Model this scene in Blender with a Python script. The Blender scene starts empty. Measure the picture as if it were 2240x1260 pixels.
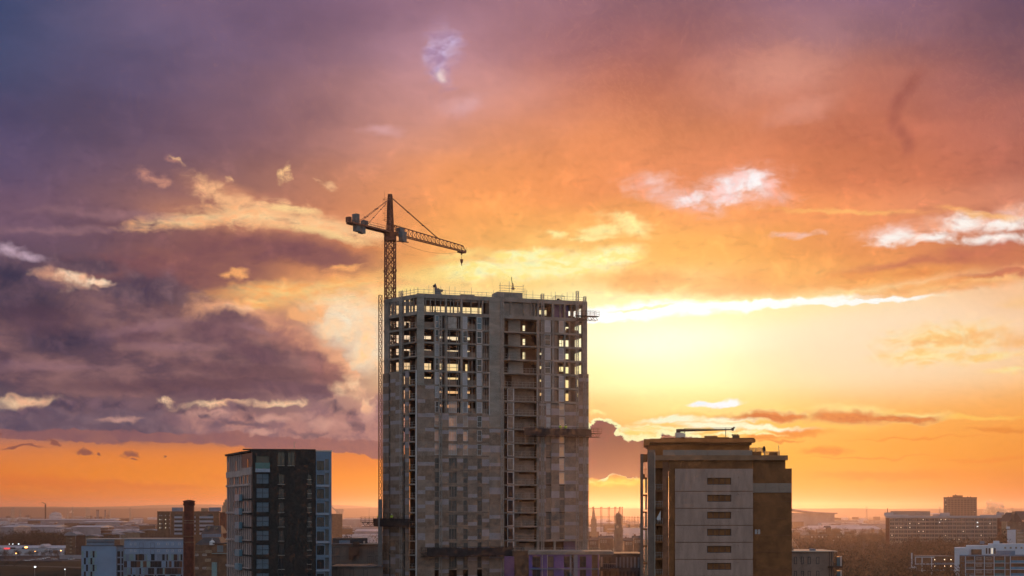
import bpy, math, random
from math import radians, atan, tan, sin, cos, sqrt, pi
from mathutils import Vector, Matrix
random.seed(7)

# ------------------------------------------------------------------ camera
F = 3000.0            # focal length in photograph pixels (photo is 2240 wide)
EYE = 35.0            # camera height above the ground
HOR = 1118.0          # photo row of the horizon
scene = bpy.context.scene
cam_d = bpy.data.cameras.new('camera')
cam = bpy.data.objects.new('camera', cam_d)
scene.collection.objects.link(cam)
cam.location = (0, 0, EYE)
cam.rotation_euler = (radians(90), 0, 0)
cam_d.sensor_width = 36.0
cam_d.lens = 36.0 * F / 2240.0
cam_d.shift_y = (HOR - 630.0) / 2240.0
cam_d.clip_start = 1.0
cam_d.clip_end = 60000.0
scene.camera = cam
scene.view_settings.view_transform = 'Standard'
scene.view_settings.look = 'None'
scene.view_settings.exposure = 0.0
scene.view_settings.gamma = 1.0
scene.cycles.use_denoising = True
scene.cycles.use_adaptive_sampling = True
scene.cycles.adaptive_threshold = 0.03
scene.cycles.adaptive_min_samples = 8
scene.cycles.max_bounces = 5
scene.cycles.volume_bounces = 0
scene.cycles.transparent_max_bounces = 12
scene.cycles.sample_clamp_indirect = 4.0

# ------------------------------------------------------------------ sun
SUN_AZ = atan((1425 - 1120) / F)
SUN_EL = atan((HOR - 925) / F)
sd = Vector((sin(SUN_AZ) * cos(SUN_EL), cos(SUN_AZ) * cos(SUN_EL), sin(SUN_EL)))
sun_d = bpy.data.lights.new('sun', 'SUN')
sun_d.energy = 1.3
sun_d.color = (1.0, 0.46, 0.19)
sun_d.angle = radians(0.6)
sun = bpy.data.objects.new('sun', sun_d)
scene.collection.objects.link(sun)
sun.rotation_euler = sd.to_track_quat('Z', 'Y').to_euler()
sun.location = (30, 0, 120)

# ------------------------------------------------------------------ colours
def lin(c):
    out = []
    for v in c:
        v /= 255.0
        out.append(v / 12.92 if v <= 0.04045 else ((v + 0.055) / 1.055) ** 2.4)
    return out

# ------------------------------------------------------------------ sky (world)
world = bpy.data.worlds.new('World')
world.use_nodes = True
world.cycles.sampling_method = 'MANUAL'
world.cycles.sample_map_resolution = 256
wt = world.node_tree
wt.nodes.clear()
class NT:
    def __init__(s, t): s.t = t
    def n(s, typ, **kw):
        nd = s.t.nodes.new(typ)
        for k, v in kw.items(): setattr(nd, k, v)
        return nd
    def put(s, sock, v):
        if hasattr(v, 'is_output') or isinstance(v, bpy.types.NodeSocket): s.t.links.new(v, sock)
        else: sock.default_value = v
    def m(s, op, a, b=0.0, c=0.0, clamp=False):
        nd = s.n('ShaderNodeMath', operation=op, use_clamp=clamp)
        s.put(nd.inputs[0], a); s.put(nd.inputs[1], b); s.put(nd.inputs[2], c)
        return nd.outputs[0]
    def vm(s, op, a, b=(0, 0, 0), sc=None):
        nd = s.n('ShaderNodeVectorMath', operation=op)
        s.put(nd.inputs[0], a)
        if op not in ('LENGTH', 'NORMALIZE', 'SCALE'): s.put(nd.inputs[1], b)
        if sc is not None: s.put(nd.inputs['Scale'], sc)
        return nd.outputs['Value' if op in ('LENGTH', 'DOT_PRODUCT') else 'Vector']
    def noise(s, vec, scale, detail=4.0, rough=0.55, color=False, dist=0.0):
        nd = s.n('ShaderNodeTexNoise', noise_dimensions='3D')
        s.put(nd.inputs['Vector'], vec)
        nd.inputs['Scale'].default_value = scale
        nd.inputs['Detail'].default_value = detail
        nd.inputs['Roughness'].default_value = rough
        nd.inputs['Distortion'].default_value = dist
        return nd.outputs['Color' if color else 'Fac']
    def mr(s, v, a, b, c=0.0, d=1.0, kind='SMOOTHSTEP'):
        nd = s.n('ShaderNodeMapRange', interpolation_type=kind)
        s.put(nd.inputs[0], v)
        for i, q in enumerate((a, b, c, d)): s.put(nd.inputs[1 + i], q)
        return nd.outputs[0]
    def mix(s, f, a, b, kind='MIX'):
        nd = s.n('ShaderNodeMix', data_type='RGBA', blend_type=kind)
        s.put(nd.inputs[0], f)
        s.put(nd.inputs[6], a if not isinstance(a, (list, tuple)) else tuple(a) + (1,))
        s.put(nd.inputs[7], b if not isinstance(b, (list, tuple)) else tuple(b) + (1,))
        return nd.outputs[2]
W = NT(wt)
tc = W.n('ShaderNodeTexCoord')
sep = W.n('ShaderNodeSeparateXYZ'); wt.links.new(tc.outputs['Generated'], sep.inputs[0])
dx, dy, dz = sep.outputs
azn = W.m('ARCTAN2', dx, dy)
eln = W.m('ARCSINE', dz)
U = W.m('MULTIPLY', azn, 3.0)      # one unit is about a thousand photo pixels
V = W.m('MULTIPLY', eln, 3.0)
def uv(px, py):
    a = atan((px - 1120) / F)
    e = atan((HOR - py) / sqrt(F * F + (px - 1120) ** 2))
    return 3 * a, 3 * e
def comb(u, v, w=0.0):
    nd = W.n('ShaderNodeCombineXYZ')
    W.put(nd.inputs[0], u); W.put(nd.inputs[1], v); W.put(nd.inputs[2], w)
    return nd.outputs[0]
# (the whole sky is computed with float sockets: that keeps the shader small)
def nz2(P, ax, ay, scale, detail, rough=0.55, off=0.0, dist=0.0):
    return W.noise(comb(W.m('MULTIPLY', P[0], ax), W.m('MULTIPLY', P[1], ay), off), scale, detail, rough, dist=dist)
def warp(P, scale, amp, detail=3.0, ax=1.0, ay=1.0, off=0.0):
    n1 = nz2(P, ax, ay, scale, detail, 0.55, off + 1.3)
    n2 = nz2(P, ax, ay, scale, detail, 0.55, off + 7.7)
    return (W.m('MULTIPLY_ADD', W.m('SUBTRACT', n1, 0.5), amp * 2.2, P[0]),
            W.m('MULTIPLY_ADD', W.m('SUBTRACT', n2, 0.5), amp, P[1]))
P0 = (U, V)
PB = warp(P0, 3.5, 0.09, 5.0, 0.8, 2.0)              # broad warp for the base colours
PW = warp(warp(P0, 7.0, 0.035, 3.0, 1.0, 1.6, 3.0), 34.0, 0.022, 7.0, 1.0, 1.3, 9.0)   # cloud edges
PC = warp(warp(P0, 15.0, 0.036, 2.0, 1.0, 1.2, 5.0), 48.0, 0.022, 6.0, 1, 1, 1.0)      # cumulus edges
NS = nz2(P0, 1.0, 2.4, 7.0, 7.0, 0.6)                                                  # stratus streaks
NF = nz2(warp(P0, 9.0, 0.05, 2.0, 1, 1, 2.0), 1.0, 2.2, 26.0, 8.0, 0.62)               # fibres
NC = nz2(P0, 1, 1, 20.0, 7.0, 0.6, dist=0.3)                                           # billows
mot = nz2(PB, 1.0, 1.7, 4.2, 6.0, 0.55)

ROWS = {
 0:   [(72,80,115),(95,88,118),(112,92,118),(122,96,118),(118,92,115),(140,104,125),(160,118,134),(158,114,124),(150,104,112),(145,102,110),(150,106,115),(148,108,124),(142,104,125),(126,92,114),(104,82,110)],
 100: [(68,75,110),(92,86,115),(110,94,120),(120,97,122),(120,92,112),(150,112,126),(178,134,146),(176,124,128),(166,108,106),(168,106,100),(165,110,108),(168,122,125),(150,108,115),(138,98,108),(116,84,97)],
 200: [(76,78,108),(87,80,108),(100,84,110),(118,92,110),(140,102,110),(176,126,124),(204,148,146),(206,144,132),(205,130,105),(195,116,90),(205,134,112),(202,134,115),(182,112,92),(168,106,100),(138,94,98)],
 300: [(90,78,108),(95,80,102),(108,85,105),(128,94,105),(150,105,105),(192,134,120),(224,154,126),(232,150,106),(226,140,90),(222,138,92),(215,130,90),(210,125,90),(200,115,85),(192,114,94),(165,102,92)],
 400: [(100,82,108),(108,85,105),(125,92,100),(145,102,98),(172,117,100),(215,142,106),(242,155,96),(248,158,92),(245,152,92),(240,148,98),(235,144,100),(220,130,85),(210,122,85),(200,116,86),(185,110,92)],
 480: [(118,88,105),(125,92,105),(150,106,102),(172,115,98),(195,126,98),(235,150,100),(250,165,95),(252,170,95),(253,176,98),(250,165,95),(245,160,98),(245,155,92),(238,150,100),(225,142,105),(215,138,112)],
 540: [(128,96,110),(112,84,98),(130,90,92),(140,92,88),(165,105,88),(205,125,85),(245,165,95),(255,192,108),(255,200,116),(255,185,95),(252,178,92),(245,160,90),(225,140,90),(205,125,90),(180,110,90)],
 600: [(92,70,88),(120,90,100),(118,85,92),(155,106,94),(205,135,95),(240,158,92),(250,190,110),(255,210,126),(255,200,110),(255,188,98),(252,180,94),(248,168,88),(240,155,85),(235,150,88),(222,142,92)],
 660: [(76,56,76),(90,68,85),(118,85,90),(185,128,100),(235,168,112),(252,204,150),(255,220,150),(255,232,160),(255,236,168),(255,242,175),(255,238,168),(255,232,164),(255,222,164),(254,212,168),(248,196,150)],
 740: [(80,60,78),(92,70,86),(110,78,85),(125,88,90),(190,132,112),(252,216,182),(255,232,190),(255,242,196),(255,250,200),(255,255,215),(255,248,208),(255,236,192),(255,226,188),(255,216,178),(250,200,155)],
 820: [(86,66,82),(98,72,85),(105,74,82),(112,78,82),(128,88,88),(210,160,138),(255,220,150),(255,230,155),(255,236,160),(255,246,178),(255,238,168),(255,224,158),(255,212,150),(255,204,142),(253,196,134)],
 890: [(120,94,98),(104,80,90),(130,100,106),(124,94,98),(150,114,114),(180,136,130),(230,160,110),(245,170,100),(250,186,100),(255,212,120),(255,212,118),(255,198,104),(252,184,97),(252,177,95),(252,175,94)],
 950: [(150,115,115),(145,108,110),(134,98,102),(148,106,106),(150,106,106),(140,100,105),(180,120,100),(210,140,90),(235,160,90),(255,195,95),(255,192,88),(253,180,80),(252,171,75),(250,165,74),(250,160,72)],
 1000:[(234,135,72),(242,141,67),(246,142,61),(247,142,58),(245,140,60),(239,134,60),(244,140,49),(249,149,45),(252,165,47),(255,175,52),(255,182,60),(255,175,64),(253,168,64),(249,159,61),(245,152,61)],
 1060:[(247,138,55),(252,144,54),(253,146,51),(253,147,50),(254,149,45),(254,149,41),(254,154,40),(255,164,40),(255,182,41),(255,182,48),(255,176,54),(255,168,58),(252,160,58),(247,149,58),(240,141,60)],
 1108:[(236,125,65),(243,130,61),(248,130,60),(250,132,56),(250,135,50),(251,140,43),(251,148,39),(251,155,38),(251,165,42),(251,165,51),(250,161,61),(250,158,67),(248,150,67),(241,140,65),(231,130,67)],
}
u0, _ = uv(0, HOR); u1, _ = uv(2240, HOR)
fx = W.mr(PB[0], u0, u1, 0, 1, 'LINEAR')
acc = wsum = None
ys = sorted(ROWS)
# the lower rows lie in still air: less warp
vB = W.mr(V, 0.10, 0.45, 0.0, 1.0)
vmix = W.m('ADD', W.m('MULTIPLY', V, W.m('SUBTRACT', 1.0, vB)), W.m('MULTIPLY', PB[1], vB))
for i, y in enumerate(ys):
    rp = W.n('ShaderNodeValToRGB'); wt.links.new(fx, rp.inputs[0])
    cr = rp.color_ramp; cr.interpolation = 'B_SPLINE'
    cols = ROWS[y]
    while len(cr.elements) < len(cols): cr.elements.new(0.5)
    for j, c in enumerate(cols):
        x = 160.0 * j
        cr.elements[j].position = (uv(x, y)[0] - u0) / (u1 - u0)
        cr.elements[j].color = lin(c) + [1]
    vi = uv(1120, y)[1]
    lo = (y - ys[i - 1]) if i else 300
    hi = (ys[i + 1] - y) if i + 1 < len(ys) else 300
    d = W.m('SUBTRACT', vmix, vi)
    if i == 0: d = W.m('MINIMUM', d, 0.0)
    if i == len(ys) - 1: d = W.m('MAXIMUM', d, 0.0)
    sg = 0.62 * (min(lo, hi) * 0.5 + max(lo, hi) * 0.5 if 0 < i < len(ys) - 1 else min(lo, hi)) / 1000.0
    q = W.m('MULTIPLY', d, 1 / sg)
    w = W.m('POWER', 2.718, W.m('MULTIPLY', W.m('MULTIPLY', q, q), -1.0))
    w = W.m('ADD', w, 1e-6)
    if acc is None: acc, wsum = rp.outputs[0], w
    else:
        wsum = W.m('ADD', wsum, w)
        acc = W.mix(W.m('DIVIDE', w, wsum), acc, rp.outputs[0])
base = acc
# gentle mottling of the upper sheet of cloud
up = W.mr(V, 0.45, 0.62, 0.0, 1.0)
base = W.mix(W.m('MULTIPLY', W.mr(mot, 0.35, 0.7), up), base, (1.10, 1.09, 1.10), 'MULTIPLY')
base = W.mix(W.m('MULTIPLY', W.mr(mot, 0.65, 0.3), up), base, (0.92, 0.92, 0.94), 'MULTIPLY')

# the cloud layers are built in node groups of a few layers each (small trees build quickly)
TOP = dict(P0=P0, PW=PW, PC=PC, NS=NS, NF=NF, NC=NC, V=V)
CUR = {}
def flat(): return [TOP['P0'][0], TOP['P0'][1], TOP['PW'][0], TOP['PW'][1], TOP['PC'][0], TOP['PC'][1], TOP['NS'], TOP['NF'], TOP['NC']]
def close_group(S):
    if not CUR: return S
    wg, go, gt = CUR['t'], CUR['out'], CUR['top']
    W.t.links.new(S, go.inputs[0])
    W.t = wt
    gn = wt.nodes.new('ShaderNodeGroup'); gn.node_tree = wg
    wt.links.new(gt, gn.inputs[0])
    for k, q in enumerate(flat()): wt.links.new(q, gn.inputs[1 + k])
    CUR.clear()
    return gn.outputs[0]
def next_group(S):
    global P0, PW, PC, NS, NF, NC, V
    S = close_group(S)
    g = bpy.data.node_groups.new('clouds', 'ShaderNodeTree')
    g.interface.new_socket('S', in_out='INPUT', socket_type='NodeSocketColor')
    for k in range(9): g.interface.new_socket('f%d' % k, in_out='INPUT', socket_type='NodeSocketFloat')
    g.interface.new_socket('S', in_out='OUTPUT', socket_type='NodeSocketColor')
    gi = g.nodes.new('NodeGroupInput'); go = g.nodes.new('NodeGroupOutput')
    W.t = g
    CUR.update(t=g, out=go, top=S)
    o = gi.outputs
    P0 = (o[1], o[2]); PW = (o[3], o[4]); PC = (o[5], o[6]); NS, NF, NC = o[7], o[8], o[9]; V = o[2]
    return o[0]
def ell(P, lst):
    d = None
    for cx, cy, rx, ry, *r in lst:
        u, v = uv(cx, cy); rx /= 1000.0; ry /= 1000.0
        t = radians(r[0] if r else 0)
        c, s_ = cos(t), sin(t)
        if abs(t) < 1e-6:
            a = W.m('MULTIPLY_ADD', P[0], 1 / rx, -u / rx)
            b = W.m('MULTIPLY_ADD', P[1], 1 / ry, -v / ry)
        else:
            a = W.m('MULTIPLY_ADD', P[0], c / rx, W.m('MULTIPLY_ADD', P[1], s_ / rx, -(u * c + v * s_) / rx))
            b = W.m('MULTIPLY_ADD', P[0], -s_ / ry, W.m('MULTIPLY_ADD', P[1], c / ry, (u * s_ - v * c) / ry))
        l = W.m('MULTIPLY_ADD', a, a, W.m('MULTIPLY', b, b))
        d = l if d is None else W.m('MINIMUM', d, l)
    return W.m('SQRT', d)
def layer(base, P, lst, c1, c2=None, nz=None, amp=0.5, lo=0.75, hi=1.15, k=1.0, kind='MIX', cn=None, ca=0.35, cb=0.65):
    d = ell(P, lst)
    if nz is not None: d = W.m('MULTIPLY_ADD', W.m('SUBTRACT', nz, 0.5), -2.0 * amp, d)
    mk = W.mr(d, hi, lo, 0.0, k)
    col = lin(c1)
    if c2 is not None: col = W.mix(W.mr(cn if cn is not None else NC, ca, cb), tuple(lin(c1)), tuple(lin(c2)))
    return W.mix(mk, base, col, kind)
SKY_K = 0.15
SKY_FILL = (0.35, 0.33, 0.345)     # even fill added to the rest of the sky to brighten the facades
S = base
S = next_group(S)
# --- upper sheet: pale holes and wisps
S = layer(S, PW, [(970,118,44,62,8),(985,92,34,34,0),(962,150,30,28,10),(945,110,20,40,0)], (208,185,218), (172,135,165), NF, 0.9, -0.1, 1.4, 0.95, cn=NF)
S = layer(S, PW, [(972,164,16,10,10)], (250,225,215), None, NF, 0.7, 0.0, 1.5, 0.75)
S = layer(S, PW, [(1015,235,62,24,12),(835,285,48,14,0)], (222,168,168), None, NF, 0.4, 0.1, 1.3, 0.7)
S = layer(S, PW, [(1720,150,110,52,0),(1745,240,90,26,12)], (222,152,132), None, NF, 0.5, 0.1, 1.4, 0.55)
S = layer(S, P0, [(1992,186,15,36,-38),(1966,222,14,34,-28),(1956,258,14,30,-5),(1972,288,14,24,35),(1985,312,14,24,0)], (150,82,74), None, NF, 0.3, 0.1, 1.6, 0.5)
# --- darker bank on the left above the bright wisp, and rosy light under it
S = layer(S, PW, [(330,390,60,20,-8),(375,350,22,8,-25),(350,400,40,12,0)], (215,150,125), None, NF, 1.3, -0.3, 0.9, 0.75)
S = layer(S, PW, [(622,382,24,20,0),(632,372,14,8,0)], (250,198,142), None, NF, 1.1, 0.0, 1.1, 0.9)
S = next_group(S)
S = layer(S, PW, [(709,402,18,11,-30),(508,400,11,9,0),(385,349,20,7,-35)], (245,190,142), None, NF, 1.1, 0.0, 1.1, 0.85)
S = layer(S, PW, [(610,486,280,44,-4),(520,440,130,34,-20)], (236,160,116), None, NS, 0.4, 0.0, 1.3, 0.6)
S = layer(S, PW, [(480,430,90,26,-28),(560,452,90,20,-12),(640,455,60,16,-10)], (250,190,140), None, NF, 1.2, -0.2, 1.15, 0.85)
S = layer(S, PW, [(420,480,150,20,8),(560,474,160,28,0),(700,492,150,26,-9),(800,505,90,18,-6)], (255,214,158), (252,184,130), NF, 1.0, 0.05, 1.2, 1.0, cn=NF)
S = layer(S, PW, [(720,512,130,14,-8),(640,458,70,10,-6)], (255,214,150), None, NF, 0.5, 0.1, 1.15, 0.8)
# --- the brown-mauve bank behind the crane foot
S = layer(S, PW, [(540,545,200,44,4),(660,552,200,34,-6),(420,590,200,58,0),(240,590,180,38,6)], (132,86,88), (150,98,90), NS, 0.35, 0.4, 1.2, 0.95, cn=NS)
S = layer(S, PW, [(260,470,220,12,0),(120,500,180,12,5)], (170,125,128), None, NS, 0.6, 0.0, 1.2, 0.45)
S = layer(S, PW, [(10,548,40,16,0),(60,562,60,10,-5)], (212,180,195), None, NF, 0.5, 0.0, 1.2, 0.8)
S = layer(S, PW, [(60,630,170,72,6),(190,580,90,26,-5),(300,640,150,50,0)], (90,70,84), (122,94,100), NC, 0.5, 0.4, 1.2, 0.9)
S = next_group(S)
S = layer(S, PC, [(30,690,150,90,0),(40,600,80,24,-10)], (76,62,78), (94,74,88), NC, 0.5, 0.3, 1.2, 0.9)
S = layer(S, PC, [(150,608,58,16,-14),(148,630,30,16,0),(205,612,40,9,0)], (255,222,190), (248,180,140), NC, 0.5, 0.3, 1.2, 1.0)
S = layer(S, PW, [(765,582,46,8,5),(525,602,34,12,0),(500,608,20,8,0)], (252,176,110), None, NF, 0.5, 0.2, 1.2, 0.85)
S = layer(S, PW, [(640,636,190,24,4),(760,618,130,16,4),(560,662,90,16,8),(740,655,120,26,0)], (255,208,135), (252,176,104), NF, 0.5, 0.1, 1.25, 0.95, cn=NF)
S = layer(S, PC, [(760,690,100,52,-10),(800,760,66,76,0),(735,720,66,52,-30),(520,672,46,8,0)], (255,240,212), (255,202,145), NC, 0.8, 0.1, 1.25, 0.92, cn=NC, ca=.3, cb=.75)
S = layer(S, PC, [(660,690,46,18,-8),(690,680,26,12,0)], (250,178,120), None, NC, 0.3, 0.4, 1.2, 0.8)
# --- the great purple cumulus on the left: pink rim first, then the body
S = layer(S, PC, [(560,740,150,62,-22),(640,770,160,52,-28),(690,800,110,46,-20)], (250,180,135), None, NC, 0.2, 0.85, 1.14, 0.75)
S = layer(S, PC, [(120,720,220,95,0),(330,760,270,92,-6),(540,760,150,75,-22),(610,800,170,52,-12),(200,830,230,40,0)], (108,80,88), (146,106,104), NC, 0.34, 0.74, 1.08, 0.97, cn=NS, ca=0.36, cb=0.6)
S = layer(S, PC, [(640,740,110,40,-25),(720,810,70,36,-20),(600,700,60,22,-10)], (196,132,112), (160,108,102), NC, 0.5, 0.1, 1.2, 0.75)
S = next_group(S)
S = layer(S, PC, [(480,720,90,40,-10),(300,730,80,34,0),(560,770,90,22,-20)], (124,88,96), (104,74,84), NC, 0.5, 0.2, 1.2, 0.8)
S = layer(S, PW, [(60,660,150,70,0),(140,740,120,40,0)], (78,62,76), (102,78,90), NC, 0.6, 0.3, 1.2, 0.9)
S = layer(S, PW, [(420,840,330,20,3),(560,815,230,18,-4),(90,700,120,40,0)], (96,68,78), None, NS, 0.5, 0.3, 1.2, 0.6)
S = layer(S, PW, [(330,715,110,12,10),(120,800,160,12,0),(560,720,60,10,-20),(380,760,120,14,4),(60,800,120,16,0)], (158,116,120), None, NS, 0.5, 0.0, 1.2, 0.6)
# --- the lower bank: cream gaps, lit tops, dark puffs
S = next_group(S)
S = layer(S, PC, [(100,925,210,36,-3),(330,932,230,38,-3)], (132,104,112), (106,84,97), NC, 0.35, 0.6, 1.12, 0.95)
S = layer(S, PC, [(560,936,210,42,-4),(740,943,140,48,-4),(830,930,60,66,0),(930,968,110,20,-4)], (182,132,124), (142,106,112), NC, 0.35, 0.6, 1.12, 0.97, cn=NC, ca=.4, cb=.62)
S = layer(S, PW, [(80,952,190,8,-5),(300,956,260,13,-2),(640,970,230,17,-3),(800,980,90,18,-3)], (158,106,100), (144,98,100), NS, 0.15, 0.8, 1.08, 0.95)
S = layer(S, PC, [(450,905,70,12,0),(600,914,90,14,0),(720,930,70,18,0),(805,900,26,40,0),(560,946,50,9,0),(250,915,60,9,0)], (212,160,144), None, NC, 0.9, 0.0, 1.05, 0.8)
S = next_group(S)
S = layer(S, PC, [(58,884,86,15,6),(470,884,120,10,4),(350,880,24,10,0),(610,878,90,10,0),(740,856,36,20,0),(778,846,26,32,0),(803,880,16,20,0)], (253,214,172), (240,184,146), NC, 1.0, 0.0, 1.15, 0.97)
S = layer(S, PC, [(640,850,150,18,-3),(480,862,120,14,0),(690,866,40,16,0)], (124,90,98), (106,78,88), NC, 0.6, 0.4, 1.05, 0.9)
S = layer(S, PC, [(323,892,27,15,0),(398,893,26,16,0),(150,886,60,15,4),(240,884,50,14,0),(531,908,34,15,0),(522,890,24,12,0),(681,874,26,18,0),(735,893,36,19,-16),(445,908,22,8,0),(364,923,9,9,0),(775,935,18,16,0),(60,905,70,10,-3),(770,905,18,12,0)], (92,72,87), (130,98,106), NC, 1.1, 0.1, 1.15, 0.88, cn=NC, ca=.42, cb=.6)
S = layer(S, PC, [(520,925,90,9,0),(200,930,120,10,-2),(680,948,60,8,0),(90,925,60,12,0)], (116,90,100), None, NC, 0.8, 0.1, 1.05, 0.8)
S = layer(S, PC, [(185,994,21,6,0),(290,992,27,8,0),(228,996,9,3,0),(360,993,13,3.5,0),(10,958,12,6,0),(100,966,22,6,-25),(45,979,60,4,2),(290,1003,14,3,0)], (150,92,80), None, NC, 0.5, 0.3, 1.1, 0.9)
S = layer(S, PW, [(90,1058,230,17,-3),(300,1062,170,9,0),(560,1045,120,7,0)], (240,126,62), None, NS, 0.4, 0.3, 1.2, 0.6)
# --- yellow veils right of the crane
S = layer(S, PW, [(1200,582,190,30,3),(1340,562,80,22,6),(1050,592,100,22,0),(1150,560,100,14,4)], (255,252,190), (255,232,140), NF, 0.35, 0.35, 1.3, 1.0, cn=NF)
S = layer(S, PW, [(1370,490,66,26,-22),(1330,505,66,18,8),(1215,518,44,9,-12),(1390,508,44,16,0),(1300,524,60,8,5)], (255,236,160), None, NF, 0.9, 0.0, 1.25, 0.95)
S = layer(S, PW, [(960,600,120,26,0),(1000,560,80,14,8),(900,640,90,14,0)], (255,224,140), None, NS, 0.5, 0.0, 1.2, 0.7)
S = layer(S, PW, [(1480,435,110,30,-14),(1620,402,100,40,8),(1590,425,110,26,-5),(1420,400,70,26,0),(1690,425,60,22,-10)], (252,210,200), (240,172,150), NF, 0.7, -0.1, 1.3, 0.9)
S = layer(S, PW, [(1605,412,70,24,22),(1510,440,50,12,12),(1650,396,52,24,-10),(1600,435,34,14,10)], (255,250,250), (250,205,198), NF, 0.8, 0.2, 1.3, 0.97)
# --- right hand bright patches and the long band
S = next_group(S)
S = layer(S, PW, [(1740,515,60,10,0),(1960,510,110,20,3),(2120,490,140,26,0),(2230,470,60,30,0)], (250,205,190), (245,175,140), NF, 0.5, 0.2, 1.15, 0.85)
S = layer(S, PW, [(1955,520,52,16,8),(2035,518,54,13,0),(2110,487,46,22,10),(2200,490,80,12,4),(2180,522,90,12,0)], (255,246,238), None, NF, 0.9, 0.1, 1.3, 0.97)
S = layer(S, PW, [(1850,462,220,8,-4),(2150,470,120,9,-12)], (254,190,110), None, NF, 0.5, 0.1, 1.1, 0.65)
S = layer(S, PW, [(2190,560,220,34,3),(2000,585,180,22,4),(2210,600,120,12,4)], (206,122,88), (196,112,90), NS, 0.3, 0.4, 1.2, 0.9, cn=NS)
S = layer(S, PW, [(1900,610,260,24,2),(1650,618,280,34,0),(2050,630,180,16,4),(1430,615,160,30,0)], (250,172,92), (240,152,82), NS, 0.25, 0.4, 1.2, 0.75, cn=NS)
S = layer(S, PW, [(2020,640,130,9,6),(2180,612,90,8,5),(2230,660,50,18,0)], (255,200,135), None, NF, 0.5, 0.0, 1.1, 0.7)
# --- long white band and the wide glow below
S = layer(S, PW, [(1420,680,220,20,2),(1640,666,260,11,2),(1850,659,200,6,0),(1330,695,90,12,0)], (255,255,250), None, NF, 0.22, 0.55, 1.15, 1.0)
S = layer(S, PW, [(1430,672,60,4,6),(1380,678,60,3,4)], (255,236,160), None, NF, 0.3, 0.4, 1.15, 0.8)
g = ell(P0, [(1480,790,330,190,0)])
gm = W.m('POWER', 2.718, W.m('MULTIPLY', W.m('MULTIPLY', g, g), -1.6))
S = W.mix(gm, S, (0.34, 0.29, 0.19), 'ADD')
# --- golden cloud far right
S = next_group(S)
S = layer(S, P0, [(1950,770,420,110,0)], (255,228,194), None, None, 0, 0.1, 1.25, 0.7)
S = layer(S, PW, [(2070,742,170,44,2),(2020,780,130,26,0),(2160,778,90,12,3),(2200,810,70,9,0)], (255,232,165), (255,205,125), NF, 0.7, 0.0, 1.2, 0.95, cn=NF)
S = layer(S, PW, [(2130,737,120,17,2),(2230,742,60,20,5),(2030,750,70,8,4)], (250,184,118), None, NF, 0.6, -0.1, 1.25, 0.75)
# --- streaks in front of the sun
S = layer(S, PW, [(1830,908,250,18,-1),(1720,930,280,20,0),(1560,915,200,14,0),(2100,915,160,6,0)], (255,200,98), None, NF, 0.4, 0.2, 1.15, 0.8)
S = layer(S, PW, [(1572,884,66,8,0)], (255,255,255), None, NF, 0.2, 0.5, 1.1, 1.0)
S = layer(S, PW, [(1470,918,100,10,1),(1600,918,100,9,0),(1680,936,120,7,-2),(1560,932,90,10,-2),(1460,946,70,8,-8),(1700,905,80,3,-2)], (255,252,215), None, NF, 0.4, 0.35, 1.15, 1.0)
S = layer(S, PW, [(1690,909,140,14,-1),(1860,906,120,24,-2),(2000,912,90,15,0)], (255,228,150), None, NF, 0.4, 0.3, 1.2, 0.9)
S = layer(S, PW, [(1690,912,130,12,-1),(1860,912,115,20,-2),(2000,916,80,11,0),(1950,913,90,11,0)], (208,112,60), (228,138,72), NF, 0.5, 0.3, 1.15, 0.97, cn=NF)
S = layer(S, PW, [(1750,946,80,13,0),(1660,955,60,8,0),(2190,940,70,8,0),(1800,986,62,12,0),(2190,940,90,4,0),(1700,962,70,4,0)], (238,142,60), None, NF, 0.3, 0.3, 1.15, 0.85)
S = layer(S, PW, [(2180,1004,140,7,2),(1900,1000,160,3,0),(2000,958,160,3,0),(1950,1040,200,14,0)], (246,142,56), None, NF, 0.4, 0.2, 1.2, 0.6)
# --- the cloud that hides the sun: blazing rim, then its purple body
S = next_group(S)
S = layer(S, PC, [(1440,938,80,12,-4),(1400,948,60,9,-12),(1490,945,60,10,6),(1620,950,100,6,0)], (255,252,205), (255,226,130), NF, 0.4, 0.4, 1.15, 1.0, cn=NF)
S = layer(S, PC, [(1324,950,36,36,0),(1352,972,52,28,-26),(1400,1000,110,46,-6),(1470,990,90,46,0),(1288,1000,60,54,20)], (255,250,190), None, NC, 0.12, 0.99, 1.1, 1.0)
S = layer(S, PC, [(1324,952,34,34,0),(1350,976,50,27,-26),(1400,1004,108,45,-6),(1470,994,88,44,0),(1285,1002,60,52,20)], (158,98,84), (142,88,84), NC, 0.12, 0.92, 1.0, 1.0, cn=NS)
S = layer(S, PW, [(1350,1022,110,20,0)], (160,100,88), None, NS, 0.2, 0.5, 1.2, 0.6)
S = layer(S, PW, [(1300,902,24,6,0)], (255,240,160), None, NF, 0.4, 0.3, 1.2, 0.9)
S = layer(S, PW, [(1345,1052,95,10,0)], (255,226,110), (255,190,60), NF, 0.5, 0.3, 1.15, 0.95, cn=NF)

# fine cloud texture everywhere but in the clear strip above the horizon
clr = W.mr(ell(P0, [(1750, 770, 650, 120, 0)]), 1.15, 0.7, 1.0, 0.15)
tex = W.m('MULTIPLY', W.m('MULTIPLY', W.mr(V, 0.15, 0.3, 0.0, 1.0), W.mr(V, 0.65, 0.85, 1.0, 0.25)), clr)
S = W.mix(W.m('MULTIPLY', W.mr(NC, 0.5, 0.75), tex), S, (1.2, 1.17, 1.16), 'MULTIPLY')
S = W.mix(W.m('MULTIPLY', W.mr(NF, 0.5, 0.25), tex), S, (0.86, 0.86, 0.89), 'MULTIPLY')
S = close_group(S)
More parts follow.
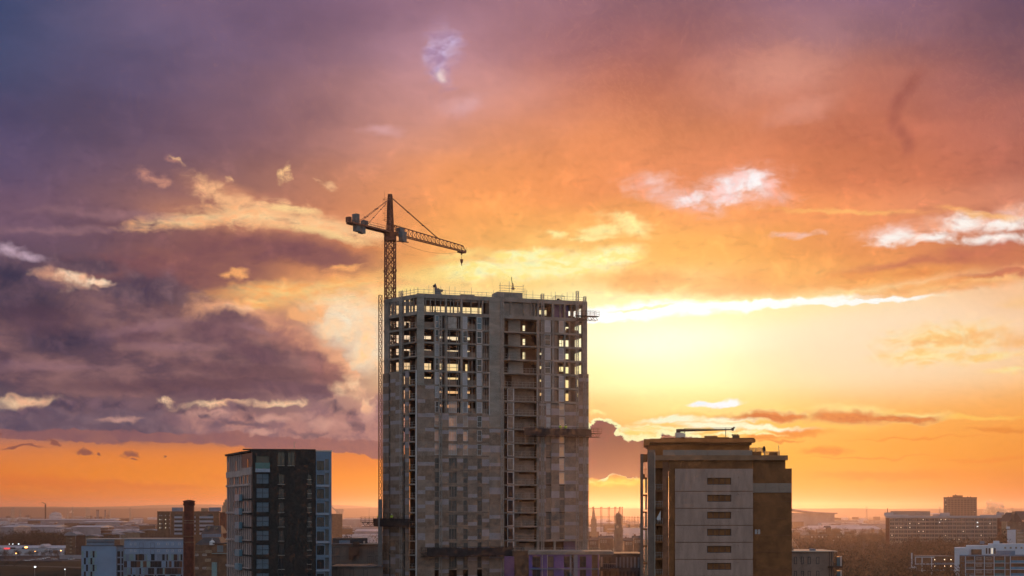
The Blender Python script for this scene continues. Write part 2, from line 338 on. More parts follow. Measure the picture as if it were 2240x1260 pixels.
# what the haze between here and the clouds adds, taken off their own colour
su, sv = uv(1425, 930)
du = W.m('ADD', U, -su); dv = W.m('ADD', TOP['V'], -sv)
r2 = W.m('MULTIPLY_ADD', du, du, W.m('MULTIPLY', dv, dv))
hz = W.m('MULTIPLY_ADD', W.m('POWER', 2.718, W.m('MULTIPLY', r2, -16.0)), 0.060, 0.021)
hz = W.m('DIVIDE', hz, W.m('ADD', W.m('MAXIMUM', TOP['V'], 0.0), 0.085), clamp=True)
S = W.mix(hz, S, (1.0, 0.42, 0.19), 'SUBTRACT')
S = W.mix(1.0, S, (0.0, 0.0, 0.0), 'LIGHTEN')
# --- the rest of the dome: clear dusk sky plus the added fill
sky = W.n('ShaderNodeTexSky', sky_type='NISHITA', sun_disc=False)
sky.sun_elevation = max(SUN_EL, radians(1.5)); sky.sun_rotation = SUN_AZ
sky.altitude = 60; sky.air_density = 1.0; sky.dust_density = 1.5; sky.ozone_density = 2.0
skyc = W.mix(1.0, sky.outputs[0], (SKY_K, SKY_K, SKY_K), 'MULTIPLY')
skyc = W.mix(1.0, skyc, SKY_FILL, 'ADD')
fa = W.mr(W.m('ABSOLUTE', azn), radians(32), radians(80), 1.0, 0.0)
fe = W.mr(eln, radians(26), radians(55), 1.0, 0.0)
S = W.mix(W.m('MULTIPLY', fa, fe), skyc, S)
bg = W.n('ShaderNodeBackground'); wt.links.new(S, bg.inputs[0]); bg.inputs[1].default_value = 1.0
wo = W.n('ShaderNodeOutputWorld'); wt.links.new(bg.outputs[0], wo.inputs[0])
scene.world = world
S = base
S = next_group(S)
# --- upper sheet: pale holes and wisps
S = layer(S, PW, [(970,118,44,62,8),(985,92,34,34,0),(962,150,30,28,10),(945,110,20,40,0)], (208,185,218), (172,135,165), NF, 0.9, -0.1, 1.4, 0.95, cn=NF)
S = layer(S, PW, [(972,164,16,10,10)], (250,225,215), None, NF, 0.7, 0.0, 1.5, 0.75)
S = layer(S, PW, [(1015,235,62,24,12),(835,285,48,14,0)], (222,168,168), None, NF, 0.4, 0.1, 1.3, 0.7)
S = layer(S, PW, [(1720,150,110,52,0),(1745,240,90,26,12)], (222,152,132), None, NF, 0.5, 0.1, 1.4, 0.55)
S = layer(S, P0, [(1992,186,15,36,-38),(1966,222,14,34,-28),(1956,258,14,30,-5),(1972,288,14,24,35),(1985,312,14,24,0)], (160,88,78), None, NF, 0.35, 0.1, 1.5, 0.42)
# --- darker bank on the left above the bright wisp, and rosy light under it
S = layer(S, PW, [(330,390,60,20,-8),(375,350,22,8,-25),(350,400,40,12,0)], (215,150,125), None, NF, 1.3, -0.3, 0.9, 0.75)
S = layer(S, PW, [(622,382,24,20,0),(632,372,14,8,0)], (250,198,142), None, NF, 1.1, 0.0, 1.1, 0.9)
S = next_group(S)
S = layer(S, PW, [(709,402,18,11,-30),(508,400,11,9,0),(385,349,20,7,-35)], (245,190,142), None, NF, 1.1, 0.0, 1.1, 0.85)
S = layer(S, PW, [(480,430,90,26,-28),(560,452,90,20,-12)], (242,184,136), None, NF, 1.3, -0.2, 1.1, 0.85)
S = layer(S, PW, [(430,478,140,22,8),(560,472,150,26,0),(700,490,150,24,-9),(800,500,70,20,-6)], (255,228,175), (252,196,140), NF, 1.2, -0.2, 1.15, 0.98, cn=NF)
S = layer(S, PW, [(720,512,130,14,-8),(640,458,70,10,-6)], (255,214,150), None, NF, 0.5, 0.1, 1.15, 0.8)
# --- the brown-mauve bank behind the crane foot
S = layer(S, PW, [(520,535,190,42,4),(640,545,200,38,-6),(420,585,200,60,0),(240,590,180,38,6)], (142,97,96), (160,106,96), NS, 0.35, 0.35, 1.25, 0.88, cn=NS)
S = layer(S, PW, [(260,470,220,12,0),(120,500,180,12,5)], (170,125,128), None, NS, 0.6, 0.0, 1.2, 0.45)
S = layer(S, PW, [(10,548,40,16,0),(60,562,60,10,-5)], (212,180,195), None, NF, 0.5, 0.0, 1.2, 0.8)
S = layer(S, PW, [(60,630,170,72,6),(190,580,90,26,-5),(300,640,150,50,0)], (84,63,84), (116,86,100), NC, 0.5, 0.4, 1.2, 0.9)
S = next_group(S)
S = layer(S, PC, [(150,610,58,18,-14),(150,632,30,16,0),(205,612,40,9,0)], (255,205,170), (245,175,140), NC, 0.5, 0.2, 1.2, 0.95)
S = layer(S, PW, [(765,582,46,8,5),(525,602,34,12,0),(500,608,20,8,0)], (252,176,110), None, NF, 0.5, 0.2, 1.2, 0.85)
S = layer(S, PW, [(640,640,170,22,4),(760,622,120,14,4),(560,662,80,14,8)], (255,205,135), (253,185,115), NF, 0.4, 0.2, 1.2, 0.85, cn=NF)
S = layer(S, PW, [(760,690,90,48,-10),(800,760,60,66,0),(735,720,60,50,-30),(520,672,50,12,0)], (255,232,190), (252,190,135), NC, 0.9, 0.0, 1.2, 0.9, cn=NF)
S = layer(S, PC, [(660,690,46,18,-8),(690,680,26,12,0)], (250,178,120), None, NC, 0.3, 0.4, 1.2, 0.8)
# --- the great purple cumulus on the left: pink rim first, then the body
S = layer(S, PC, [(560,740,150,62,-22),(640,770,160,52,-28),(690,800,110,46,-20)], (250,180,135), None, NC, 0.2, 0.85, 1.14, 0.75)
S = layer(S, PC, [(120,720,220,95,0),(330,760,270,92,-6),(540,760,150,75,-22),(610,800,170,52,-12),(200,830,230,40,0)], (104,75,88), (136,97,100), NC, 0.34, 0.74, 1.08, 0.97, cn=NS, ca=0.36, cb=0.6)
S = layer(S, PC, [(640,740,110,40,-25),(720,810,70,36,-20),(600,700,60,22,-10)], (196,132,112), (160,108,102), NC, 0.5, 0.1, 1.2, 0.75)
S = next_group(S)
S = layer(S, PC, [(480,720,90,40,-10),(300,730,80,34,0),(560,770,90,22,-20)], (124,88,96), (104,74,84), NC, 0.5, 0.2, 1.2, 0.8)
S = layer(S, PW, [(60,660,150,70,0),(140,740,120,40,0)], (74,56,78), (94,70,90), NC, 0.6, 0.3, 1.2, 0.9)
S = layer(S, PW, [(420,840,330,20,3),(560,815,230,18,-4),(90,700,120,40,0)], (96,68,78), None, NS, 0.5, 0.3, 1.2, 0.6)
S = layer(S, PW, [(330,715,110,12,10),(120,800,160,12,0),(560,720,60,10,-20),(380,760,120,14,4),(60,800,120,16,0)], (158,116,120), None, NS, 0.5, 0.0, 1.2, 0.6)
# --- cream gaps, the ragged edge below and the grey bank under it
S = layer(S, PW, [(60,885,90,11,3),(330,872,190,9,2),(520,880,150,12,2),(740,850,45,26,20),(640,868,80,10,5),(800,870,30,30,0)], (252,205,160), (235,180,150), NC, 0.5, 0.4, 1.1, 0.9)
S = layer(S, PC, [(320,892,24,15,0),(385,896,26,14,0),(160,884,60,14,0),(545,910,42,16,0),(700,886,30,20,0),(745,896,32,18,-20),(620,880,26,14,0),(770,935,22,16,0),(440,872,26,9,0)], (98,74,90), (124,95,106), NC, 0.9, 0.35, 1.0, 0.95)
S = layer(S, PC, [(360,905,330,26,0),(700,900,130,40,0),(800,860,40,50,0)], (104,80,94), (150,112,116), NC, 1.6, -0.5, 0.55, 0.9, cn=NF)
S = layer(S, PC, [(500,878,260,16,2),(740,860,110,30,0),(60,884,80,10,0)], (252,208,165), None, NF, 1.8, -0.6, 0.35, 0.85)
S = layer(S, PW, [(120,930,260,30,-3),(420,935,250,30,-4),(700,945,190,34,-5),(820,930,60,60,0)], (146,110,116), (118,88,98), NC, 0.28, 0.72, 1.1, 0.95)
S = layer(S, PC, [(500,915,60,12,0),(660,905,60,12,0),(820,890,22,34,0),(600,925,40,8,0)], (190,148,142), (150,112,116), NC, 0.4, 0.3, 1.1, 0.7)
S = next_group(S)
S = layer(S, PW, [(120,952,220,15,-4),(400,955,220,14,-2),(660,970,210,16,-3),(800,978,110,16,-2)], (146,102,106), (158,108,108), NS, 0.12, 0.85, 1.08, 0.95)
S = layer(S, PC, [(185,994,21,6,0),(290,992,27,8,0),(228,996,9,3,0),(360,993,13,3.5,0),(10,958,12,6,0),(100,966,22,6,-25),(45,979,60,4,2),(290,1003,14,3,0)], (150,92,80), None, NC, 0.5, 0.3, 1.1, 0.9)
S = layer(S, PW, [(90,1058,230,17,-3),(300,1062,170,9,0),(560,1045,120,7,0)], (240,126,62), None, NS, 0.4, 0.3, 1.2, 0.6)
# --- yellow veils right of the crane
S = layer(S, PW, [(1200,580,160,22,3),(1330,562,70,18,6),(1050,592,90,18,0),(1150,560,90,10,4)], (255,244,160), (255,226,135), NF, 0.45, 0.2, 1.15, 0.95, cn=NF)
S = layer(S, PW, [(1370,490,62,24,-22),(1330,505,60,16,8),(1215,518,44,8,-12),(1390,505,40,14,0),(1300,520,60,8,5)], (255,226,150), None, NF, 0.6, 0.0, 1.05, 0.9)
S = layer(S, PW, [(960,600,120,26,0),(1000,560,80,14,8),(900,640,90,14,0)], (255,224,140), None, NS, 0.5, 0.0, 1.2, 0.7)
S = layer(S, PW, [(1480,435,90,20,-14),(1620,405,80,28,8),(1590,425,90,14,-5),(1420,400,60,20,0),(1680,425,60,18,-10)], (252,215,208), (244,180,155), NF, 0.5, 0.0, 1.2, 0.9)
S = layer(S, PW, [(1600,414,58,18,22),(1510,440,46,9,12),(1650,398,44,16,-10),(1600,435,30,10,10)], (255,246,246), (250,205,198), NF, 0.5, 0.25, 1.1, 0.95)
# --- right hand bright patches and the long band
S = next_group(S)
S = layer(S, PW, [(1740,515,60,10,0),(1960,510,110,20,3),(2120,490,140,26,0),(2230,470,60,30,0)], (250,205,190), (245,175,140), NF, 0.5, 0.2, 1.15, 0.85)
S = layer(S, PW, [(1955,520,48,12,8),(2030,518,44,9,0),(2110,487,40,18,10),(2200,490,70,10,4),(2180,522,80,9,0)], (255,240,228), None, NF, 0.6, 0.1, 1.1, 0.95)
S = layer(S, PW, [(1850,462,220,8,-4),(2150,470,120,9,-12)], (254,190,110), None, NF, 0.5, 0.1, 1.1, 0.65)
S = layer(S, PW, [(2190,560,220,34,3),(2000,585,180,22,4),(2210,600,120,12,4)], (206,122,88), (196,112,90), NS, 0.3, 0.4, 1.2, 0.9, cn=NS)
S = layer(S, PW, [(1900,610,260,24,2),(1650,618,280,34,0),(2050,630,180,16,4),(1430,615,160,30,0)], (250,172,92), (240,152,82), NS, 0.25, 0.4, 1.2, 0.75, cn=NS)
S = layer(S, PW, [(2020,640,130,9,6),(2180,612,90,8,5),(2230,660,50,18,0)], (255,200,135), None, NF, 0.5, 0.0, 1.1, 0.7)
# --- long white band and the wide glow below
S = layer(S, PW, [(1420,680,220,20,2),(1640,666,260,11,2),(1850,659,200,6,0),(1330,695,90,12,0)], (255,255,250), None, NF, 0.22, 0.55, 1.15, 1.0)
S = layer(S, PW, [(1430,672,60,4,6),(1380,678,60,3,4)], (255,236,160), None, NF, 0.3, 0.4, 1.15, 0.8)
g = ell(P0, [(1480,790,330,190,0)])
gm = W.m('POWER', 2.718, W.m('MULTIPLY', W.m('MULTIPLY', g, g), -1.6))
S = W.mix(gm, S, (0.34, 0.29, 0.19), 'ADD')
# --- golden cloud far right
S = next_group(S)
S = layer(S, PW, [(2080,742,140,30,2),(2020,772,110,16,0),(2160,775,90,10,3),(2200,810,60,6,0)], (255,222,150), (255,205,130), NF, 0.5, 0.1, 1.1, 0.9, cn=NF)
S = layer(S, PW, [(2130,735,120,14,2),(2230,742,60,16,5),(2030,748,70,6,4)], (250,180,112), None, NF, 0.4, 0.2, 1.1, 0.85)
# --- streaks in front of the sun
S = layer(S, PW, [(1830,908,250,18,-1),(1720,930,280,20,0),(1560,915,200,14,0),(2100,915,160,6,0)], (255,200,98), None, NF, 0.4, 0.2, 1.15, 0.8)
S = layer(S, PW, [(1572,884,66,8,0)], (255,255,255), None, NF, 0.2, 0.5, 1.1, 1.0)
S = layer(S, PW, [(1470,918,100,10,1),(1600,918,100,9,0),(1680,936,120,7,-2),(1560,932,90,10,-2),(1460,946,70,8,-8),(1700,905,80,3,-2)], (255,252,215), None, NF, 0.4, 0.35, 1.15, 1.0)
S = layer(S, PW, [(1690,911,130,10,-1),(1860,910,110,20,-2),(2000,914,80,13,0),(1950,910,90,10,0)], (218,124,62), (238,150,75), NF, 0.45, 0.3, 1.15, 0.95, cn=NF)
S = layer(S, PW, [(1750,946,80,13,0),(1660,955,60,8,0),(2190,940,70,8,0),(1800,986,62,12,0),(2190,940,90,4,0),(1700,962,70,4,0)], (238,142,60), None, NF, 0.3, 0.3, 1.15, 0.85)
S = layer(S, PW, [(2180,1004,140,7,2),(1900,1000,160,3,0),(2000,958,160,3,0),(1950,1040,200,14,0)], (246,142,56), None, NF, 0.4, 0.2, 1.2, 0.6)
# --- the cloud that hides the sun: blazing rim, then its purple body
S = next_group(S)
S = layer(S, PC, [(1440,938,80,12,-4),(1400,948,60,9,-12),(1490,945,60,10,6),(1620,950,100,6,0)], (255,252,205), (255,226,130), NF, 0.4, 0.4, 1.15, 1.0, cn=NF)
S = layer(S, PC, [(1324,950,36,36,0),(1352,972,52,28,-26),(1400,1000,110,46,-6),(1470,990,90,46,0),(1288,1000,60,54,20)], (255,250,190), None, NC, 0.12, 0.99, 1.1, 1.0)
S = layer(S, PC, [(1324,952,34,34,0),(1350,976,50,27,-26),(1400,1004,108,45,-6),(1470,994,88,44,0),(1285,1002,60,52,20)], (184,122,98), (168,108,96), NC, 0.12, 0.92, 1.0, 1.0, cn=NS)
S = layer(S, PW, [(1350,1022,110,20,0)], (160,100,88), None, NS, 0.2, 0.5, 1.2, 0.6)
S = layer(S, PW, [(1300,902,24,6,0)], (255,240,160), None, NF, 0.4, 0.3, 1.2, 0.9)
S = layer(S, PW, [(1345,1052,95,10,0)], (255,226,110), (255,190,60), NF, 0.5, 0.3, 1.15, 0.95, cn=NF)

# fine cloud texture everywhere but in the clear strip above the horizon
tex = W.mr(V, 0.15, 0.3, 0.0, 1.0)
S = W.mix(W.m('MULTIPLY', W.mr(NC, 0.5, 0.75), tex), S, (1.2, 1.17, 1.16), 'MULTIPLY')
S = W.mix(W.m('MULTIPLY', W.mr(NF, 0.5, 0.25), tex), S, (0.86, 0.86, 0.89), 'MULTIPLY')
# --- the rest of the dome: clear dusk sky plus the added fill
S = close_group(S)
sky = W.n('ShaderNodeTexSky', sky_type='NISHITA', sun_disc=False)
sky.sun_elevation = max(SUN_EL, radians(1.5)); sky.sun_rotation = SUN_AZ
sky.altitude = 60; sky.air_density = 1.0; sky.dust_density = 1.5; sky.ozone_density = 2.0
skyc = W.mix(1.0, sky.outputs[0], (SKY_K, SKY_K, SKY_K), 'MULTIPLY')
skyc = W.mix(1.0, skyc, SKY_FILL, 'ADD')
fa = W.mr(W.m('ABSOLUTE', azn), radians(32), radians(80), 1.0, 0.0)
fe = W.mr(eln, radians(26), radians(55), 1.0, 0.0)
S = W.mix(W.m('MULTIPLY', fa, fe), skyc, S)
bg = W.n('ShaderNodeBackground'); wt.links.new(S, bg.inputs[0]); bg.inputs[1].default_value = 1.0
wo = W.n('ShaderNodeOutputWorld'); wt.links.new(bg.outputs[0], wo.inputs[0])
scene.world = world
# ------------------------------------------------------------------ materials
MATS = {}
def M(name, c, var=0.25, scale=0.6, rough=0.85, spec=0.25, metal=0.0, emit=None, estr=0.0, stretch=(1, 1, 1), c2=None, trans=0.0):
    if name in MATS: return MATS[name]
    m = bpy.data.materials.new(name); m.use_nodes = True
    t = m.node_tree; b = t.nodes['Principled BSDF']
    g = NT(t)
    tcn = g.n('ShaderNodeTexCoord')
    vec = g.vm('MULTIPLY', tcn.outputs['Object'], stretch)
    n1 = g.noise(vec, scale, 6.0, 0.65)
    f = g.mr(n1, 0.3, 0.7)
    lo_ = tuple(v * (1 - var) for v in c); hi_ = tuple(v * (1 + var) for v in (c2 or c))
    col = g.mix(f, lo_, hi_)
    t.links.new(col, b.inputs['Base Color'])
    b.inputs['Roughness'].default_value = rough
    b.inputs['Specular IOR Level'].default_value = spec
    b.inputs['Metallic'].default_value = metal
    if emit:
        b.inputs['Emission Color'].default_value = tuple(emit) + (1,)
        b.inputs['Emission Strength'].default_value = estr
    if trans:
        tr = t.nodes.new('ShaderNodeBsdfTransparent'); ms = t.nodes.new('ShaderNodeMixShader')
        tl = t.nodes.new('ShaderNodeBsdfTranslucent'); tl.inputs[0].default_value = tuple(c) + (1,)
        m2 = t.nodes.new('ShaderNodeMixShader'); m2.inputs[0].default_value = 0.5
        ms.inputs[0].default_value = trans
        t.links.new(b.outputs[0], m2.inputs[1]); t.links.new(tl.outputs[0], m2.inputs[2])
        t.links.new(m2.outputs[0], ms.inputs[1]); t.links.new(tr.outputs[0], ms.inputs[2])
        t.links.new(ms.outputs[0], t.nodes['Material Output'].inputs[0])
    MATS[name] = m
    return m
CONC = M('concrete', (0.25, 0.222, 0.20), 0.3, 0.35, 0.9)
CONC2 = M('concrete_smooth', (0.27, 0.245, 0.22), 0.22, 0.25, 0.9, stretch=(1, 1, 3))
BLOCK = M('blockwork', (0.20, 0.15, 0.12), 0.25, 0.8, 0.95)
BOARD_A = M('insulation_board', (0.31, 0.27, 0.285), 0.12, 0.5, 0.8)
BOARD_B = M('sheathing_board', (0.26, 0.195, 0.16), 0.2, 0.5, 0.85)
BOARD_C = M('brick_slip', (0.225, 0.16, 0.125), 0.25, 1.0, 0.95)
DARKIN = M('shaded_plasterboard', (0.07, 0.045, 0.034), 0.3, 0.5, 0.95)  # shade of the rooms and recesses is put into the board colour
GLASS = M('window_glass', (0.02, 0.025, 0.03), 0.2, 0.3, 0.08, 0.6)
PALEG = M('pale_glass', (0.095, 0.085, 0.08), 0.3, 0.4, 0.35, 0.4)  # glass set lighter and rougher so the tower windows contrast less
GLASSB = M('glass_blue', (0.10, 0.16, 0.20), 0.15, 0.3, 0.12, 0.6)
FILM = M('protective_film', (0.36, 0.36, 0.39), 0.15, 0.4, 0.5)
CURT = M('window_film_translucent', (0.75, 0.62, 0.55), 0.12, 0.8, 0.6, trans=0.35)
FRAMEW = M('white_frame', (0.50, 0.50, 0.52), 0.1, 0.6, 0.5)
STEEL = M('galvanised_steel', (0.33, 0.30, 0.28), 0.25, 1.0, 0.55, 0.4, 0.3)
CRANE = M('crane_paint_red', (0.20, 0.06, 0.03), 0.3, 0.8, 0.55, 0.4)
CRANEG = M('crane_cabinet_grey', (0.15, 0.15, 0.155), 0.2, 0.6, 0.6)
NETB = M('debris_net_dark', (0.045, 0.035, 0.035), 0.3, 1.0, 0.95)
HIVIS = M('hi_vis_fabric', (0.45, 0.62, 0.06), 0.1, 3.0, 0.8)
SKIN = M('skin', (0.35, 0.22, 0.16), 0.1, 5.0, 0.6)
TROUS = M('work_trousers', (0.03, 0.03, 0.04), 0.2, 3.0, 0.9)
HELM = M('white_helmet', (0.7, 0.7, 0.7), 0.05, 3.0, 0.4)
PURP = M('breather_membrane_purple', (0.12, 0.085, 0.30), 0.2, 0.6, 0.7)

# ------------------------------------------------------------------ mesh helpers
COL = scene.collection
def top_loc(o):
    v = Vector((0, 0, 0))
    while o is not None:
        v += o.location; o = o.parent
    return v
class MB:
    def __init__(s): s.v = []; s.f = []; s.mi = []
    def hexa(s, p, mi=0):       # p: 4 bottom (ccw from above), 4 top
        b = len(s.v); s.v += [tuple(q) for q in p]
        for f in ((3, 2, 1, 0), (4, 5, 6, 7), (0, 1, 5, 4), (1, 2, 6, 5), (2, 3, 7, 6), (3, 0, 4, 7)):
            s.f.append([b + i for i in f]); s.mi.append(mi)
        return s
    def box(s, x0, x1, y0, y1, z0, z1, mi=0):
        return s.hexa([(x0, y0, z0), (x1, y0, z0), (x1, y1, z0), (x0, y1, z0), (x0, y0, z1), (x1, y0, z1), (x1, y1, z1), (x0, y1, z1)], mi)
    def prism(s, poly, z0, z1, mi=0):
        b = len(s.v); n = len(poly)
        s.v += [(p[0], p[1], z0) for p in poly] + [(p[0], p[1], z1) for p in poly]
        s.f.append([b + i for i in range(n)][::-1]); s.mi.append(mi)
        s.f.append([b + n + i for i in range(n)]); s.mi.append(mi)
        for i in range(n):
            j = (i + 1) % n
            s.f.append([b + i, b + j, b + n + j, b + n + i]); s.mi.append(mi)
        return s
    def bar(s, a, b, w=0.1, mi=0, h=None):
        a = Vector(a); b = Vector(b); d = b - a
        if d.length < 1e-6: return s
        d.normalize()
        up = Vector((0, 0, 1)) if abs(d.z) < 0.95 else Vector((0, 1, 0))
        r = d.cross(up).normalized() * (w / 2); u = r.cross(d).normalized() * ((h or w) / 2)
        return s.hexa([a - r - u, a + r - u, b + r - u, b - r - u, a - r + u, a + r + u, b + r + u, b - r + u], mi)
    def cone(s, x, y, z0, z1, r0, r1, n=8, mi=0, ph=0.0):
        b = len(s.v)
        for z, r in ((z0, r0), (z1, r1)):
            s.v += [(x + r * cos(ph + 2 * pi * i / n), y + r * sin(ph + 2 * pi * i / n), z) for i in range(n)]
        s.f.append([b + i for i in range(n)][::-1]); s.mi.append(mi)
        s.f.append([b + n + i for i in range(n)]); s.mi.append(mi)
        for i in range(n):
            j = (i + 1) % n
            s.f.append([b + i, b + j, b + n + j, b + n + i]); s.mi.append(mi)
        return s
    def lathe(s, x, y, prof, n=12, mi=0):
        for (r0, z0), (r1, z1) in zip(prof, prof[1:]): s.cone(x, y, z0, z1, max(r0, .001), max(r1, .001), n, mi)
        return s
    def build(s, name, mats, parent=None, smooth=False):
        if not s.v: return None
        if not isinstance(mats, (list, tuple)): mats = [mats]
        me = bpy.data.meshes.new(name)
        L = top_loc(parent)
        me.from_pydata([(v[0] - L.x, v[1] - L.y, v[2] - L.z) for v in s.v], [], s.f)
        for m in mats: me.materials.append(m)
        me.polygons.foreach_set('material_index', s.mi)
        if smooth: me.polygons.foreach_set('use_smooth', [True] * len(s.f))
        me.update()
        o = bpy.data.objects.new(name, me); COL.objects.link(o)
        if parent: o.parent = parent
        return o
def tag(o, label=None, cat=None, group=None, kind=None):
    for k, v in (('label', label), ('category', cat), ('group', group), ('kind', kind)):
        if v: o[k] = v
    return o
def thing(name, loc, label, cat, group=None):
    o = bpy.data.objects.new(name, None); COL.objects.link(o)
    o.location = loc; o.empty_display_size = 1.0
    return tag(o, label, cat, group)
def copy_tree(o, parent=None):
    c = o.copy(); COL.objects.link(c); c.parent = parent
    for ch in [q for q in bpy.data.objects if q.parent == o]: copy_tree(ch, c)
    return c
def P(px, py, d): return Vector(((px - 1120) * d / F, d, EYE + (HOR - py) * d / F))
def PX(px, d): return (px - 1120) * d / F
def PZ(py, d): return EYE + (HOR - py) * d / F
class Face:
    def __init__(s, a, b):
        s.a = Vector((a[0], a[1])); s.b = Vector((b[0], b[1]))
        s.u = (s.b - s.a).normalized()
        s.n = Vector((s.u.y, -s.u.x))       # towards the camera when b lies right of a
    def at(s, px):
        k = (px - 1120) / F                  # x = k y
        den = s.u.x - k * s.u.y
        t = (k * s.a.y - s.a.x) / den
        return s.a + s.u * t
    def off(s, d): return Face(s.a - s.n * d, s.b - s.n * d)   # d metres inwards
    def z(s, px, py): return EYE + (HOR - py) * s.at(px).y / F
    def pt(s, px, z, out=0.0):
        p = s.at(px) + s.n * out
        return Vector((p.x, p.y, z))
    def box(s, mb, px0, px1, z0, z1, o0=0.0, o1=0.1, mi=0):    # o1 > o0 : towards the camera
        p = s.at(px0); q = s.at(px1); n = s.n
        c = [p + n * o1, q + n * o1, q + n * o0, p + n * o0]
        mb.hexa([(v.x, v.y, z0) for v in c] + [(v.x, v.y, z1) for v in c], mi)
    def wall(s, mb, px0, px1, z0, z1, holes, o0, o1, mi=0):    # holes: (px0, px1, z0, z1)
        xs = sorted(set([px0, px1] + [min(max(h[i], px0), px1) for h in holes for i in (0, 1)]))
        for a, b in zip(xs, xs[1:]):
            if b - a < 0.01: continue
            mid = (a + b) / 2
            cut = sorted([(max(h[2], z0), min(h[3], z1)) for h in holes if h[0] < mid < h[1] and h[3] > z0 and h[2] < z1])
            z = z0
            for c0, c1 in cut:
                if c0 > z + 0.005: s.box(mb, a, b, z, c0, o0, o1, mi)
                z = max(z, c1)
            if z1 > z + 0.005: s.box(mb, a, b, z, z1, o0, o1, mi)
def flatface(d): return Face((-10, d), (10, d))
def lattice(mb, x, y, z0, z1, w, t, step, rot=0.0, horiz=True, xbr=True):
    cs = []
    for k in range(4):
        a = rot + pi / 4 + k * pi / 2
        cs.append((x + w * 0.7071 * cos(a), y + w * 0.7071 * sin(a)))
    for c in cs: mb.bar((c[0], c[1], z0), (c[0], c[1], z1), t)
    n = max(1, int(round((z1 - z0) / step)))
    for i in range(n + 1):
        z = z0 + (z1 - z0) * i / n
        for k in range(4):
            a, b = cs[k], cs[(k + 1) % 4]
            if horiz: mb.bar((a[0], a[1], z), (b[0], b[1], z), t * 0.7)
            if i < n:
                z2 = z0 + (z1 - z0) * (i + 1) / n
                mb.bar((a[0], a[1], z), (b[0], b[1], z2), t * 0.6)
                if xbr: mb.bar((b[0], b[1], z), (a[0], a[1], z2), t * 0.6)
    return cs
# ================================================================== the concrete tower
A = (-28.6, 307.8); B = (-20.8, 300.0); C = (17.0, 311.8); D = (14.2, 320.9); E = (-28.9, 310.4)
F1 = Face(A, B); F2 = Face(B, C); FB = Face(E, D)
FP = F2.off(3.2)
H = 3.11
def zk(k): return EYE - 0.27 + H * k
ROOF = EYE + 47.5
tw = thing('unfinished_tower', (-6, 313, 0), 'tall unfinished grey concrete tower with open top floors, in front of the tower crane', 'building')
def ins(poly, d):       # shrink a plan polygon towards its centre
    c = Vector((sum(p[0] for p in poly) / len(poly), sum(p[1] for p in poly) / len(poly)))
    return [tuple(Vector(p) + (c - Vector(p)).normalized() * d) for p in poly]
PLAN = [A, B, C, D, E]
for k in range(-11, 15):
    th = 0.26 if k < 14 else 0.75
    MB().prism(PLAN if k >= 8 else ins(PLAN, 0.25), zk(k) - 0.26, zk(k) + (0 if k < 14 else 0.49)).build('floor_slab', CONC, tw)
# roof: slab over the main part, open beams at the left corner
Lc = F1.at(893); Lb = FB.at(893)
MB().prism([tuple(F1.at(900)), B, C, D, tuple(FB.at(903))], ROOF - 0.75, ROOF - 0.003).build('roof_slab', CONC, tw)
mb = MB()
F1.box(mb, 841, 900, ROOF - 0.9, ROOF, -0.4, 0.02)
mb.bar((E[0] + .3, E[1], ROOF - .4), (A[0] + .3, A[1] + .1, ROOF - .4), 0.4, 0, 0.7)
FB.box(mb, 842, 903, ROOF - 0.9, ROOF - .01, 0.0, 0.4)
mb.bar(F1.pt(874, ROOF - .5, -.5), FB.pt(872, ROOF - .5, .4), 0.4, 0, 0.6)
mb.build('roof_beam', CONC, tw)
mb = MB(); F2.box(mb, 912.5, 1284, ROOF, ROOF + 0.18, -0.5, 0.0); F2.box(mb, 1010, 1040, ROOF + .18, ROOF + 0.5, -1.5, -0.6); mb.build('parapet', CONC, tw)
# lift overrun block on the roof
p0 = F2.at(1092); mb = MB()
F2.box(mb, 1090, 1146, ROOF, ROOF + 1.55, -5.0, -1.0)
mb.build('lift_overrun', CONC2, tw)
# columns and shafts
def column(face, x0, x1, z0, z1, o0=-0.55, o1=0.04, m=CONC, name='column'):
    mb = MB(); face.box(mb, x0, x1, z0, z1, o0, o1); return mb.build(name, m, tw)
column(F1, 841, 850.5, 0, ROOF - .9, -.5, .03); column(F1, 873.5, 880, zk(10), ROOF - .9)
column(F2, 912.5, 928, 0, ROOF - .01, -.5, .06, CONC2, 'corner_wall')
for x0, x1 in ((974, 978), (1007.5, 1012), (1054.5, 1057)): column(F2, x0, x1, zk(6), ROOF - .01)
column(F2, 1070, 1100.5, 0, ROOF - .012, -3.0, .14, CONC2, 'core_wall')
for x0, x1, kb in ((1175, 1179.5, -4), (1207.5, 1212.5, 8), (1234, 1237, 8), (1273, 1284.5, -4)):
    column(F2, x0, x1, zk(kb), ROOF - .011, -.6, .05)
for x0, x1 in ((949.5, 951.5), (1041.5, 1043)): column(F2, x0, x1, zk(7), zk(14))
for px in (846, 872, 903): column(FB, px, px + 4, zk(6), ROOF - .95, -.02, .4)
for px in (944, 973, 1008, 1056, 1110, 1150, 1186, 1214): column(FB, px, px + 2.6, 0, ROOF - .76, -.02, .4)
# edge beams at each floor (front), deeper above the top open storey
for k in range(-3, 14):
    mb = MB()
    if k >= 10: F1.box(mb, 850.5, 912, zk(k) - .28, zk(k) + .12, -.3, .015)
    mb.build('edge_beam', CONC, tw); mb = MB()
    if k >= 7: F2.box(mb, 928, 1070, zk(k) - .28, zk(k) + .12, -.3, .02)
    mb.build('edge_beam', CONC, tw); mb = MB()
    if k >= 8: F2.box(mb, 1179.5, 1273, zk(k) - .3, zk(k) + .16, -.3, .02)
    mb.build('edge_beam', CONC, tw)
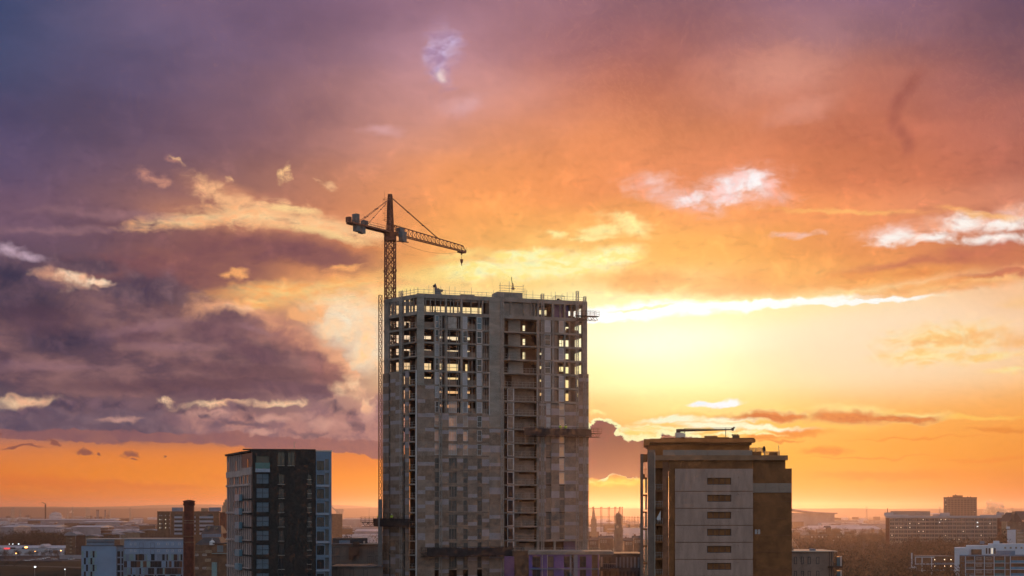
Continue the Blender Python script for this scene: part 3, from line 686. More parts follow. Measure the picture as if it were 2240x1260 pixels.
# side wall at the right back and dividing walls
FG = Face((D[0] + .1, D[1] - .2), (C[0] - .05, C[1] + .2))
for px in (893, 1058, 1180):
    a = F2.at(max(px, 912)) - F2.n * .7; b = F2.at(max(px, 912)) - F2.n * 3.0
    if px == 893:
        a = F1.at(894) - F1.n * .6; b = a + (Vector((a.x, a.y)).normalized()) * 3.0
    for k in range(-4, 14):
        if px in (1180,) and k > 7: continue
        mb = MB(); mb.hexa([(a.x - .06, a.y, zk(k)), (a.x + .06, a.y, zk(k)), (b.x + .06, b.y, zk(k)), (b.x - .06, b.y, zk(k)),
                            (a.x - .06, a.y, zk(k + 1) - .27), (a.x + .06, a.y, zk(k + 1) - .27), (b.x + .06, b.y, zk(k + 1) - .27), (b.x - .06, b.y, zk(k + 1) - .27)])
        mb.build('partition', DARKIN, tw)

# --- light that shows right through: openings in the inner walls, floor by floor (photo columns/rows)
def cA(x0, x1, y0, y1): return (820 + x0 / 5.04, 820 + x1 / 5.04, 630 + y0 / 5.04, 630 + y1 / 5.04)
def cB(x0, x1, y0, y1): return (1060 + x0 / 4.665, 1060 + x1 / 4.665, 610 + y0 / 4.665, 610 + y1 / 4.665)
def cC(x0, x1, y0, y1): return (1060 + x0 / 4.665, 1060 + x1 / 4.665, 860 + y0 / 4.665, 860 + y1 / 4.665)
def cD(x0, x1, y0, y1): return (800 + x0 / 3.15, 800 + x1 / 3.15, 860 + y0 / 3.15, 860 + y1 / 3.15)
LIT = {14: [(903, 949, 656, 685), (955, 1004, 657, 686), (1014, 1057, 659, 688), (1241, 1247, 668, 690), (1254, 1283, 666, 692), cA(300, 382, 150, 262), cA(398, 442, 155, 258), cA(455, 468, 160, 256), cA(485, 550, 162, 250), cA(568, 587, 165, 246), cA(612, 636, 168, 248), cA(658, 676, 168, 250), cA(690, 746, 160, 250),
            cA(766, 792, 172, 255), cA(803, 892, 175, 258), cA(895, 942, 168, 262), cA(966, 1042, 180, 270), cA(1060, 1070, 188, 270), cA(1088, 1100, 190, 270),
            cB(400, 470, 292, 375), cB(480, 495, 298, 345), cB(508, 518, 330, 370), cB(553, 586, 298, 362), cB(592, 630, 298, 368), cB(842, 858, 290, 378), cB(905, 915, 262, 362), cB(925, 948, 262, 392), cB(960, 1000, 262, 390), cB(1000, 1036, 262, 385)],
 13: [cA(690, 706, 338, 350), cA(690, 715, 372, 390), cA(658, 668, 396, 406), cA(820, 852, 376, 395), cA(855, 902, 350, 402), cA(1000, 1026, 382, 438),
      cB(392, 412, 470, 528), cB(482, 500, 448, 461), cB(765, 862, 462, 500), cB(815, 830, 500, 520), cB(925, 960, 450, 522), cB(962, 998, 447, 556)],
 12: [cA(545, 592, 487, 497), cA(545, 616, 515, 560), cA(690, 742, 525, 552), cA(790, 836, 497, 508), cA(796, 850, 526, 562), cA(848, 912, 528, 576), cA(998, 1044, 535, 570), cA(1055, 1078, 508, 518),
      cB(392, 411, 610, 672), cB(482, 500, 591, 600), cB(765, 813, 605, 692), cB(820, 860, 598, 694), cB(926, 960, 586, 700), cB(963, 998, 586, 700)],
 11: [cA(588, 616, 645, 654), cA(545, 616, 666, 684), cA(700, 713, 672, 712), cA(838, 902, 653, 665), cA(797, 913, 677, 694), cA(1017, 1025, 684, 756), cA(1015, 1042, 683, 698),
      cB(392, 411, 745, 817), cB(552, 590, 755, 772), cB(806, 860, 735, 817), cB(926, 960, 725, 833), cB(963, 998, 725, 833)],
 10: [cA(580, 616, 795, 806), cA(545, 616, 817, 897), cA(690, 742, 822, 894), cA(820, 894, 805, 817), cA(796, 913, 826, 908), cA(1001, 1024, 840, 912),
      cB(482, 500, 866, 877), cB(552, 590, 888, 917), cB(765, 814, 878, 942), cB(820, 860, 870, 962), cB(926, 960, 862, 978), cB(963, 1000, 862, 980)],
 9: [cA(605, 616, 948, 961), cA(545, 616, 970, 997), cA(720, 740, 978, 1001), cA(704, 713, 985, 1048), cA(847, 902, 957, 970), cA(797, 913, 978, 1004), cA(1016, 1044, 982, 1009),
     cB(552, 590, 1020, 1048), cB(818, 860, 1012, 1112), cB(962, 998, 1002, 1016), cB(948, 962, 1018, 1097)],
 8: [cA(720, 742, 1124, 1156), cA(820, 894, 1105, 1118), cA(797, 912, 1127, 1160), cA(1022, 1044, 1132, 1162), cA(704, 713, 1150, 1190),
     cB(552, 590, 1162, 1190), cB(805, 860, 1148, 1242), cB(950, 963, 1153, 1202)],
 7: [cD(505, 527, 68, 95), cD(560, 630, 66, 98), cD(700, 714, 74, 100), cC(804, 816, 118, 172), cC(764, 800, 118, 172)],
 6: [cD(570, 628, 160, 230), cD(492, 506, 160, 192), cC(764, 816, 255, 345)],
 5: [cD(570, 628, 260, 330), cD(476, 500, 262, 328), cD(672, 700, 262, 328), cC(764, 812, 410, 502)],
 4: [cD(574, 628, 352, 388), cD(688, 704, 353, 389), cD(480, 504, 352, 386), cC(764, 812, 538, 642)],
 3: [cD(490, 507, 456, 495), cC(764, 812, 680, 737), cC(790, 812, 737, 780)],
 2: [cC(772, 812, 818, 918)]}
LITL = {14: [cA(110, 152, 140, 298), cA(158, 222, 140, 296), cA(238, 288, 118, 276)],
 13: [cA(155, 186, 348, 412), cA(198, 222, 348, 455), cA(238, 271, 350, 428), cA(322, 341, 350, 416), cA(350, 381, 354, 379)],
 12: [cA(157, 186, 500, 632), cA(194, 232, 498, 626), cA(240, 273, 498, 610), cA(320, 382, 505, 568)],
 11: [cA(158, 180, 655, 780), cA(228, 273, 653, 738), cA(322, 341, 655, 692), cA(350, 381, 657, 692)],
 10: [cA(158, 180, 812, 934), cA(228, 273, 803, 918), cA(320, 382, 810, 897)],
 9: [cA(160, 176, 965, 1085), cA(322, 336, 960, 1060)], 8: [cA(160, 176, 1122, 1236), cA(322, 336, 1122, 1220)],
 7: [cD(162, 172, 70, 150), cD(263, 270, 75, 150)], 6: [cD(162, 172, 165, 235), cD(264, 270, 170, 240)], 5: [cD(162, 172, 260, 335), cD(264, 270, 270, 330)],
 4: [cD(162, 172, 355, 428), cD(264, 270, 360, 420)]}
for k in range(-11, 15):
    z0 = zk(k) + .005; z1 = (zk(k + 1) - .265) if k < 14 else ROOF - .755
    if k == 13: z1 = zk(14) - .27
    if k == 14: z0 = zk(14) + .495
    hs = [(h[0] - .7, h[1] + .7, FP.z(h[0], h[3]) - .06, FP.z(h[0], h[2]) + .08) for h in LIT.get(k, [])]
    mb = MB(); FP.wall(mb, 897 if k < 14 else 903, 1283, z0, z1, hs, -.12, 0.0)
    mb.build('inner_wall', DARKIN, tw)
    hs = [(h[0], h[1], FB.z(h[0], h[3]), FB.z(h[0], h[2])) for h in LITL.get(k, [])]
    if k < 14:
        mb = MB(); FB.wall(mb, 841.5, 896, z0, z1, hs, -.2, 0.0); mb.build('rear_wall', BOARD_B, tw)
# gable wall: open on the upper storeys, seen from inside through the corner bay
for k in range(-11, 15):
    z0 = zk(k) + .005 + (.49 if k == 14 else 0); z1 = (zk(k + 1) - .265) if k < 14 else ROOF - .755
    hs = [(1254, 1274, z0 + .15, z1 - .1)] if k >= 8 else []
    mb = MB(); FG.wall(mb, 1253.3, 1283.5, z0, z1 if k != 13 else zk(14) - .27, hs, -.1, .1); mb.build('gable_wall', BOARD_B, tw)
# glazing bars and guard rails in the rear openings
mb = MB()
for k in range(2, 15):
    z0 = zk(k) + (.5 if k == 14 else 0); z1 = zk(k + 1) - .27 if k < 14 else ROOF - .8
    random.seed(100 + k)
    x = 845.0
    while x < 1230:
        FB.box(mb, x, x + random.choice((.5, .8, 1.1)), z0, z1, -.1, 0.02)
        x += random.uniform(9, 18)
    for zz in (1.0, 2.0): FB.box(mb, 842, 1230, z0 + zz, z0 + zz + .09, -.06, 0.0)
mb.build('rear_framing', STEEL, tw)

# --- infill of the open storeys
random.seed(11)
def win(face, x0, x1, z0, z1, pane, frame=FRAMEW, bars=1, tran=True, o=0.0, parent=None, name='window'):
    mb = MB(); t = 0.09
    a = face.at(x0).y / F; w = t / a / 1.0
    face.box(mb, x0, x0 + w, z0, z1, -.10 + o, .04 + o); face.box(mb, x1 - w, x1, z0, z1, -.10 + o, .04 + o)
    face.box(mb, x0 + w, x1 - w, z1 - t, z1, -.10 + o, .04 + o); face.box(mb, x0 + w, x1 - w, z0, z0 + t, -.10 + o, .04 + o)
    for b in range(bars):
        xm = x0 + (x1 - x0) * (b + 1) / (bars + 1)
        face.box(mb, xm - w / 2, xm + w / 2, z0 + t, z1 - t, -.08 + o, .02 + o)
    if tran: face.box(mb, x0 + w, x1 - w, (z0 + z1) / 2 - .04, (z0 + z1) / 2 + .04, -.07 + o, .025 + o)
    nb = len(mb.f)
    face.box(mb, x0 + w, x1 - w, z0 + t, z1 - t, -.05 + o, -.03 + o, 1)
    return mb.build(name, [frame, pane], parent or tw)
for k in range(7, 14):
    z0, z1 = zk(k) + .125, zk(k + 1) - .285
    lite = {13: 1, 11: 1, 9: 1, 8: 1, 7: 1}.get(k, 0)
    if k >= 9:   # blockwork halves behind the left bay
        if k in (13, 11, 9): mb = MB(); F2.box(mb, 928, 949.5, z0, z0 + 1.25, -.5, -.3); mb.build('infill_panel', BLOCK, tw)
    if lite:
        win(F2, 951.8, 960, z0, z1, FILM if k != 13 else GLASSB, bars=0, name='window_frame')
        win(F2, 1012.3, 1022.5, z0, z1, FILM, bars=0, name='window_frame')
        win(F2, 1043.2, 1053.5, z0, z1, FILM if k != 13 else GLASSB, bars=0, name='window_frame')
        mb = MB()
        if k not in (12,):
            F2.box(mb, 980.5, 998.5, z0, z0 + (1.15 if k > 8 else .7), -.6, -.4); F2.box(mb, 1024, 1041.3, z0, z0 + (1.15), -.6, -.4); F2.box(mb, 1057.2, 1069.5, z0, z0 + 1.1, -.6, -.4)
        mb.build('infill_panel', BLOCK, tw)
    else:
        win(F2, 951.8, 960, z0, z1, GLASS, bars=0, name='window_frame'); win(F2, 1012.3, 1022.5, z0, z1, GLASS, bars=0, name='window_frame') if k == 12 else None
        win(F2, 1043.2, 1054, z0, z1, GLASS, bars=0, name='window_frame')
    # slender studs
    mb = MB()
    for x in (972, 979.5, 984, 999.5, 1003.5, 1026, 1033, 1060, 1064.5): F2.box(mb, x, x + .8, z0, z1, -.35, -.25)
    if k == 13: F2.box(mb, 981, 999.2, z0 + .05, z1, -.3, -.28)
    mb.build('stud_frame', STEEL, tw)
    if k >= 8:
        if k in (13, 11, 9, 8): win(F2, 1191.5, 1204.5, z0 + .05, z1, FILM, bars=0, name='window_frame')
        else: win(F2, 1191.5, 1204.5, z0 + .05, z1, GLASS, bars=0, name='window_frame')
        if k in (11, 9, 8): win(F2, 1222.5, 1233.5, z0 + .05, z1, FILM, bars=0, name='window_frame')
        elif k == 13: win(F2, 1222.5, 1233.5, z0 + .05, z1, CURT, bars=0, name='window_frame')
        mb = MB()
        for x in (1181, 1186.5, 1206, 1214, 1220.5, 1245, 1249.5, 1254, 1257.5): F2.box(mb, x, x + 1.0, z0, z1, -.35, -.25)
        F2.box(mb, 1245, 1249, z0, z1, -.5, -.45); F2.box(mb, 1214.5, 1220, z0, z1, -.55, -.5)
        mb.build('stud_frame', BOARD_B, tw)
# top storey mullions
mb = MB()
z0, z1 = zk(14) + .5, ROOF - .76
for x in (931, 941, 952, 963.5, 985, 992, 1001, 1030, 1047.5, 1117, 1146, 1161, 1168.5, 1190, 1225, 1251, 1262): 
    mb = MB(); F2.box(mb, x, x + 1.5, z0, z1, -.45, -.1); mb.build('mullion', CONC, tw)
for x in (856, 862.5, 886.5, 890.5, 896, 903): mb = MB(); F1.box(mb, x, x + 1.4, z0, z1, -.45, -.1); mb.build('mullion', CONC, tw)
mb = MB()
F2.box(mb, 928, 1069.5, z1 - .45, z1, -.5, -.46); F2.box(mb, 1102, 1173, z0, z0 + 2.9, -.62, -.6)
mb.build('head_panel', CONC, tw)
mb = MB(); F2.box(mb, 1214, 1234, z0, z1, -1.2, -1.1); F2.box(mb, 1236, 1247, z0, z1, -1.2, -1.1); mb.build('membrane_panel', M('membrane_dull_purple', (0.13, 0.10, 0.19), .2, .6), tw)

# --- clad storeys: boards in shifting tones between the window columns
random.seed(5)
def clad(face, x0, x1, k0, k1, xbase, seed, light=.3, o=.12, name='cladding_panel', top=None):
    rnd = random.Random(seed); mb = MB()
    zt = top if top else zk(k1); ph = rnd.choice((0.15, .9, 1.7, 2.2)); z = zk(k0)
    k = k0
    while z < zt - .02:
        if rnd.random() < .25: ph = rnd.choice((0.15, .9, 1.7, 2.2))
        h = .8 if rnd.random() < .8 else 1.5
        segs = [(z, z + ph, 1 + (k % 2)), (z + ph, z + ph + h, 0 if rnd.random() < .85 else 2), (z + ph + h, zk(k + 1), 2 - (rnd.random() < .5))]
        for a_, b_, mi in segs:
            a_, b_ = max(a_, z), min(b_, zk(k + 1), zt)
            if b_ > a_ + .01: face.box(mb, x0, x1, a_, b_, -.1, o + (.006 if mi == 0 else 0), mi)
        k += 1; z = zk(k)
    return mb.build(name, [BOARD_A, BOARD_B, BOARD_C], tw)
PURT = M('membrane_dull_purple', (0.13, 0.10, 0.19), .2, .6)
T1 = F1.z(846, 817); T2 = F2.z(935, 843); T3 = F2.z(1010, 905); T4 = F2.z(1230, 884.5)
KB = -11
clad(F1, 838.3, 850.8, KB, 0, 0, 1, .25, top=T1); clad(F1, 854.8, 866, KB, 0, 0, 2, .3, top=T1); clad(F1, 866, 880, KB, 0, 0, 3, .35, top=T1)
clad(F1, 886.5, 895, KB, 0, 0, 4, .3, top=T1)
clad(F2, 913, 930, KB, 0, 0, 5, .33, top=T2); clad(F2, 930.05, 950.3, KB, 0, 0, 6, .35, top=T2)
for x0, x1, s_, l in ((962.7, 981.2, 7, .3), (999.5, 1012.7, 8, .3), (1023.7, 1043.5, 9, .35), (1054.2, 1069.9, 10, .35)):
    clad(F2, x0, x1, KB, 0, 0, s_, l, top=T3)
clad(F2, 1070.1, 1100.4, KB, 0, 0, 11, .3, o=.17, top=zk(6) + .3)
for x0, x1, s_, l in ((1179.7, 1193.7, 12, .25), (1205.5, 1223, 13, .35), (1235, 1264.5, 14, .32), (1264.6, 1287.3, 15, .2)):
    clad(F2, x0, x1, -2, 0, 0, s_, l, top=T4 if x1 < 1280 else F2.z(1275, 818))
# brown bands at floor lines, ledges
for k in range(-2, 7):
    mb = MB(); F2.box(mb, 962.7, 1069.5, zk(k) - .2, zk(k) + .12, .125, .135)
    mb.build('floor_band', BLOCK, tw)
# windows of the clad storeys
for k in range(-4, 8):
    z0 = zk(k) + .2; z1 = zk(k + 1) - .45
    lit4 = {7: CURT, 6: CURT, 5: CURT}
    for i, (x0, x1) in enumerate(((950.4, 962.6), (981.3, 999.4), (1012.8, 1023.6), (1043.6, 1054.1))):
        if k == 7 and i > 0: pane = FILM if i != 1 else CURT
        else: pane = CURT if (k in (5, 6) and i in (0, 1, 2)) else PALEG
        if k == 7 and i == 0: pane = PALEG
        if k == 4 and i in (1, 2, 0): pane = CURT
        fr = BOARD_B if k < 4 else FRAMEW
        if k in (3, 2, -1, 0) and i in (1, 3): fr = BOARD_C
        win(F2, x0, x1, z0, z1, pane, fr, bars=2 if i == 1 else 0, tran=(i != 1))
        mb = MB(); F2.box(mb, x0, x1, z1, zk(k + 1) + .2, -.1, .1); mb.build('spandrel', BOARD_C if (k + i) % 2 else BOARD_B, tw)
for k in range(-2, 8):
    z0 = zk(k) + .1; z1 = zk(k + 1) - .25
    win(F2, 1193.9, 1205.3, z0, z1, FILM if k > 5 else (PALEG if k % 3 else BOARD_B), BOARD_B, bars=0)
    win(F2, 1223.2, 1234.8, z0, z1, CURT if k > 1 else PALEG, FRAMEW if k > 1 else BOARD_B, bars=0)
    mb = MB(); F2.box(mb, 1193.9, 1205.3, z1, z0 + H, -.1, .1); F2.box(mb, 1223.2, 1234.8, z1, z0 + H, -.1, .1)
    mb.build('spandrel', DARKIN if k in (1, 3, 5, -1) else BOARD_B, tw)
for k in range(-5, 10):      # narrow windows of the left face
    z0 = zk(k) + .15; z1 = zk(k + 1) - .15
    mb = MB(); F1.box(mb, 851, 854.6, z0, z1, -.2, -.1); 
    if k < 4: mb.build('window', PALEG, tw)
    mb = MB(); F1.box(mb, 880.4, 886.2, z0, z1, -.5, -.4)
    if k < 4: mb.build('window', PALEG, tw)
    mb = MB(); F1.box(mb, 851, 854.6, z1, z0 + H, -.2, .0); F1.box(mb, 880.4, 886.2, z1, z0 + H, -.2, -.1); mb.build('spandrel', BOARD_B, tw)
# --- balconies: corner stack on the left face and the recessed stack right of the core
def balcony(face, x0, x1, k, back, rails=True, slab=CONC, out=.35):
    mb = MB(); face.box(mb, x0, x1, zk(k) - .22, zk(k) + .06, -back, out)
    b = mb.build('balcony', slab, tw)
    if rails:
        mb = MB()
        for zz in (.55, 1.1): face.box(mb, x0 + .3, x1 - .3, zk(k) + zz, zk(k) + zz + .05, out - .1, out - .05)
        n = max(2, int((x1 - x0) / 8))
        for i in range(n + 1):
            x = x0 + .3 + (x1 - x0 - 1.0) * i / n
            face.box(mb, x, x + .35, zk(k) + .06, zk(k) + 1.12, out - .12, out - .04)
        mb.build('balcony_railing', STEEL, b)
for k in range(-5, 14):
    balcony(F1, 895.4, 911.6, k, 1.6)
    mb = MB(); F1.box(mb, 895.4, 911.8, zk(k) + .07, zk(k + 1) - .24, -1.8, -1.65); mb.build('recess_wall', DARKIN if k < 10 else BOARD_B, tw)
column(F1, 911, 912.4, -1 + 1, zk(10), .1, .3, FRAMEW, 'corner_trim')
for k in range(-4, 13):
    if k < 11: balcony(F2, 1100.8 if k > 6 else 1121.5, 1174.6, k, 1.8)
    elif k == 11: balcony(F2, 1100.8, 1128, k, 1.8)
    else: balcony(F2, 1100.8, 1122, k, 1.8, False)
for k in range(-4, 14):
    zz0, zz1 = zk(k) + .07, zk(k + 1) - .27
    mb = MB()
    if k >= 10: F2.box(mb, 1117, 1143.5 if k > 10 else 1150, zz0, zz1, -1.9, -1.75); m_ = CONC2
    else: F2.box(mb, 1125, 1141 if k < 7 else 1174, zz0, zz1, -2.0, -1.85); F2.box(mb, 1141, 1174.6, zz0, zz1 - .5, -2.15, -2.0); m_ = BOARD_B if k < 4 else BLOCK
    mb.build('recess_wall', m_, tw)
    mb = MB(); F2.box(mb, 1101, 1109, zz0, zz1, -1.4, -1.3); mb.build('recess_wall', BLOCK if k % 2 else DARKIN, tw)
# white steel window frames beside the core
for k in range(-3, 10):
    if k < 9: win(F2, 1109.8, 1122.6, zk(k) + .1, zk(k + 1) - .35, GLASS if k < 3 else BLOCK, FRAMEW, bars=0, tran=False, o=.1)
column(F2, 1122.7, 1124, zk(-4), zk(9), .05, .22, FRAMEW, 'frame_post')
column(F2, 1174.2, 1175, zk(6), zk(10), .1, .22, FRAMEW, 'frame_post')
column(F2, 1069.2, 1070.2, zk(7) - .2, zk(10), .15, .25, FRAMEW, 'frame_post')
# storey under the cladding on the right: columns and purple wall
mb = MB()
for x in (1125, 1176, 1212, 1268, 1281): F2.box(mb, x, x + 4, zk(-4), zk(-2) - .1, -.6, .0)
mb.build('column', CONC, tw)
mb = MB(); F2.box(mb, 1236, 1266, zk(-3), zk(-2) - .3, -1.0, -.9); mb.build('membrane_panel', M('membrane_dull_purple', (0.13, 0.10, 0.19), .2, .6), tw)
mb = MB(); F2.box(mb, 1122, 1286, zk(-2) - .35, zk(-2) - .02, -.3, .2); mb.build('edge_beam', CONC, tw)

# --- scaffold edge protection round the roof
gr = thing('guard_railing', tuple(F2.pt(1100, ROOF, -.2)), 'thin scaffold guard rail round the roof edge of the unfinished tower', 'guard rail')
mb = MB(); random.seed(3)
x = 915
while x < 1284:
    if not (1086 < x < 1148):
        F2.box(mb, x, x + .55, ROOF, ROOF + random.choice((1.2, 1.3, 1.7, 2.1)), -.35, -.28)
    x += random.uniform(7, 17)
mb.build('post', STEEL, gr)
mb = MB()
for x0, x1 in ((915, 1088), (1148, 1284)):
    for zz in (.5, 1.05): F2.box(mb, x0, x1, ROOF + zz, ROOF + zz + .06, -.37, -.33)
for zz in (.5, 1.05): F1.box(mb, 868, 912, ROOF + zz, ROOF + zz + .06, -.37, -.33)
x = 870
while x < 912: F1.box(mb, x, x + .5, ROOF, ROOF + 1.5, -.35, -.28); x += 8.3
mb.build('rail', STEEL, gr)
sc = thing('scaffold', tuple(F2.pt(1120, ROOF + 1.55, -3)), 'small tube scaffold standing on the concrete block in the middle of the tower roof', 'scaffold')
mb = MB()
for x, h in ((1096, 2.9), (1116, 3.3), (1122, 2.2), (1146.5, 2.7), (1150.5, 1.6)): F2.box(mb, x, x + .7, ROOF, ROOF + 1.3 + h * .8, -.9, -.8)
for zz in (1.8, 2.35, 2.9): F2.box(mb, 1094, 1150 - (zz - 1.8) * 4, ROOF + zz, ROOF + zz + .07, -.96, -.9)
mb.build('tube_frame', STEEL, sc)
mb = MB(); mb.bar(F2.pt(1126, ROOF + 2.1, -1.3), F2.pt(1122.5, ROOF + 5.0, -1.3), .13); mb.bar(F2.pt(1128.5, ROOF + 2.1, -1.3), F2.pt(1125.5, ROOF + 3.7, -1.3), .13)
F2.box(mb, 1123, 1129, ROOF + 2.3, ROOF + 2.65, -1.6, -1.2); mb.build('leaning_pole', NETB, sc)
fw = thing('formwork_skip', tuple(F2.pt(960, ROOF + .2, -1)), 'grey wedge-shaped formwork skip standing on the tower roof edge', 'skip')
mb = MB()
q = [F2.pt(954.5, ROOF + .18, -1.6), F2.pt(968.5, ROOF + .18, -1.6), F2.pt(968.5, ROOF + .18, -.4), F2.pt(954.5, ROOF + .18, -.4)]
mb.hexa([q[3], q[2], q[1], q[0], F2.pt(953.8, ROOF + 2.6, -.4), F2.pt(957.5, ROOF + 1.6, -.4), F2.pt(957.5, ROOF + 1.6, -1.6), F2.pt(953.8, ROOF + 2.6, -1.6)]); mb.build('tub', CRANEG, fw)
mb = MB(); F2.box(mb, 957.8, 970.5, ROOF + .9, ROOF + 1.35, -1.5, -.5); F2.box(mb, 961, 963, ROOF + 1.35, ROOF + 1.7, -1.2, -.8); mb.build('rim', CONC, fw)
fl = thing('floodlight_pole', tuple(F2.pt(949.3, ROOF, -.4)), 'thin lamp pole on the tower roof, left of the wedge-shaped skip', 'floodlight')
mb = MB(); F2.box(mb, 949, 949.7, ROOF, ROOF + 1.9, -.5, -.4); mb.build('pole', STEEL, fl)
mb = MB(); F2.box(mb, 948.6, 952.2, ROOF + 1.75, ROOF + 2.2, -.7, -.3); mb.build('lamp_head', NETB, fl)
cg = thing('storage_cage', tuple(F2.pt(1228, ROOF, -2)), 'small open steel cage on the right half of the tower roof', 'cage')
mb = MB()
for x in (1218.5, 1237): 
    for o_ in (-1.0, -3.0): F2.box(mb, x, x + .9, ROOF, ROOF + 1.3, o_ - .08, o_)
for o_ in (-1.0, -3.0): F2.box(mb, 1218.5, 1237.9, ROOF + 1.25, ROOF + 1.35, o_ - .08, o_)
mb.build('frame', STEEL, cg)
mb = MB(); F2.box(mb, 1224, 1228, ROOF, ROOF + .75, -2, -1.2); F2.box(mb, 1229, 1232, ROOF, ROOF + .5, -2, -1.2); mb.build('stacked_load', NETB, cg)

# ================================================================== mast climbing platforms
def mast_climber(label, face, x0, x1, y, masts, d_out, net=True, deck=1.1, tops=None, xt=None):
    zc = face.z((x0 + x1) / 2, y)
    root = thing('mast_climber', tuple(face.pt((x0 + x1) / 2, 0, d_out)), label, 'work platform', 'mast climbing work platforms on the unfinished tower')
    for (mx, ytop) in masts:
        p = face.at(mx) + face.n * (d_out - .75)
        mb = MB(); lattice(mb, p.x, p.y, 0, EYE + (HOR - ytop) * p.y / F, .55, .075, 1.5, atan(face.u.y / face.u.x))
        mb.build('mast', STEEL, root)
    mb = MB()
    n = face.n
    face.box(mb, x0, x1, zc - .1, zc, d_out - .35, d_out + deck)
    mb.build('deck', NETB, root)
    mb = MB()
    for o_ in (d_out - .3, d_out + deck):
        for zz in (-1.0, -.15): face.box(mb, x0 + 3, x1 - 3, zc + zz, zc + zz + .09, o_ - .09, o_)
        m = int((x1 - x0) / 7); prev = None
        for i in range(m + 1):
            x = x0 + 3 + (x1 - x0 - 6) * i / m
            pt = face.pt(x, zc + (-1.0 if i % 2 else -.12), o_ - .04)
            if prev is not None: mb.bar(prev, pt, .07)
            prev = pt
    mb.build('truss', NETB, root)
    mb = MB()
    for zz in (.35, .75, 1.1): face.box(mb, x0, x1, zc + zz, zc + zz + .05, d_out + deck - .06, d_out + deck); face.box(mb, x0, x1, zc + zz, zc + zz + .05, d_out - .35, d_out - .3)
    m = int((x1 - x0) / 9)
    for i in range(m + 1):
        x = x0 + (x1 - x0 - .6) * i / m
        face.box(mb, x, x + .5, zc, zc + 1.15, d_out + deck - .06, d_out + deck)
    mb.build('guard_rail', NETB, root)
    if net:
        mb = MB(); face.box(mb, x0 + 12, x1 - 2, zc - .8, zc + 1.0, d_out + deck + .005, d_out + deck + .025); mb.build('debris_net', NETB, root)
    return root, zc
P1, zP1 = mast_climber('mast platform low on the left corner of the unfinished tower, holding two yellow-clad workers', F1, 808, 916, 1142, ((883, 637),), 1.4, False)
# the left platform also has its dark net over the right part only
mb = MB(); F1.box(mb, 836, 915.5, zP1 - .9, zP1 + .75, 2.51, 2.53); mb.build('debris_net', NETB, P1)
P2, zP2 = mast_climber('long dark netted mast platform across the foot of the unfinished tower', F2, 916, 1141, 1207, ((962.5, 690), (1097.5, 640)), 1.2)
P3, zP3 = mast_climber('mast platform halfway up the right side of the unfinished tower', F2, 1136, 1309, 947, ((1185.5, 643), (1277.5, 649)), 1.2, False)
mb = MB(); F2.box(mb, 1140, 1286, zP3 - .8, zP3 + .85, 2.31, 2.33); mb.build('debris_net', NETB, P3)
P4, zP4 = mast_climber('short mast platform poking out at the top right corner of the unfinished tower', F2, 1254, 1304, 693, ((1262, 637),), 1.0, False)
# goods hoist mast on the left
hm = thing('hoist_mast', (-30, 305, 0), 'slim free-standing lattice hoist mast along the left edge of the unfinished tower', 'hoist')
mb = MB(); x_, y_ = PX(832, 305.6), 305.6
lattice(mb, x_, y_, 0, PZ(646, y_), .74, .1, 1.5, .2); mb.build('mast', M('sunlit_hoist_steel', (.22, .10, .05), .2, 1, .6), hm)  # steel tinted orange-brown: the warm light on it is put into the colour
mb = MB(); mb.box(x_ - .45, x_ + .45, y_ - .6, y_ + .4, 0, PZ(1092, y_)); mb.build('enclosure', CRANEG, hm)
mb = MB()
for py in (666, 700, 790, 880, 960, 1030): mb.bar((x_, y_, PZ(py, y_)), (A[0] + .3, A[1] + .1, PZ(py, y_)), .07)
mb.build('wall_tie', STEEL, hm)

# ================================================================== people
def person_mesh(pose):
    bm = bpy.data.meshes.new('person_body')
    V_ = {'pel': (0, 0, .95), 'ch': (0, .02, 1.25), 'nk': (0, .03, 1.48), 'hd0': (0, .0, 1.58), 'hd1': (0, -.01, 1.72),
          'sL': (-.19, .02, 1.42), 'sR': (.19, .02, 1.42), 'eL': (-.27, -.05, 1.15), 'eR': (.27, -.08, 1.16), 'hL': (-.22, -.28, 1.02), 'hR': (.18, -.3, 1.06),
          'pL': (-.1, 0, .9), 'pR': (.1, 0, .9), 'kL': (-.12, -.05, .5), 'kR': (.12, .03, .5), 'aL': (-.12, .02, .09), 'aR': (.13, .08, .09), 'tL': (-.13, -.14, .04), 'tR': (.15, -.08, .04)}
    R_ = dict(pel=.15, ch=.165, nk=.06, hd0=.085, hd1=.085, sL=.075, sR=.075, eL=.05, eR=.05, hL=.04, hR=.04, pL=.1, pR=.1, kL=.065, kR=.065, aL=.045, aR=.045, tL=.04, tR=.04)
    names = list(V_)
    es = [('pel', 'ch'), ('ch', 'nk'), ('nk', 'hd0'), ('hd0', 'hd1'), ('ch', 'sL'), ('ch', 'sR'), ('sL', 'eL'), ('eL', 'hL'), ('sR', 'eR'), ('eR', 'hR'),
          ('pel', 'pL'), ('pel', 'pR'), ('pL', 'kL'), ('kL', 'aL'), ('aL', 'tL'), ('pR', 'kR'), ('kR', 'aR'), ('aR', 'tR')]
    bm.from_pydata([V_[n] for n in names], [(names.index(a), names.index(b)) for a, b in es], [])
    return bm, names, R_
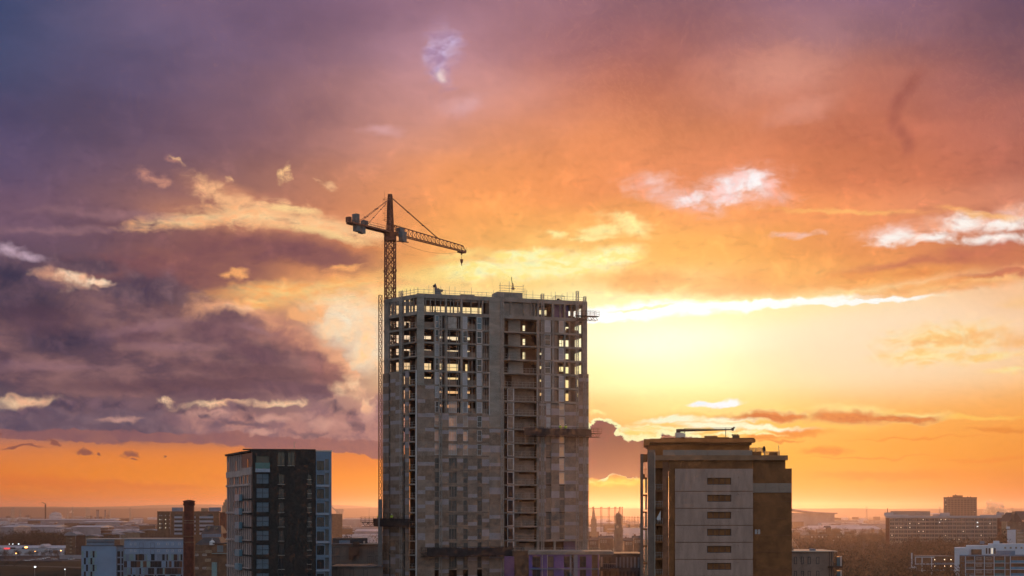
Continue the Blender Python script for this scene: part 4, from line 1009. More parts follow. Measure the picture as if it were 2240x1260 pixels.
def person(loc, rz, label):
    root = thing('person', loc, label, 'person', 'workers on the mast platforms')
    root.rotation_euler.z = rz
    if 'pm' not in MATS:
        bm, names, R_ = person_mesh(0)
        o = bpy.data.objects.new('body', bm); COL.objects.link(o)
        o.modifiers.new('skin', 'SKIN'); sb = o.modifiers.new('sub', 'SUBSURF'); sb.levels = sb.render_levels = 1
        for i, n in enumerate(names): bm.skin_vertices[0].data[i].radius = (R_[n], R_[n]); bm.skin_vertices[0].data[i].use_root = (n == 'pel')
        bm.materials.append(TROUS)
        v = MB(); v.lathe(0, .02, [(.17, .92), (.2, 1.05), (.215, 1.3), (.18, 1.44), (.07, 1.5)], 10)
        for s_, e in ((-1, (-.27, -.05, 1.15)), (1, (.27, -.08, 1.16))): v.bar((s_ * .19, .02, 1.42), e, .16); v.bar(e, (s_ * .2, -.27, 1.04), .12)
        vo = v.build('jacket', HIVIS); hv = MB(); hv.lathe(0, -.01, [(.15, 1.68), (.125, 1.72), (.115, 1.8), (.05, 1.85), (.0, 1.86)], 10); ho = hv.build('helmet', HELM, None, True)
        MATS['pm'] = (o, vo, ho)
    else:
        MATS['pm'] = tuple(q.copy() for q in MATS['pm'])
        for q in MATS['pm']: COL.objects.link(q)
    for q in MATS['pm']: q.parent = root; q.location = (0, 0, 0)
    return root
def stand(face, px, z, out, rz, label): return person(tuple(face.pt(px, z, out)), rz, label)
stand(F1, 843, zP1, 2.0, .3, 'worker in a yellow hi-vis jacket, left of the two on the low left platform')
stand(F1, 872, zP1, 2.0, -.4, 'worker in a yellow hi-vis jacket, right of the two on the low left platform')
stand(F2, 1219.5, zP3, 1.9, .5, 'worker in a yellow hi-vis jacket, left of the pair on the halfway platform')
stand(F2, 1231.5, zP3, 1.9, -.2, 'worker in a yellow hi-vis jacket, right of the pair on the halfway platform')

# ================================================================== tower crane
CX, CY = PX(853.5, 322), 322.0
cr_ = thing('tower_crane', (CX, CY, 0), 'red lattice tower crane rising behind the left end of the unfinished tower', 'tower crane')
ZD = PZ(509, 322)          # deck level
rot = .35
mb = MB(); cs = lattice(mb, CX, CY, 0, ZD - 1.2, 2.15, .24, 2.35, rot)
lattice(mb, CX, CY, 40, ZD - 2, .7, .07, 1.2, rot, True, False)
for i in range(6): 
    z = ZD - 9 - i * 7.05
    for c in cs: mb.box(c[0] - .22, c[0] + .22, c[1] - .22, c[1] + .22, z - .25, z + .25)
mb.build('mast', CRANE, cr_)
mb = MB(); mb.cone(CX, CY, ZD - 1.2, ZD, 1.35, 1.65, 12); mb.box(CX - 1.35, CX + 1.35, CY - 1.35, CY + 1.35, ZD - 1.9, ZD - 1.2); mb.build('slewing_unit', CRANE, cr_)
ju = Vector((.587, .81, 0)).normalized(); jp = Vector((ju.y, -ju.x, 0)); O = Vector((CX, CY, ZD))
def J(s, t=0, z=0): return O + ju * s + jp * t + Vector((0, 0, z))
mb = MB()
hz = PZ(428, 322) - ZD
for (a, b) in ((.62, .35),):
    base = [J(-.6, -.55), J(.6, -.55), J(.6, .55), J(-.6, .55)]
    top = [J(-.3, -.32, hz), J(.25, -.32, hz), J(.25, .32, hz), J(-.3, .32, hz)]
    for p, q in zip(base, top): mb.bar(p, q, .3)
    for i in range(8):
        f0, f1 = i / 8, (i + 1) / 8
        for k in range(4):
            a_ = base[k].lerp(top[k], f0); b_ = base[(k + 1) % 4].lerp(top[(k + 1) % 4], f1); c_ = base[(k + 1) % 4].lerp(top[(k + 1) % 4], f0)
            mb.bar(a_, b_, .22); mb.bar(a_, c_, .22)
mb.hexa([J(-.35, -.3), J(.35, -.3), J(.35, .3), J(-.35, .3), J(-.16, -.2, hz), J(.16, -.2, hz), J(.16, .2, hz), J(-.16, .2, hz)])
mb.box(J(0).x - .5, J(0).x + .5, J(0).y - .5, J(0).y + .5, ZD + hz - .1, ZD + hz + .3)
mb.build('tower_head', CRANE, cr_)
mb = MB()
for t in (-.3, .3): mb.bar(J(-1.0, t - .5, 2.6), J(-.9, t - .5, hz - .6), .06)
for i in range(14): mb.bar(J(-1.0, -.8, 2.6 + i * .42), J(-1.0, -.2, 2.6 + i * .42), .05)
for i in range(4):
    z = 2.8 + i * 1.6
    mb.bar(J(-1.0, -.8, z), J(-1.6, -.8, z), .05); mb.bar(J(-1.6, -.8, z), J(-1.6, -.2, z), .05)
mb.bar(J(-1.6, -.8, 2.6), J(-1.6, -.8, hz - .7), .05); mb.bar(J(-1.6, -.2, 2.6), J(-1.6, -.2, hz - .7), .05); mb.bar(J(-1.5, -.5, hz - 1), J(-1.5, -.5, hz + .8), .05)
mb.build('ladder', CRANE, cr_)
# jib: triangular truss
JL = 28.4
mb = MB(); NJ = 18
def jh(s): return 2.0 - .75 * s / JL
for t in (-.7, .7): mb.bar(J(1.2, t, -.1), J(JL, t * .8, -.1), .2)
mb.bar(J(1.5, 0, jh(0)), J(JL - .6, 0, jh(JL)), .2)
for i in range(NJ):
    s0 = 1.5 + (JL - 2) * i / NJ; s1 = 1.5 + (JL - 2) * (i + 1) / NJ; sm = (s0 + s1) / 2
    for t in (-.68, .68):
        mb.bar(J(s0, t, -.1), J(sm, 0, jh(sm)), .09); mb.bar(J(sm, 0, jh(sm)), J(s1, t, -.1), .09)
    mb.bar(J(s0, -.68, -.1), J(s1, .68, -.1), .07); mb.bar(J(s0, -.68, -.1), J(s0, .68, -.1), .08)
mb.bar(J(1.4, -.6, 0), J(1.6, 0, 2.0), .14); mb.bar(J(1.4, .6, 0), J(1.6, 0, 2.0), .14)
mb.bar(J(JL, -.55, -.1), J(JL - .6, 0, jh(JL)), .12); mb.bar(J(JL, .55, -.1), J(JL - .6, 0, jh(JL)), .12); mb.bar(J(JL, -.55, -.1), J(JL, .55, -.1), .2)
for t in (-.7, .7): mb.bar(J(JL - .2, t, 0), J(JL - .2, t, .9), .06)
mb.build('jib', CRANE, cr_)
mb = MB()
for t in (-.85, .85): mb.bar(J(-14, t, -.05), J(1.2, t, -.05), .26, 0, .42)
mb.bar(J(-14, 0, .05), J(1.2, 0, .05), 1.5, 0, .1)
for i in range(8): mb.bar(J(-14 + 2 * i, -.85, -.1), J(-14 + 2 * i, .85, -.1), .14)
mb.build('counter_jib', CRANE, cr_)
mb = MB()
for t in (-.95, .95):
    for z in (.55, 1.05): mb.bar(J(-13.5, t, z), J(-1.0, t, z), .05)
    for i in range(10): mb.bar(J(-13.5 + i * 1.35, t, .1), J(-13.5 + i * 1.35, t, 1.08), .05)
mb.build('guard_rail', CRANE, cr_)
def jbox(name, s0, s1, t0, t1, z0, z1, m):
    mb = MB(); mb.hexa([J(s0, t0, z0), J(s0, t1, z0), J(s1, t1, z0), J(s1, t0, z0), J(s0, t0, z1), J(s0, t1, z1), J(s1, t1, z1), J(s1, t0, z1)]); return mb.build(name, m, cr_)
jbox('counterweight', -12.2, -10.9, -.6, .6, -1.6, .2, CRANEG); jbox('counterweight', -10.6, -9.2, -.6, .6, -1.8, .2, CRANEG)
jbox('winch_house', -12.7, -11.6, -.4, .9, .15, 2.2, CRANEG); jbox('electrical_cabinet', -14.3, -13.6, -.9, .3, .1, 1.3, CRANE)
jbox('electrical_cabinet', -9.9, -8.6, -.3, .8, .16, 1.2, CRANEG)
jbox('electrical_cabinet', 2.4, 3.9, -.3, 1.0, .3, 1.5, CRANEG)
# cab, hung on the right of the jib root
cb = jbox('cab', 2.0, 3.5, .9, 2.1, -1.9, .45, CRANEG)
mb = MB(); mb.hexa([J(1.85, .98, -.9), J(1.85, 2.2, -.9), J(1.9, 2.2, -.9), J(1.9, .98, -.9), J(1.85, .98, .4), J(1.85, 2.2, .4), J(1.9, 2.2, .4), J(1.9, .98, .4)]); mb.build('window', GLASSB, cb)
mb = MB(); mb.bar(J(1.2, .6, .4), J(3.6, .9, .6), .12); mb.bar(J(1.3, .9, -1.9), J(3.8, 2.4, -1.95), .2)
for s in (2.0, 2.9, 3.8): mb.bar(J(s, .9, .5), J(s, .9, 1.7), .06)
mb.bar(J(2.0, .9, 1.7), J(3.8, .9, 1.7), .06); mb.build('cab_bracket', CRANE, cr_)
# pendants
mb = MB()
s_p = 17.5
for t in (-.12, .12): mb.bar(J(.3, t, hz - .3), J(s_p, t, jh(s_p) + .1), .09)
for f_ in (.36, .68): q = J(.3, 0, hz - .3).lerp(J(s_p, 0, jh(s_p)), f_); mb.bar(q - ju * .3, q + ju * .3, .26)
mb.build('pendant_line', CRANE, cr_)
mb = MB()
for s, t in ((-11.2, -.8), (-9.0, .8), (-11.4, .4)):
    a_, b_ = J(-.3, t * .3, hz - .9), J(s, t, .2); mb.bar(a_, b_, .08)
    q = a_.lerp(b_, .72); mb.bar(q - ju * .2, q + ju * .2, .2)
    q = a_.lerp(b_, .4); mb.bar(q - ju * .2, q + ju * .2, .2)
mb.build('pendant_line', CRANE, cr_)
# trolley, ropes, hook
tr_ = None
mb = MB(); mb.hexa([J(26.2, -.7, -.6), J(26.2, .7, -.6), J(28.2, .7, -.6), J(28.2, -.7, -.6), J(26.2, -.7, -.3), J(26.2, .7, -.3), J(28.2, .7, -.3), J(28.2, -.7, -.3)]); tr_ = mb.build('trolley', CRANE, cr_)
dh = J(27.2).y
zc_ = lambda py: PZ(py, dh)
c = J(27.2)
mb = MB(); 
for t in (-.12, .12): mb.bar((c.x + t, c.y, zc_(550)), (c.x + t * .5, c.y, zc_(568)), .05)
mb.bar((c.x, c.y, zc_(553)), (c.x, c.y, zc_(557)), .35); mb.build('hoist_rope', CRANE, cr_)
mb = MB(); mb.cone(c.x, c.y, zc_(574), zc_(567.5), .3, .42, 8); mb.cone(c.x, c.y, zc_(577), zc_(574), .1, .3, 8); mb.cone(c.x, c.y, zc_(581), zc_(577), .05, .1, 6)
mb.bar((c.x, c.y, zc_(581)), (c.x + .2, c.y, zc_(580)), .08); mb.build('hook_block', CRANE, cr_)
mb = MB(); prev = None
for i in range(21):
    f_ = i / 20; s = 3.5 + 23 * f_; q = J(s, .6, -1.9 + 1.5 * f_ - 5.2 * f_ * (1 - f_))
    if prev is not None: mb.bar(prev, q, .045)
    prev = q
mb.build('power_cable', CRANE, cr_)
# ================================================================== materials of the town
BRK_D = M('dark_brick', (0.032, 0.029, 0.028), 0.35, 2.0, 0.9)
FIN = M('pale_fin', (0.36, 0.30, 0.29), 0.15, 0.5, 0.6)
WPANB = M('dusk_white_render', (0.17, 0.26, 0.39), 0.08, 0.15, 0.85)  # white render with the blue of the dusk light put into its colour
WPAN = M('white_render', (0.42, 0.50, 0.60), 0.08, 0.15, 0.85)
GPAN = M('grey_blue_panel', (0.13, 0.19, 0.27), 0.12, 0.3, 0.7)
TEAL = M('teal_panel', (0.16, 0.26, 0.28), 0.15, 0.3, 0.7)
DGREY = M('dark_grey_cladding', (0.045, 0.048, 0.055), 0.2, 0.4, 0.8)
ROOFG = M('roof_felt', (0.10, 0.10, 0.11), 0.3, 0.3, 0.95)
REDB = M('red_brick', (0.095, 0.032, 0.024), 0.4, 0.5, 0.95)
BROWNB = M('brown_brick', (0.13, 0.08, 0.055), 0.3, 0.6, 0.95)
TANB = M('tan_brick', (0.23, 0.18, 0.13), 0.25, 0.5, 0.95)
BALC = M('balcony_front', (0.26, 0.31, 0.40), 0.12, 0.4, 0.6)
BLUEB = M('blue_balcony_front', (0.05, 0.20, 0.34), 0.2, 0.4, 0.5)
PALEBR = M('pale_brick', (0.33, 0.27, 0.235), 0.12, 0.8, 0.9)
TOPB = M('hazelit_brown_cladding', (0.36, 0.14, 0.04), .2, .5, .8)  # brown cladding lightened to carry the orange sunlit haze at the tower top
ORB = M('terracotta_cladding', (0.22, 0.10, 0.055), 0.25, 0.6, 0.8)
DKBR = M('dark_brown_cladding', (0.20, 0.085, 0.032), 0.25, 0.5, 0.8)
DBR2 = M('dull_brown', (0.085, 0.05, 0.038), 0.25, 0.5, 0.85)
ALU = M('aluminium', (0.40, 0.38, 0.36), 0.1, 0.5, 0.35, 0.5, 0.7)
TWIG2 = M('bare_twigs_light', (0.15, 0.085, 0.05), 0.3, 0.12, 0.95)
TWIG = M('bare_twigs', (0.07, 0.045, 0.03), 0.35, 0.12, 0.95)
BARK = M('bark', (0.05, 0.04, 0.03), 0.3, 1.0, 0.95)
SHEDW = M('pale_shed_roof', (0.38, 0.37, 0.41), 0.12, 0.02, 0.55)
SHEDD = M('grey_shed_wall', (0.22, 0.22, 0.25), 0.2, 0.05, 0.8)
LAMP = M('lamp_lens', (1, .9, .7), 0.0, 1, .5, emit=(1.0, 0.80, 0.5), estr=6.0)
LAMPO = M('lamp_lens_orange', (1, .6, .3), 0.0, 1, .5, emit=(1.0, 0.42, 0.10), estr=7.0)
LAMPW = M('lamp_lens_white', (1, 1, 1), 0.0, 1, .5, emit=(0.85, 0.95, 1.0), estr=2.6)
REDS = M('red_sign_face', (1, .1, .1), 0.0, 1, .5, emit=(1.0, 0.06, 0.07), estr=1.2)
STONE = M('dark_stone', (0.12, 0.10, 0.085), 0.25, 0.3, 0.95)
LITW = M('lit_window', (0.3, 0.3, 0.3), 0.0, 1, .5, emit=(1.0, 0.86, 0.62), estr=0.75)

def pane(face, root, x0, x1, z0, z1, m=GLASS, fr=None, o=.0, bars=0, tran=False, name='window'):
    """a window: frame proud of the wall with its glass set in it"""
    if fr is None:
        mb = MB(); face.box(mb, x0, x1, z0, z1, o - .05, o + .02); return mb.build(name, m, root)
    return win(face, x0, x1, z0, z1, m, fr, bars, tran, o, root, name)
def solid(root, name, m, *boxes):
    mb = MB()
    for x0, x1, y0, y1, z0, z1 in boxes:      # plans are never quite square: the far side leans a little outwards
        f = y1 / y0
        a = x0 * f if x0 > 0 else x0; b = x1 * f if x1 < 0 else x1
        if b - a < .02: b = a + (x1 - x0)
        mb.hexa([(x0, y0, z0), (x1, y0, z0), (b, y1, z0), (a, y1, z0), (x0, y0, z1), (x1, y0, z1), (b, y1, z1), (a, y1, z1)])
    return mb.build(name, m, root)
def bld(name, px0, px1, ptop, d, depth, label, m, cat='building', group=None, zbase=0.0, roofm=ROOFG, roof_t=.5, over=.15, inset=0.0):
    """a plain volume standing on the ground: wall part and roof part"""
    x0, x1, zt = PX(px0, d), PX(px1, d), PZ(ptop, d)
    root = thing(name, ((x0 + x1) / 2, d + depth / 2, zbase), label, cat, group)
    solid(root, 'wall', m, (x0, x1, d, d + depth, zbase, zt - roof_t))
    solid(root, 'roof', roofm, (x0 - over, x1 + over, d - over, d + depth + over, zt - roof_t, zt))
    return root, flatface(d)

# ================================================================== dark brick tower on the left
a0 = (PX(552, 290), 290.0); b0 = (PX(690.5, 291.5), 291.5); c0 = (PX(725, 292.5), 292.5); l0 = (PX(497, 313), 313.0)
L1 = Face(l0, a0); L2 = Face(a0, b0); L3 = Face(b0, c0)
bt = thing('brick_tower', (-48, 302, 0), 'dark brick apartment tower with pale ribbed left flank, third tall block at left', 'building')
ZT = PZ(983, 290)
back = [(c0[0] * 312 / 292.5 - .3, 312), (l0[0] + 8, 322)]
MB().prism([l0, a0, b0, c0, *back], 0, ZT - .6).build('core', DGREY, bt)
mb = MB(); poly = [(l0[0] - .5, l0[1] - .2), (L1.at(531).x - .6, L1.at(531).y - .3), (a0[0] - .2, a0[1] - .3), (b0[0], b0[1] - .3), (c0[0] * 311 / 292.5 - .2, 311), (l0[0] + 8, 321)]
mb.prism(poly, ZT - .55, ZT - .15); mb.build('roof', BRK_D, bt)
mb = MB(); L2.box(mb, 531, 690.3, ZT - .15, ZT + .12, -.8, .1); mb.build('parapet', BRK_D, bt)
mb = MB(); L3.box(mb, 690.8, 726.5, ZT - .35, ZT - .1, -1.5, .25); mb.build('roof', ALU, bt)
def bz(py): return EYE + (HOR - py) * 290 / F
sh = 3.0
zb0 = bz(1058.8)
def fl(i): return zb0 - sh * i      # sill level of the big panes, row i
NR = 14
# front brick skin with openings
holes = []
for i in range(-1, NR):
    z = fl(i)
    holes.append((559.5, 589, z, z + 2.25 if i >= 0 else z + 2.9))
for i in range(NR): holes.append((608.5, 622, fl(i) - .05, fl(i) + 2.2))
for i in range(0, NR): holes.append((671.5, 682.5, fl(i) - .05, fl(i) + 2.1))
holes += [(607, 623, fl(-1) + .9, fl(-1) + 4.0), (629, 645, fl(-1) + .9, fl(-1) + 4.0)]
mb = MB(); L2.wall(mb, 552, 690.3, 0, ZT - .56, holes, 0.01, .32); mb.build('brick_wall', BRK_D, bt)
BL = M('window_blind', (0.115, 0.16, 0.21), 0.2, 0.12, 0.5)
for i in range(0, 9):
    z = fl(i)
    pane(L2, bt, 560.5, 588.5, z + .02, z + 2.2, BL, DGREY, o=.12, bars=1, tran=True)
    pane(L2, bt, 609, 621.5, z, z + 2.15, GLASS, DGREY, o=.08, bars=1)
    mb = MB(); L2.box(mb, 608, 623, z - .12, z - .05, .3, .42); mb.build('sill', ALU, bt)
    pane(L2, bt, 672, 682, z, z + 2.05, GLASS, DGREY, o=.08, tran=True)
    mb = MB(); L2.box(mb, 671.5, 682.5, z + .95, z + 1.02, .2, .36); mb.build('sill', ALU, bt); mb = MB(); L2.box(mb, 671.5, 682.5, z - .1, z - .05, .3, .4); mb.build('sill', ALU, bt)
z = fl(-1)
pane(L2, bt, 560.5, 588.5, z - .1, z + 4, GLASS, None, o=.06)
mb = MB(); L2.box(mb, 559, 591, z - .5, z + .25, .3, .6); mb.build('balcony', BALC, bt)
mb = MB(); L2.box(mb, 559, 591, z + .25, z + 1.5, .5, .56); mb.build('balcony_glass', M('glass_teal', (0.03, 0.12, 0.13), .1, .3, .15, .6), bt)
for x0, x1 in ((607, 623), (629, 645)):
    mb = MB(); L2.box(mb, x0, x1, z + .85, z + .92, .3, .5); mb.build('sill', ALU, bt)
    pane(L2, bt, x0, x1, z + .95, z + 3.9, GLASS, DGREY, o=.05, bars=1)
# right section, pale frame
mb = MB(); hs = []
for i in range(-1, NR): hs += [(692.5, 709, fl(i) - .05, fl(i) + 1.95), (711, 719, fl(i) - .05, fl(i) + 2.35)]
L3.wall(mb, 690.8, 725, 0, ZT - .4, hs, 0.01, .2); mb.build('pale_wall', GPAN, bt)
for i in range(-1, NR):
    pane(L3, bt, 692.5, 709, fl(i) - .05, fl(i) + 1.95, GLASS, DGREY, o=.05, bars=1)
    pane(L3, bt, 711, 719, fl(i) - .05, fl(i) + 2.35, M('grey_glass', (0.07, 0.08, 0.09), .2, .4, .2, .5), None, o=.05)
    mb = MB(); L3.box(mb, 690.6, 720, fl(i) - .55, fl(i) - .15, .2, .32 + (.3 if i % 2 == 0 else 0)); mb.build('floor_band', BALC if i % 2 == 0 else GPAN, bt)
# left flank: fins and floor bands
zz = ZT - .6
mb = MB(); x = 497.3; i = 0
xs = []
while x < 551: xs.append(x); x += 4.2 + .0 * i; i += 1
for x in xs:
    mb = MB(); L1.box(mb, x, x + 1.5, 0, zz if x < 528 else fl(-1), 0.0, .12); mb.build('fin', FIN, bt)
mb = MB(); L1.box(mb, 497, 531, fl(-1) - 1.2, fl(-1) + .1, .0, .3); L1.box(mb, 531.2, 551.8, fl(-1) - 1.0, fl(-1) + .6, .0, .3); mb.build('floor_band', FIN, bt)
for i in range(0, NR, 2):
    mb = MB(); L1.box(mb, 497, 548, fl(i) - .3, fl(i) + .15, 0.0, .37); mb.build('floor_band', FIN, bt)
for i in range(1, NR):
    mb = MB(); L1.box(mb, 523, 533, fl(i) - .5, fl(i) + .9, .3, 1.0); mb.build('balcony', M('balcony_glass_blue', (0.12, 0.24, 0.32), .12, .4, .3, .5), bt)
    mb = MB(); L1.box(mb, 535, 551, fl(i) - .35, fl(i) - .05, 0.0, .5); mb.build('floor_band', BRK_D, bt)
for i in range(-1, NR):
    for j, x in enumerate(xs):
        if (j * 7 + i * 3) % 5 < 3:
            pane(L1, bt, x + 2, x + 4.5, fl(i), fl(i) + 2.4, GLASS, None, o=.03) if (i < 8 and j in (0, 3, 4, 6, 8, 10)) else None
mb = MB(); L1.box(mb, 497, 552, 0, zz, 0.0, .02); mb.build('wall', M('flank_glass', (0.03, 0.035, 0.045), .2, .4, .35, .35), bt)
at_ = thing('aerial', tuple(L2.pt(643, ZT, -1)), 'thin television aerial standing on the flat roof of the dark brick tower', 'aerial')
mb = MB(); mb.bar(L2.pt(643, ZT, -1), L2.pt(643, ZT + 1.75, -1), .09); mb.build('pole', STEEL, at_)
mb = MB(); mb.bar(L2.pt(643, ZT + 1.6, -1), L2.pt(649, ZT + 1.5, -1), .06)
for i in range(4): mb.bar(L2.pt(642, ZT + .5 + .25 * i, -1), L2.pt(645, ZT + .5 + .25 * i, -1), .05)
mb.build('antenna_rod', STEEL, at_)

# ================================================================== right hand tower (pale brick panel)
R = flatface(243.0); dR = 243.0
def rz(py): return EYE + (HOR - py) * dR / F
def rx(px): return PX(px, dR)
rt = thing('panel_tower', (rx(1567), 253, 0), 'dark brown apartment tower with a pale brick panel and six slot windows, right of the unfinished tower', 'building')
rt['label'] = 'dark brown apartment tower with pale brick panel and a column of slot windows'
solid(rt, 'core', DKBR, (rx(1463), rx(1646), dR, dR + 18, 0, rz(993)))
solid(rt, 'left_bay', DKBR, (rx(1433), rx(1463), dR + 1.2, dR + 17, 0, rz(1000)))
solid(rt, 'corner_fin', M('fin_dark_grey', (0.15, 0.11, 0.09), .2, .5, .7), (rx(1401), rx(1407.5), dR + .4, dR + 1.2, 0, rz(993)))
solid(rt, 'corner_fin', M('fin_dark_grey', (0.15, 0.11, 0.09)), (rx(1416.5), rx(1432.7), dR - .2, dR + 3, 0, rz(984)))
# the open slot between the fins: floor plates and a rail
for i in range(14):
    py = 1013 - 2 + 37.2 * i
    solid(rt, 'floor_plate', DKBR, (rx(1407.4), rx(1416.5), dR + .5, dR + 1.4, rz(py + (0 if i else 0)), rz(py - (18 if i == 0 else 4))))
    if i: solid(rt, 'screen', M('frosted_screen', (0.35, 0.28, 0.2), .1, .5, .5), (rx(1412), rx(1416.4), dR + .7, dR + .8, rz(py + 30 if i < 4 else py + 33), rz(py)))
solid(rt, 'screen_rail', DKBR, (rx(1407.5), rx(1416.4), dR + .7, dR + .78, rz(1026.2), rz(1025.2)))
for px in (1407.5, 1410.5, 1413): solid(rt, 'screen_rail', DKBR, (rx(px), rx(px + .8), dR + .7, dR + .78, rz(1037), rz(1025.3)))
solid(rt, 'floor_plate', DKBR, (rx(1407.4), rx(1412), dR + .5, dR + 1.0, rz(1044), rz(1037)))
solid(rt, 'pier', ORB, (rx(1449.5), rx(1462.5), dR + .2, dR + 1.2, 0, rz(1010)))
solid(rt, 'drainpipe', ALU, (rx(1431.6), rx(1432.6), dR - .35, dR - .2, 0, rz(990)))
for i in range(8):
    py = 1076 + 37.2 * i
    solid(rt, 'balcony', DKBR, (rx(1433), rx(1449.5), dR, dR + 1.3, rz(py), rz(py - 4)))
    mb = MB()
    for zz_ in (.5, 1.0): mb.box(rx(1433.2), rx(1449), dR + .02, dR + .06, rz(py - 4) + zz_, rz(py - 4) + zz_ + .05)
    for q in range(5): mb.box(rx(1433.5 + q * 3.8), rx(1434 + q * 3.8), dR + .02, dR + .06, rz(py - 4), rz(py - 4) + 1.0)
    mb.build('balcony_railing', STEEL, rt)
    pane(Face((-10, dR + 1.18), (10, dR + 1.18)), rt, 1434, 1448, rz(py) + .5, rz(py) + 2.7, GLASS, DKBR, bars=1)
# pale brick panel, one slab per storey, with slot windows in real openings
PB_ = M('pale_brick_panel', (0.34, 0.235, 0.195), .16, 0.7, 0.85, stretch=(1.6, 1, .35))
tops = [1025.5] + [1075.4 + 37.15 * i for i in range(12)]
for i in range(12):
    y0, y1 = tops[i], tops[i + 1] - 1.3
    w0, w1 = 1045.2 + 37.2 * i, 1060.2 + 37.2 * i
    mb = MB(); R.wall(mb, 1476.3, 1646.3, rz(y1), rz(y0), [(1546.3, 1599, rz(w1), rz(w0))], .0, .35); mb.build('brick_panel', PB_, rt)
    wnd = pane(R, rt, 1546.5, 1598.8, rz(w1), rz(w0), GLASS, DGREY, o=.12, bars=3)
    mb = MB(); R.box(mb, 1613, 1615, rz(w0 - .5), rz(w0 - 1.6), .35, .42); mb.build('vent', DKBR, rt)
mb = MB(); R.box(mb, 1476.2, 1646.4, 0, rz(1025.5), -.05, .12); mb.build('panel_joint', DKBR, rt)
# bands above the panel, setback and roof cap
GB = M('setback_glass', (0.24, 0.17, 0.135), .12, .3, .35, .5)
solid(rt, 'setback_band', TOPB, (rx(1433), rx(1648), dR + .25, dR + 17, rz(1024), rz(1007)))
solid(rt, 'slab_edge', M('slab_edge_brown', (0.25, 0.14, 0.08), .15, .4), (rx(1433), rx(1648), dR - .4, dR + 1, rz(1007), rz(996)))
for i in range(8): 
    mb = MB(); mb.box(rx(1450 + i * 24.4), rx(1474 + i * 24.4), dR - .3, dR - .24, rz(996), rz(984.5)); mb.build('balustrade_panel', GB, rt)
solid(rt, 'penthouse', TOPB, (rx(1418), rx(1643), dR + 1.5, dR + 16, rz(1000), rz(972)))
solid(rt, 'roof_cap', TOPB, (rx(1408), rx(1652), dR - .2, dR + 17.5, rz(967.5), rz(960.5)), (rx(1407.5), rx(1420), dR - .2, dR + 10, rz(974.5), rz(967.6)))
solid(rt, 'roof_edge', DKBR, (rx(1446), rx(1652.3), dR + 1.0, dR + 17, rz(960.4), rz(957)), (rx(1423), rx(1446), dR + 1, dR + 17, rz(960.4), rz(958.8)))
solid(rt, 'cap_soffit', DKBR, (rx(1414), rx(1646), dR + .8, dR + 16.5, rz(973), rz(967.6)))
solid(rt, 'plant_box', DKBR, (rx(1549.5), rx(1578.5), dR + 5, dR + 9, rz(957), rz(950)))
solid(rt, 'plant_box', DKBR, (rx(1578.6), rx(1604.5), dR + 5, dR + 9, rz(957), rz(953)))
ch = solid(rt, 'chimney', BROWNB, (rx(1610), rx(1626), dR + 4, dR + 6, rz(957), rz(949.5)))
for i in range(4): mb = MB(); mb.cone(rx(1612 + i * 4), dR + 5, rz(949.5), rz(946.5), .14, .14, 8); mb.build('chimney_pot', BROWNB, ch)
# right wing
solid(rt, 'right_wing', DKBR, (rx(1646.6), rx(1733), dR + .35, dR + 16, 0, rz(1024.7)))
solid(rt, 'right_wing_upper', DKBR, (rx(1646.6), rx(1719.5), dR + .6, dR + 15.5, rz(1024.6), rz(1006.6)))
solid(rt, 'slab_edge', M('slab_edge_brown', (0.25, 0.14, 0.08)), (rx(1646.6), rx(1723), dR - .2, dR + 16, rz(1006.5), rz(996)))
for i in range(3):
    mb = MB(); mb.box(rx(1647.5 + i * 28.6), rx(1675.5 + i * 28.6), dR + .2, dR + .28, rz(1077.5), rz(1057)); mb.build('balustrade_panel', GB, rt)
for i in range(6): mb = MB(); mb.box(rx(1646.6), rx(1733.1), dR + .3, dR + .34, rz(1097 + i * 37.2), rz(1096.2 + i * 37.2)); mb.build('panel_joint', ORB, rt)
pane(Face((-10, dR + .34), (10, dR + .34)), rt, 1650, 1664, rz(1169.5), rz(1157), FILM, DKBR, o=.02, bars=1)
GR = M('roof_glass', (0.5, 0.36, 0.2), .05, .5, .3, .5, trans=.55)
mb = MB(); mb.box(rx(1646), rx(1685), dR + 6, dR + 6.06, rz(988), rz(975.5)); mb.box(rx(1685), rx(1720), dR + 6, dR + 6.06, rz(994), rz(984)); mb.build('glass_screen', GR, rt)
mb = MB()
for px in (1646, 1656, 1666, 1676, 1685, 1697, 1709, 1719.5): mb.box(rx(px), rx(px) + .06, dR + 5.95, dR + 6.1, rz(996), rz(975.5 if px < 1686 else 984))
mb.bar((rx(1685), dR + 6, rz(975.5)), (rx(1690), dR + 6, rz(984)), .06)
mb.build('screen_post', STEEL, rt)
solid(rt, 'plant_box', DKBR, (rx(1646), rx(1670), dR + 2, dR + 5, rz(996), rz(986.5)))
solid(rt, 'plant_box', DKBR, (rx(1687), rx(1706), dR + 2, dR + 5, rz(996), rz(988)))
sdh = thing('satellite_dish', (rx(1678), dR + 3, rz(996)), 'dark satellite dish on the right roof terrace of the brown panel tower', 'satellite dish')
mb = MB(); mb.bar((rx(1678.5), dR + 3, rz(996)), (rx(1678.5), dR + 3, rz(985)), .12); mb.build('mast', STEEL, sdh)
mb = MB(); n_ = 14; cx_, cz_ = rx(1678), rz(981.5); bq = len(mb.v)
for rr, yy in ((.0, .22), (.35, .16), (.62, 0.0)):
    for i in range(n_): a_ = 2 * pi * i / n_; mb.v.append((cx_ + rr * .5 * cos(a_) , dR + 2.9 + yy + rr * .3 * cos(a_), cz_ + rr * sin(a_)))
for r_ in range(2):
    for i in range(n_): j = (i + 1) % n_; mb.f.append([r_ * n_ + i, r_ * n_ + j, (r_ + 1) * n_ + j, (r_ + 1) * n_ + i]); mb.mi.append(0)
ob = mb.build('dish', NETB, sdh, True); md = ob.modifiers.new('thick', 'SOLIDIFY'); md.thickness = .04
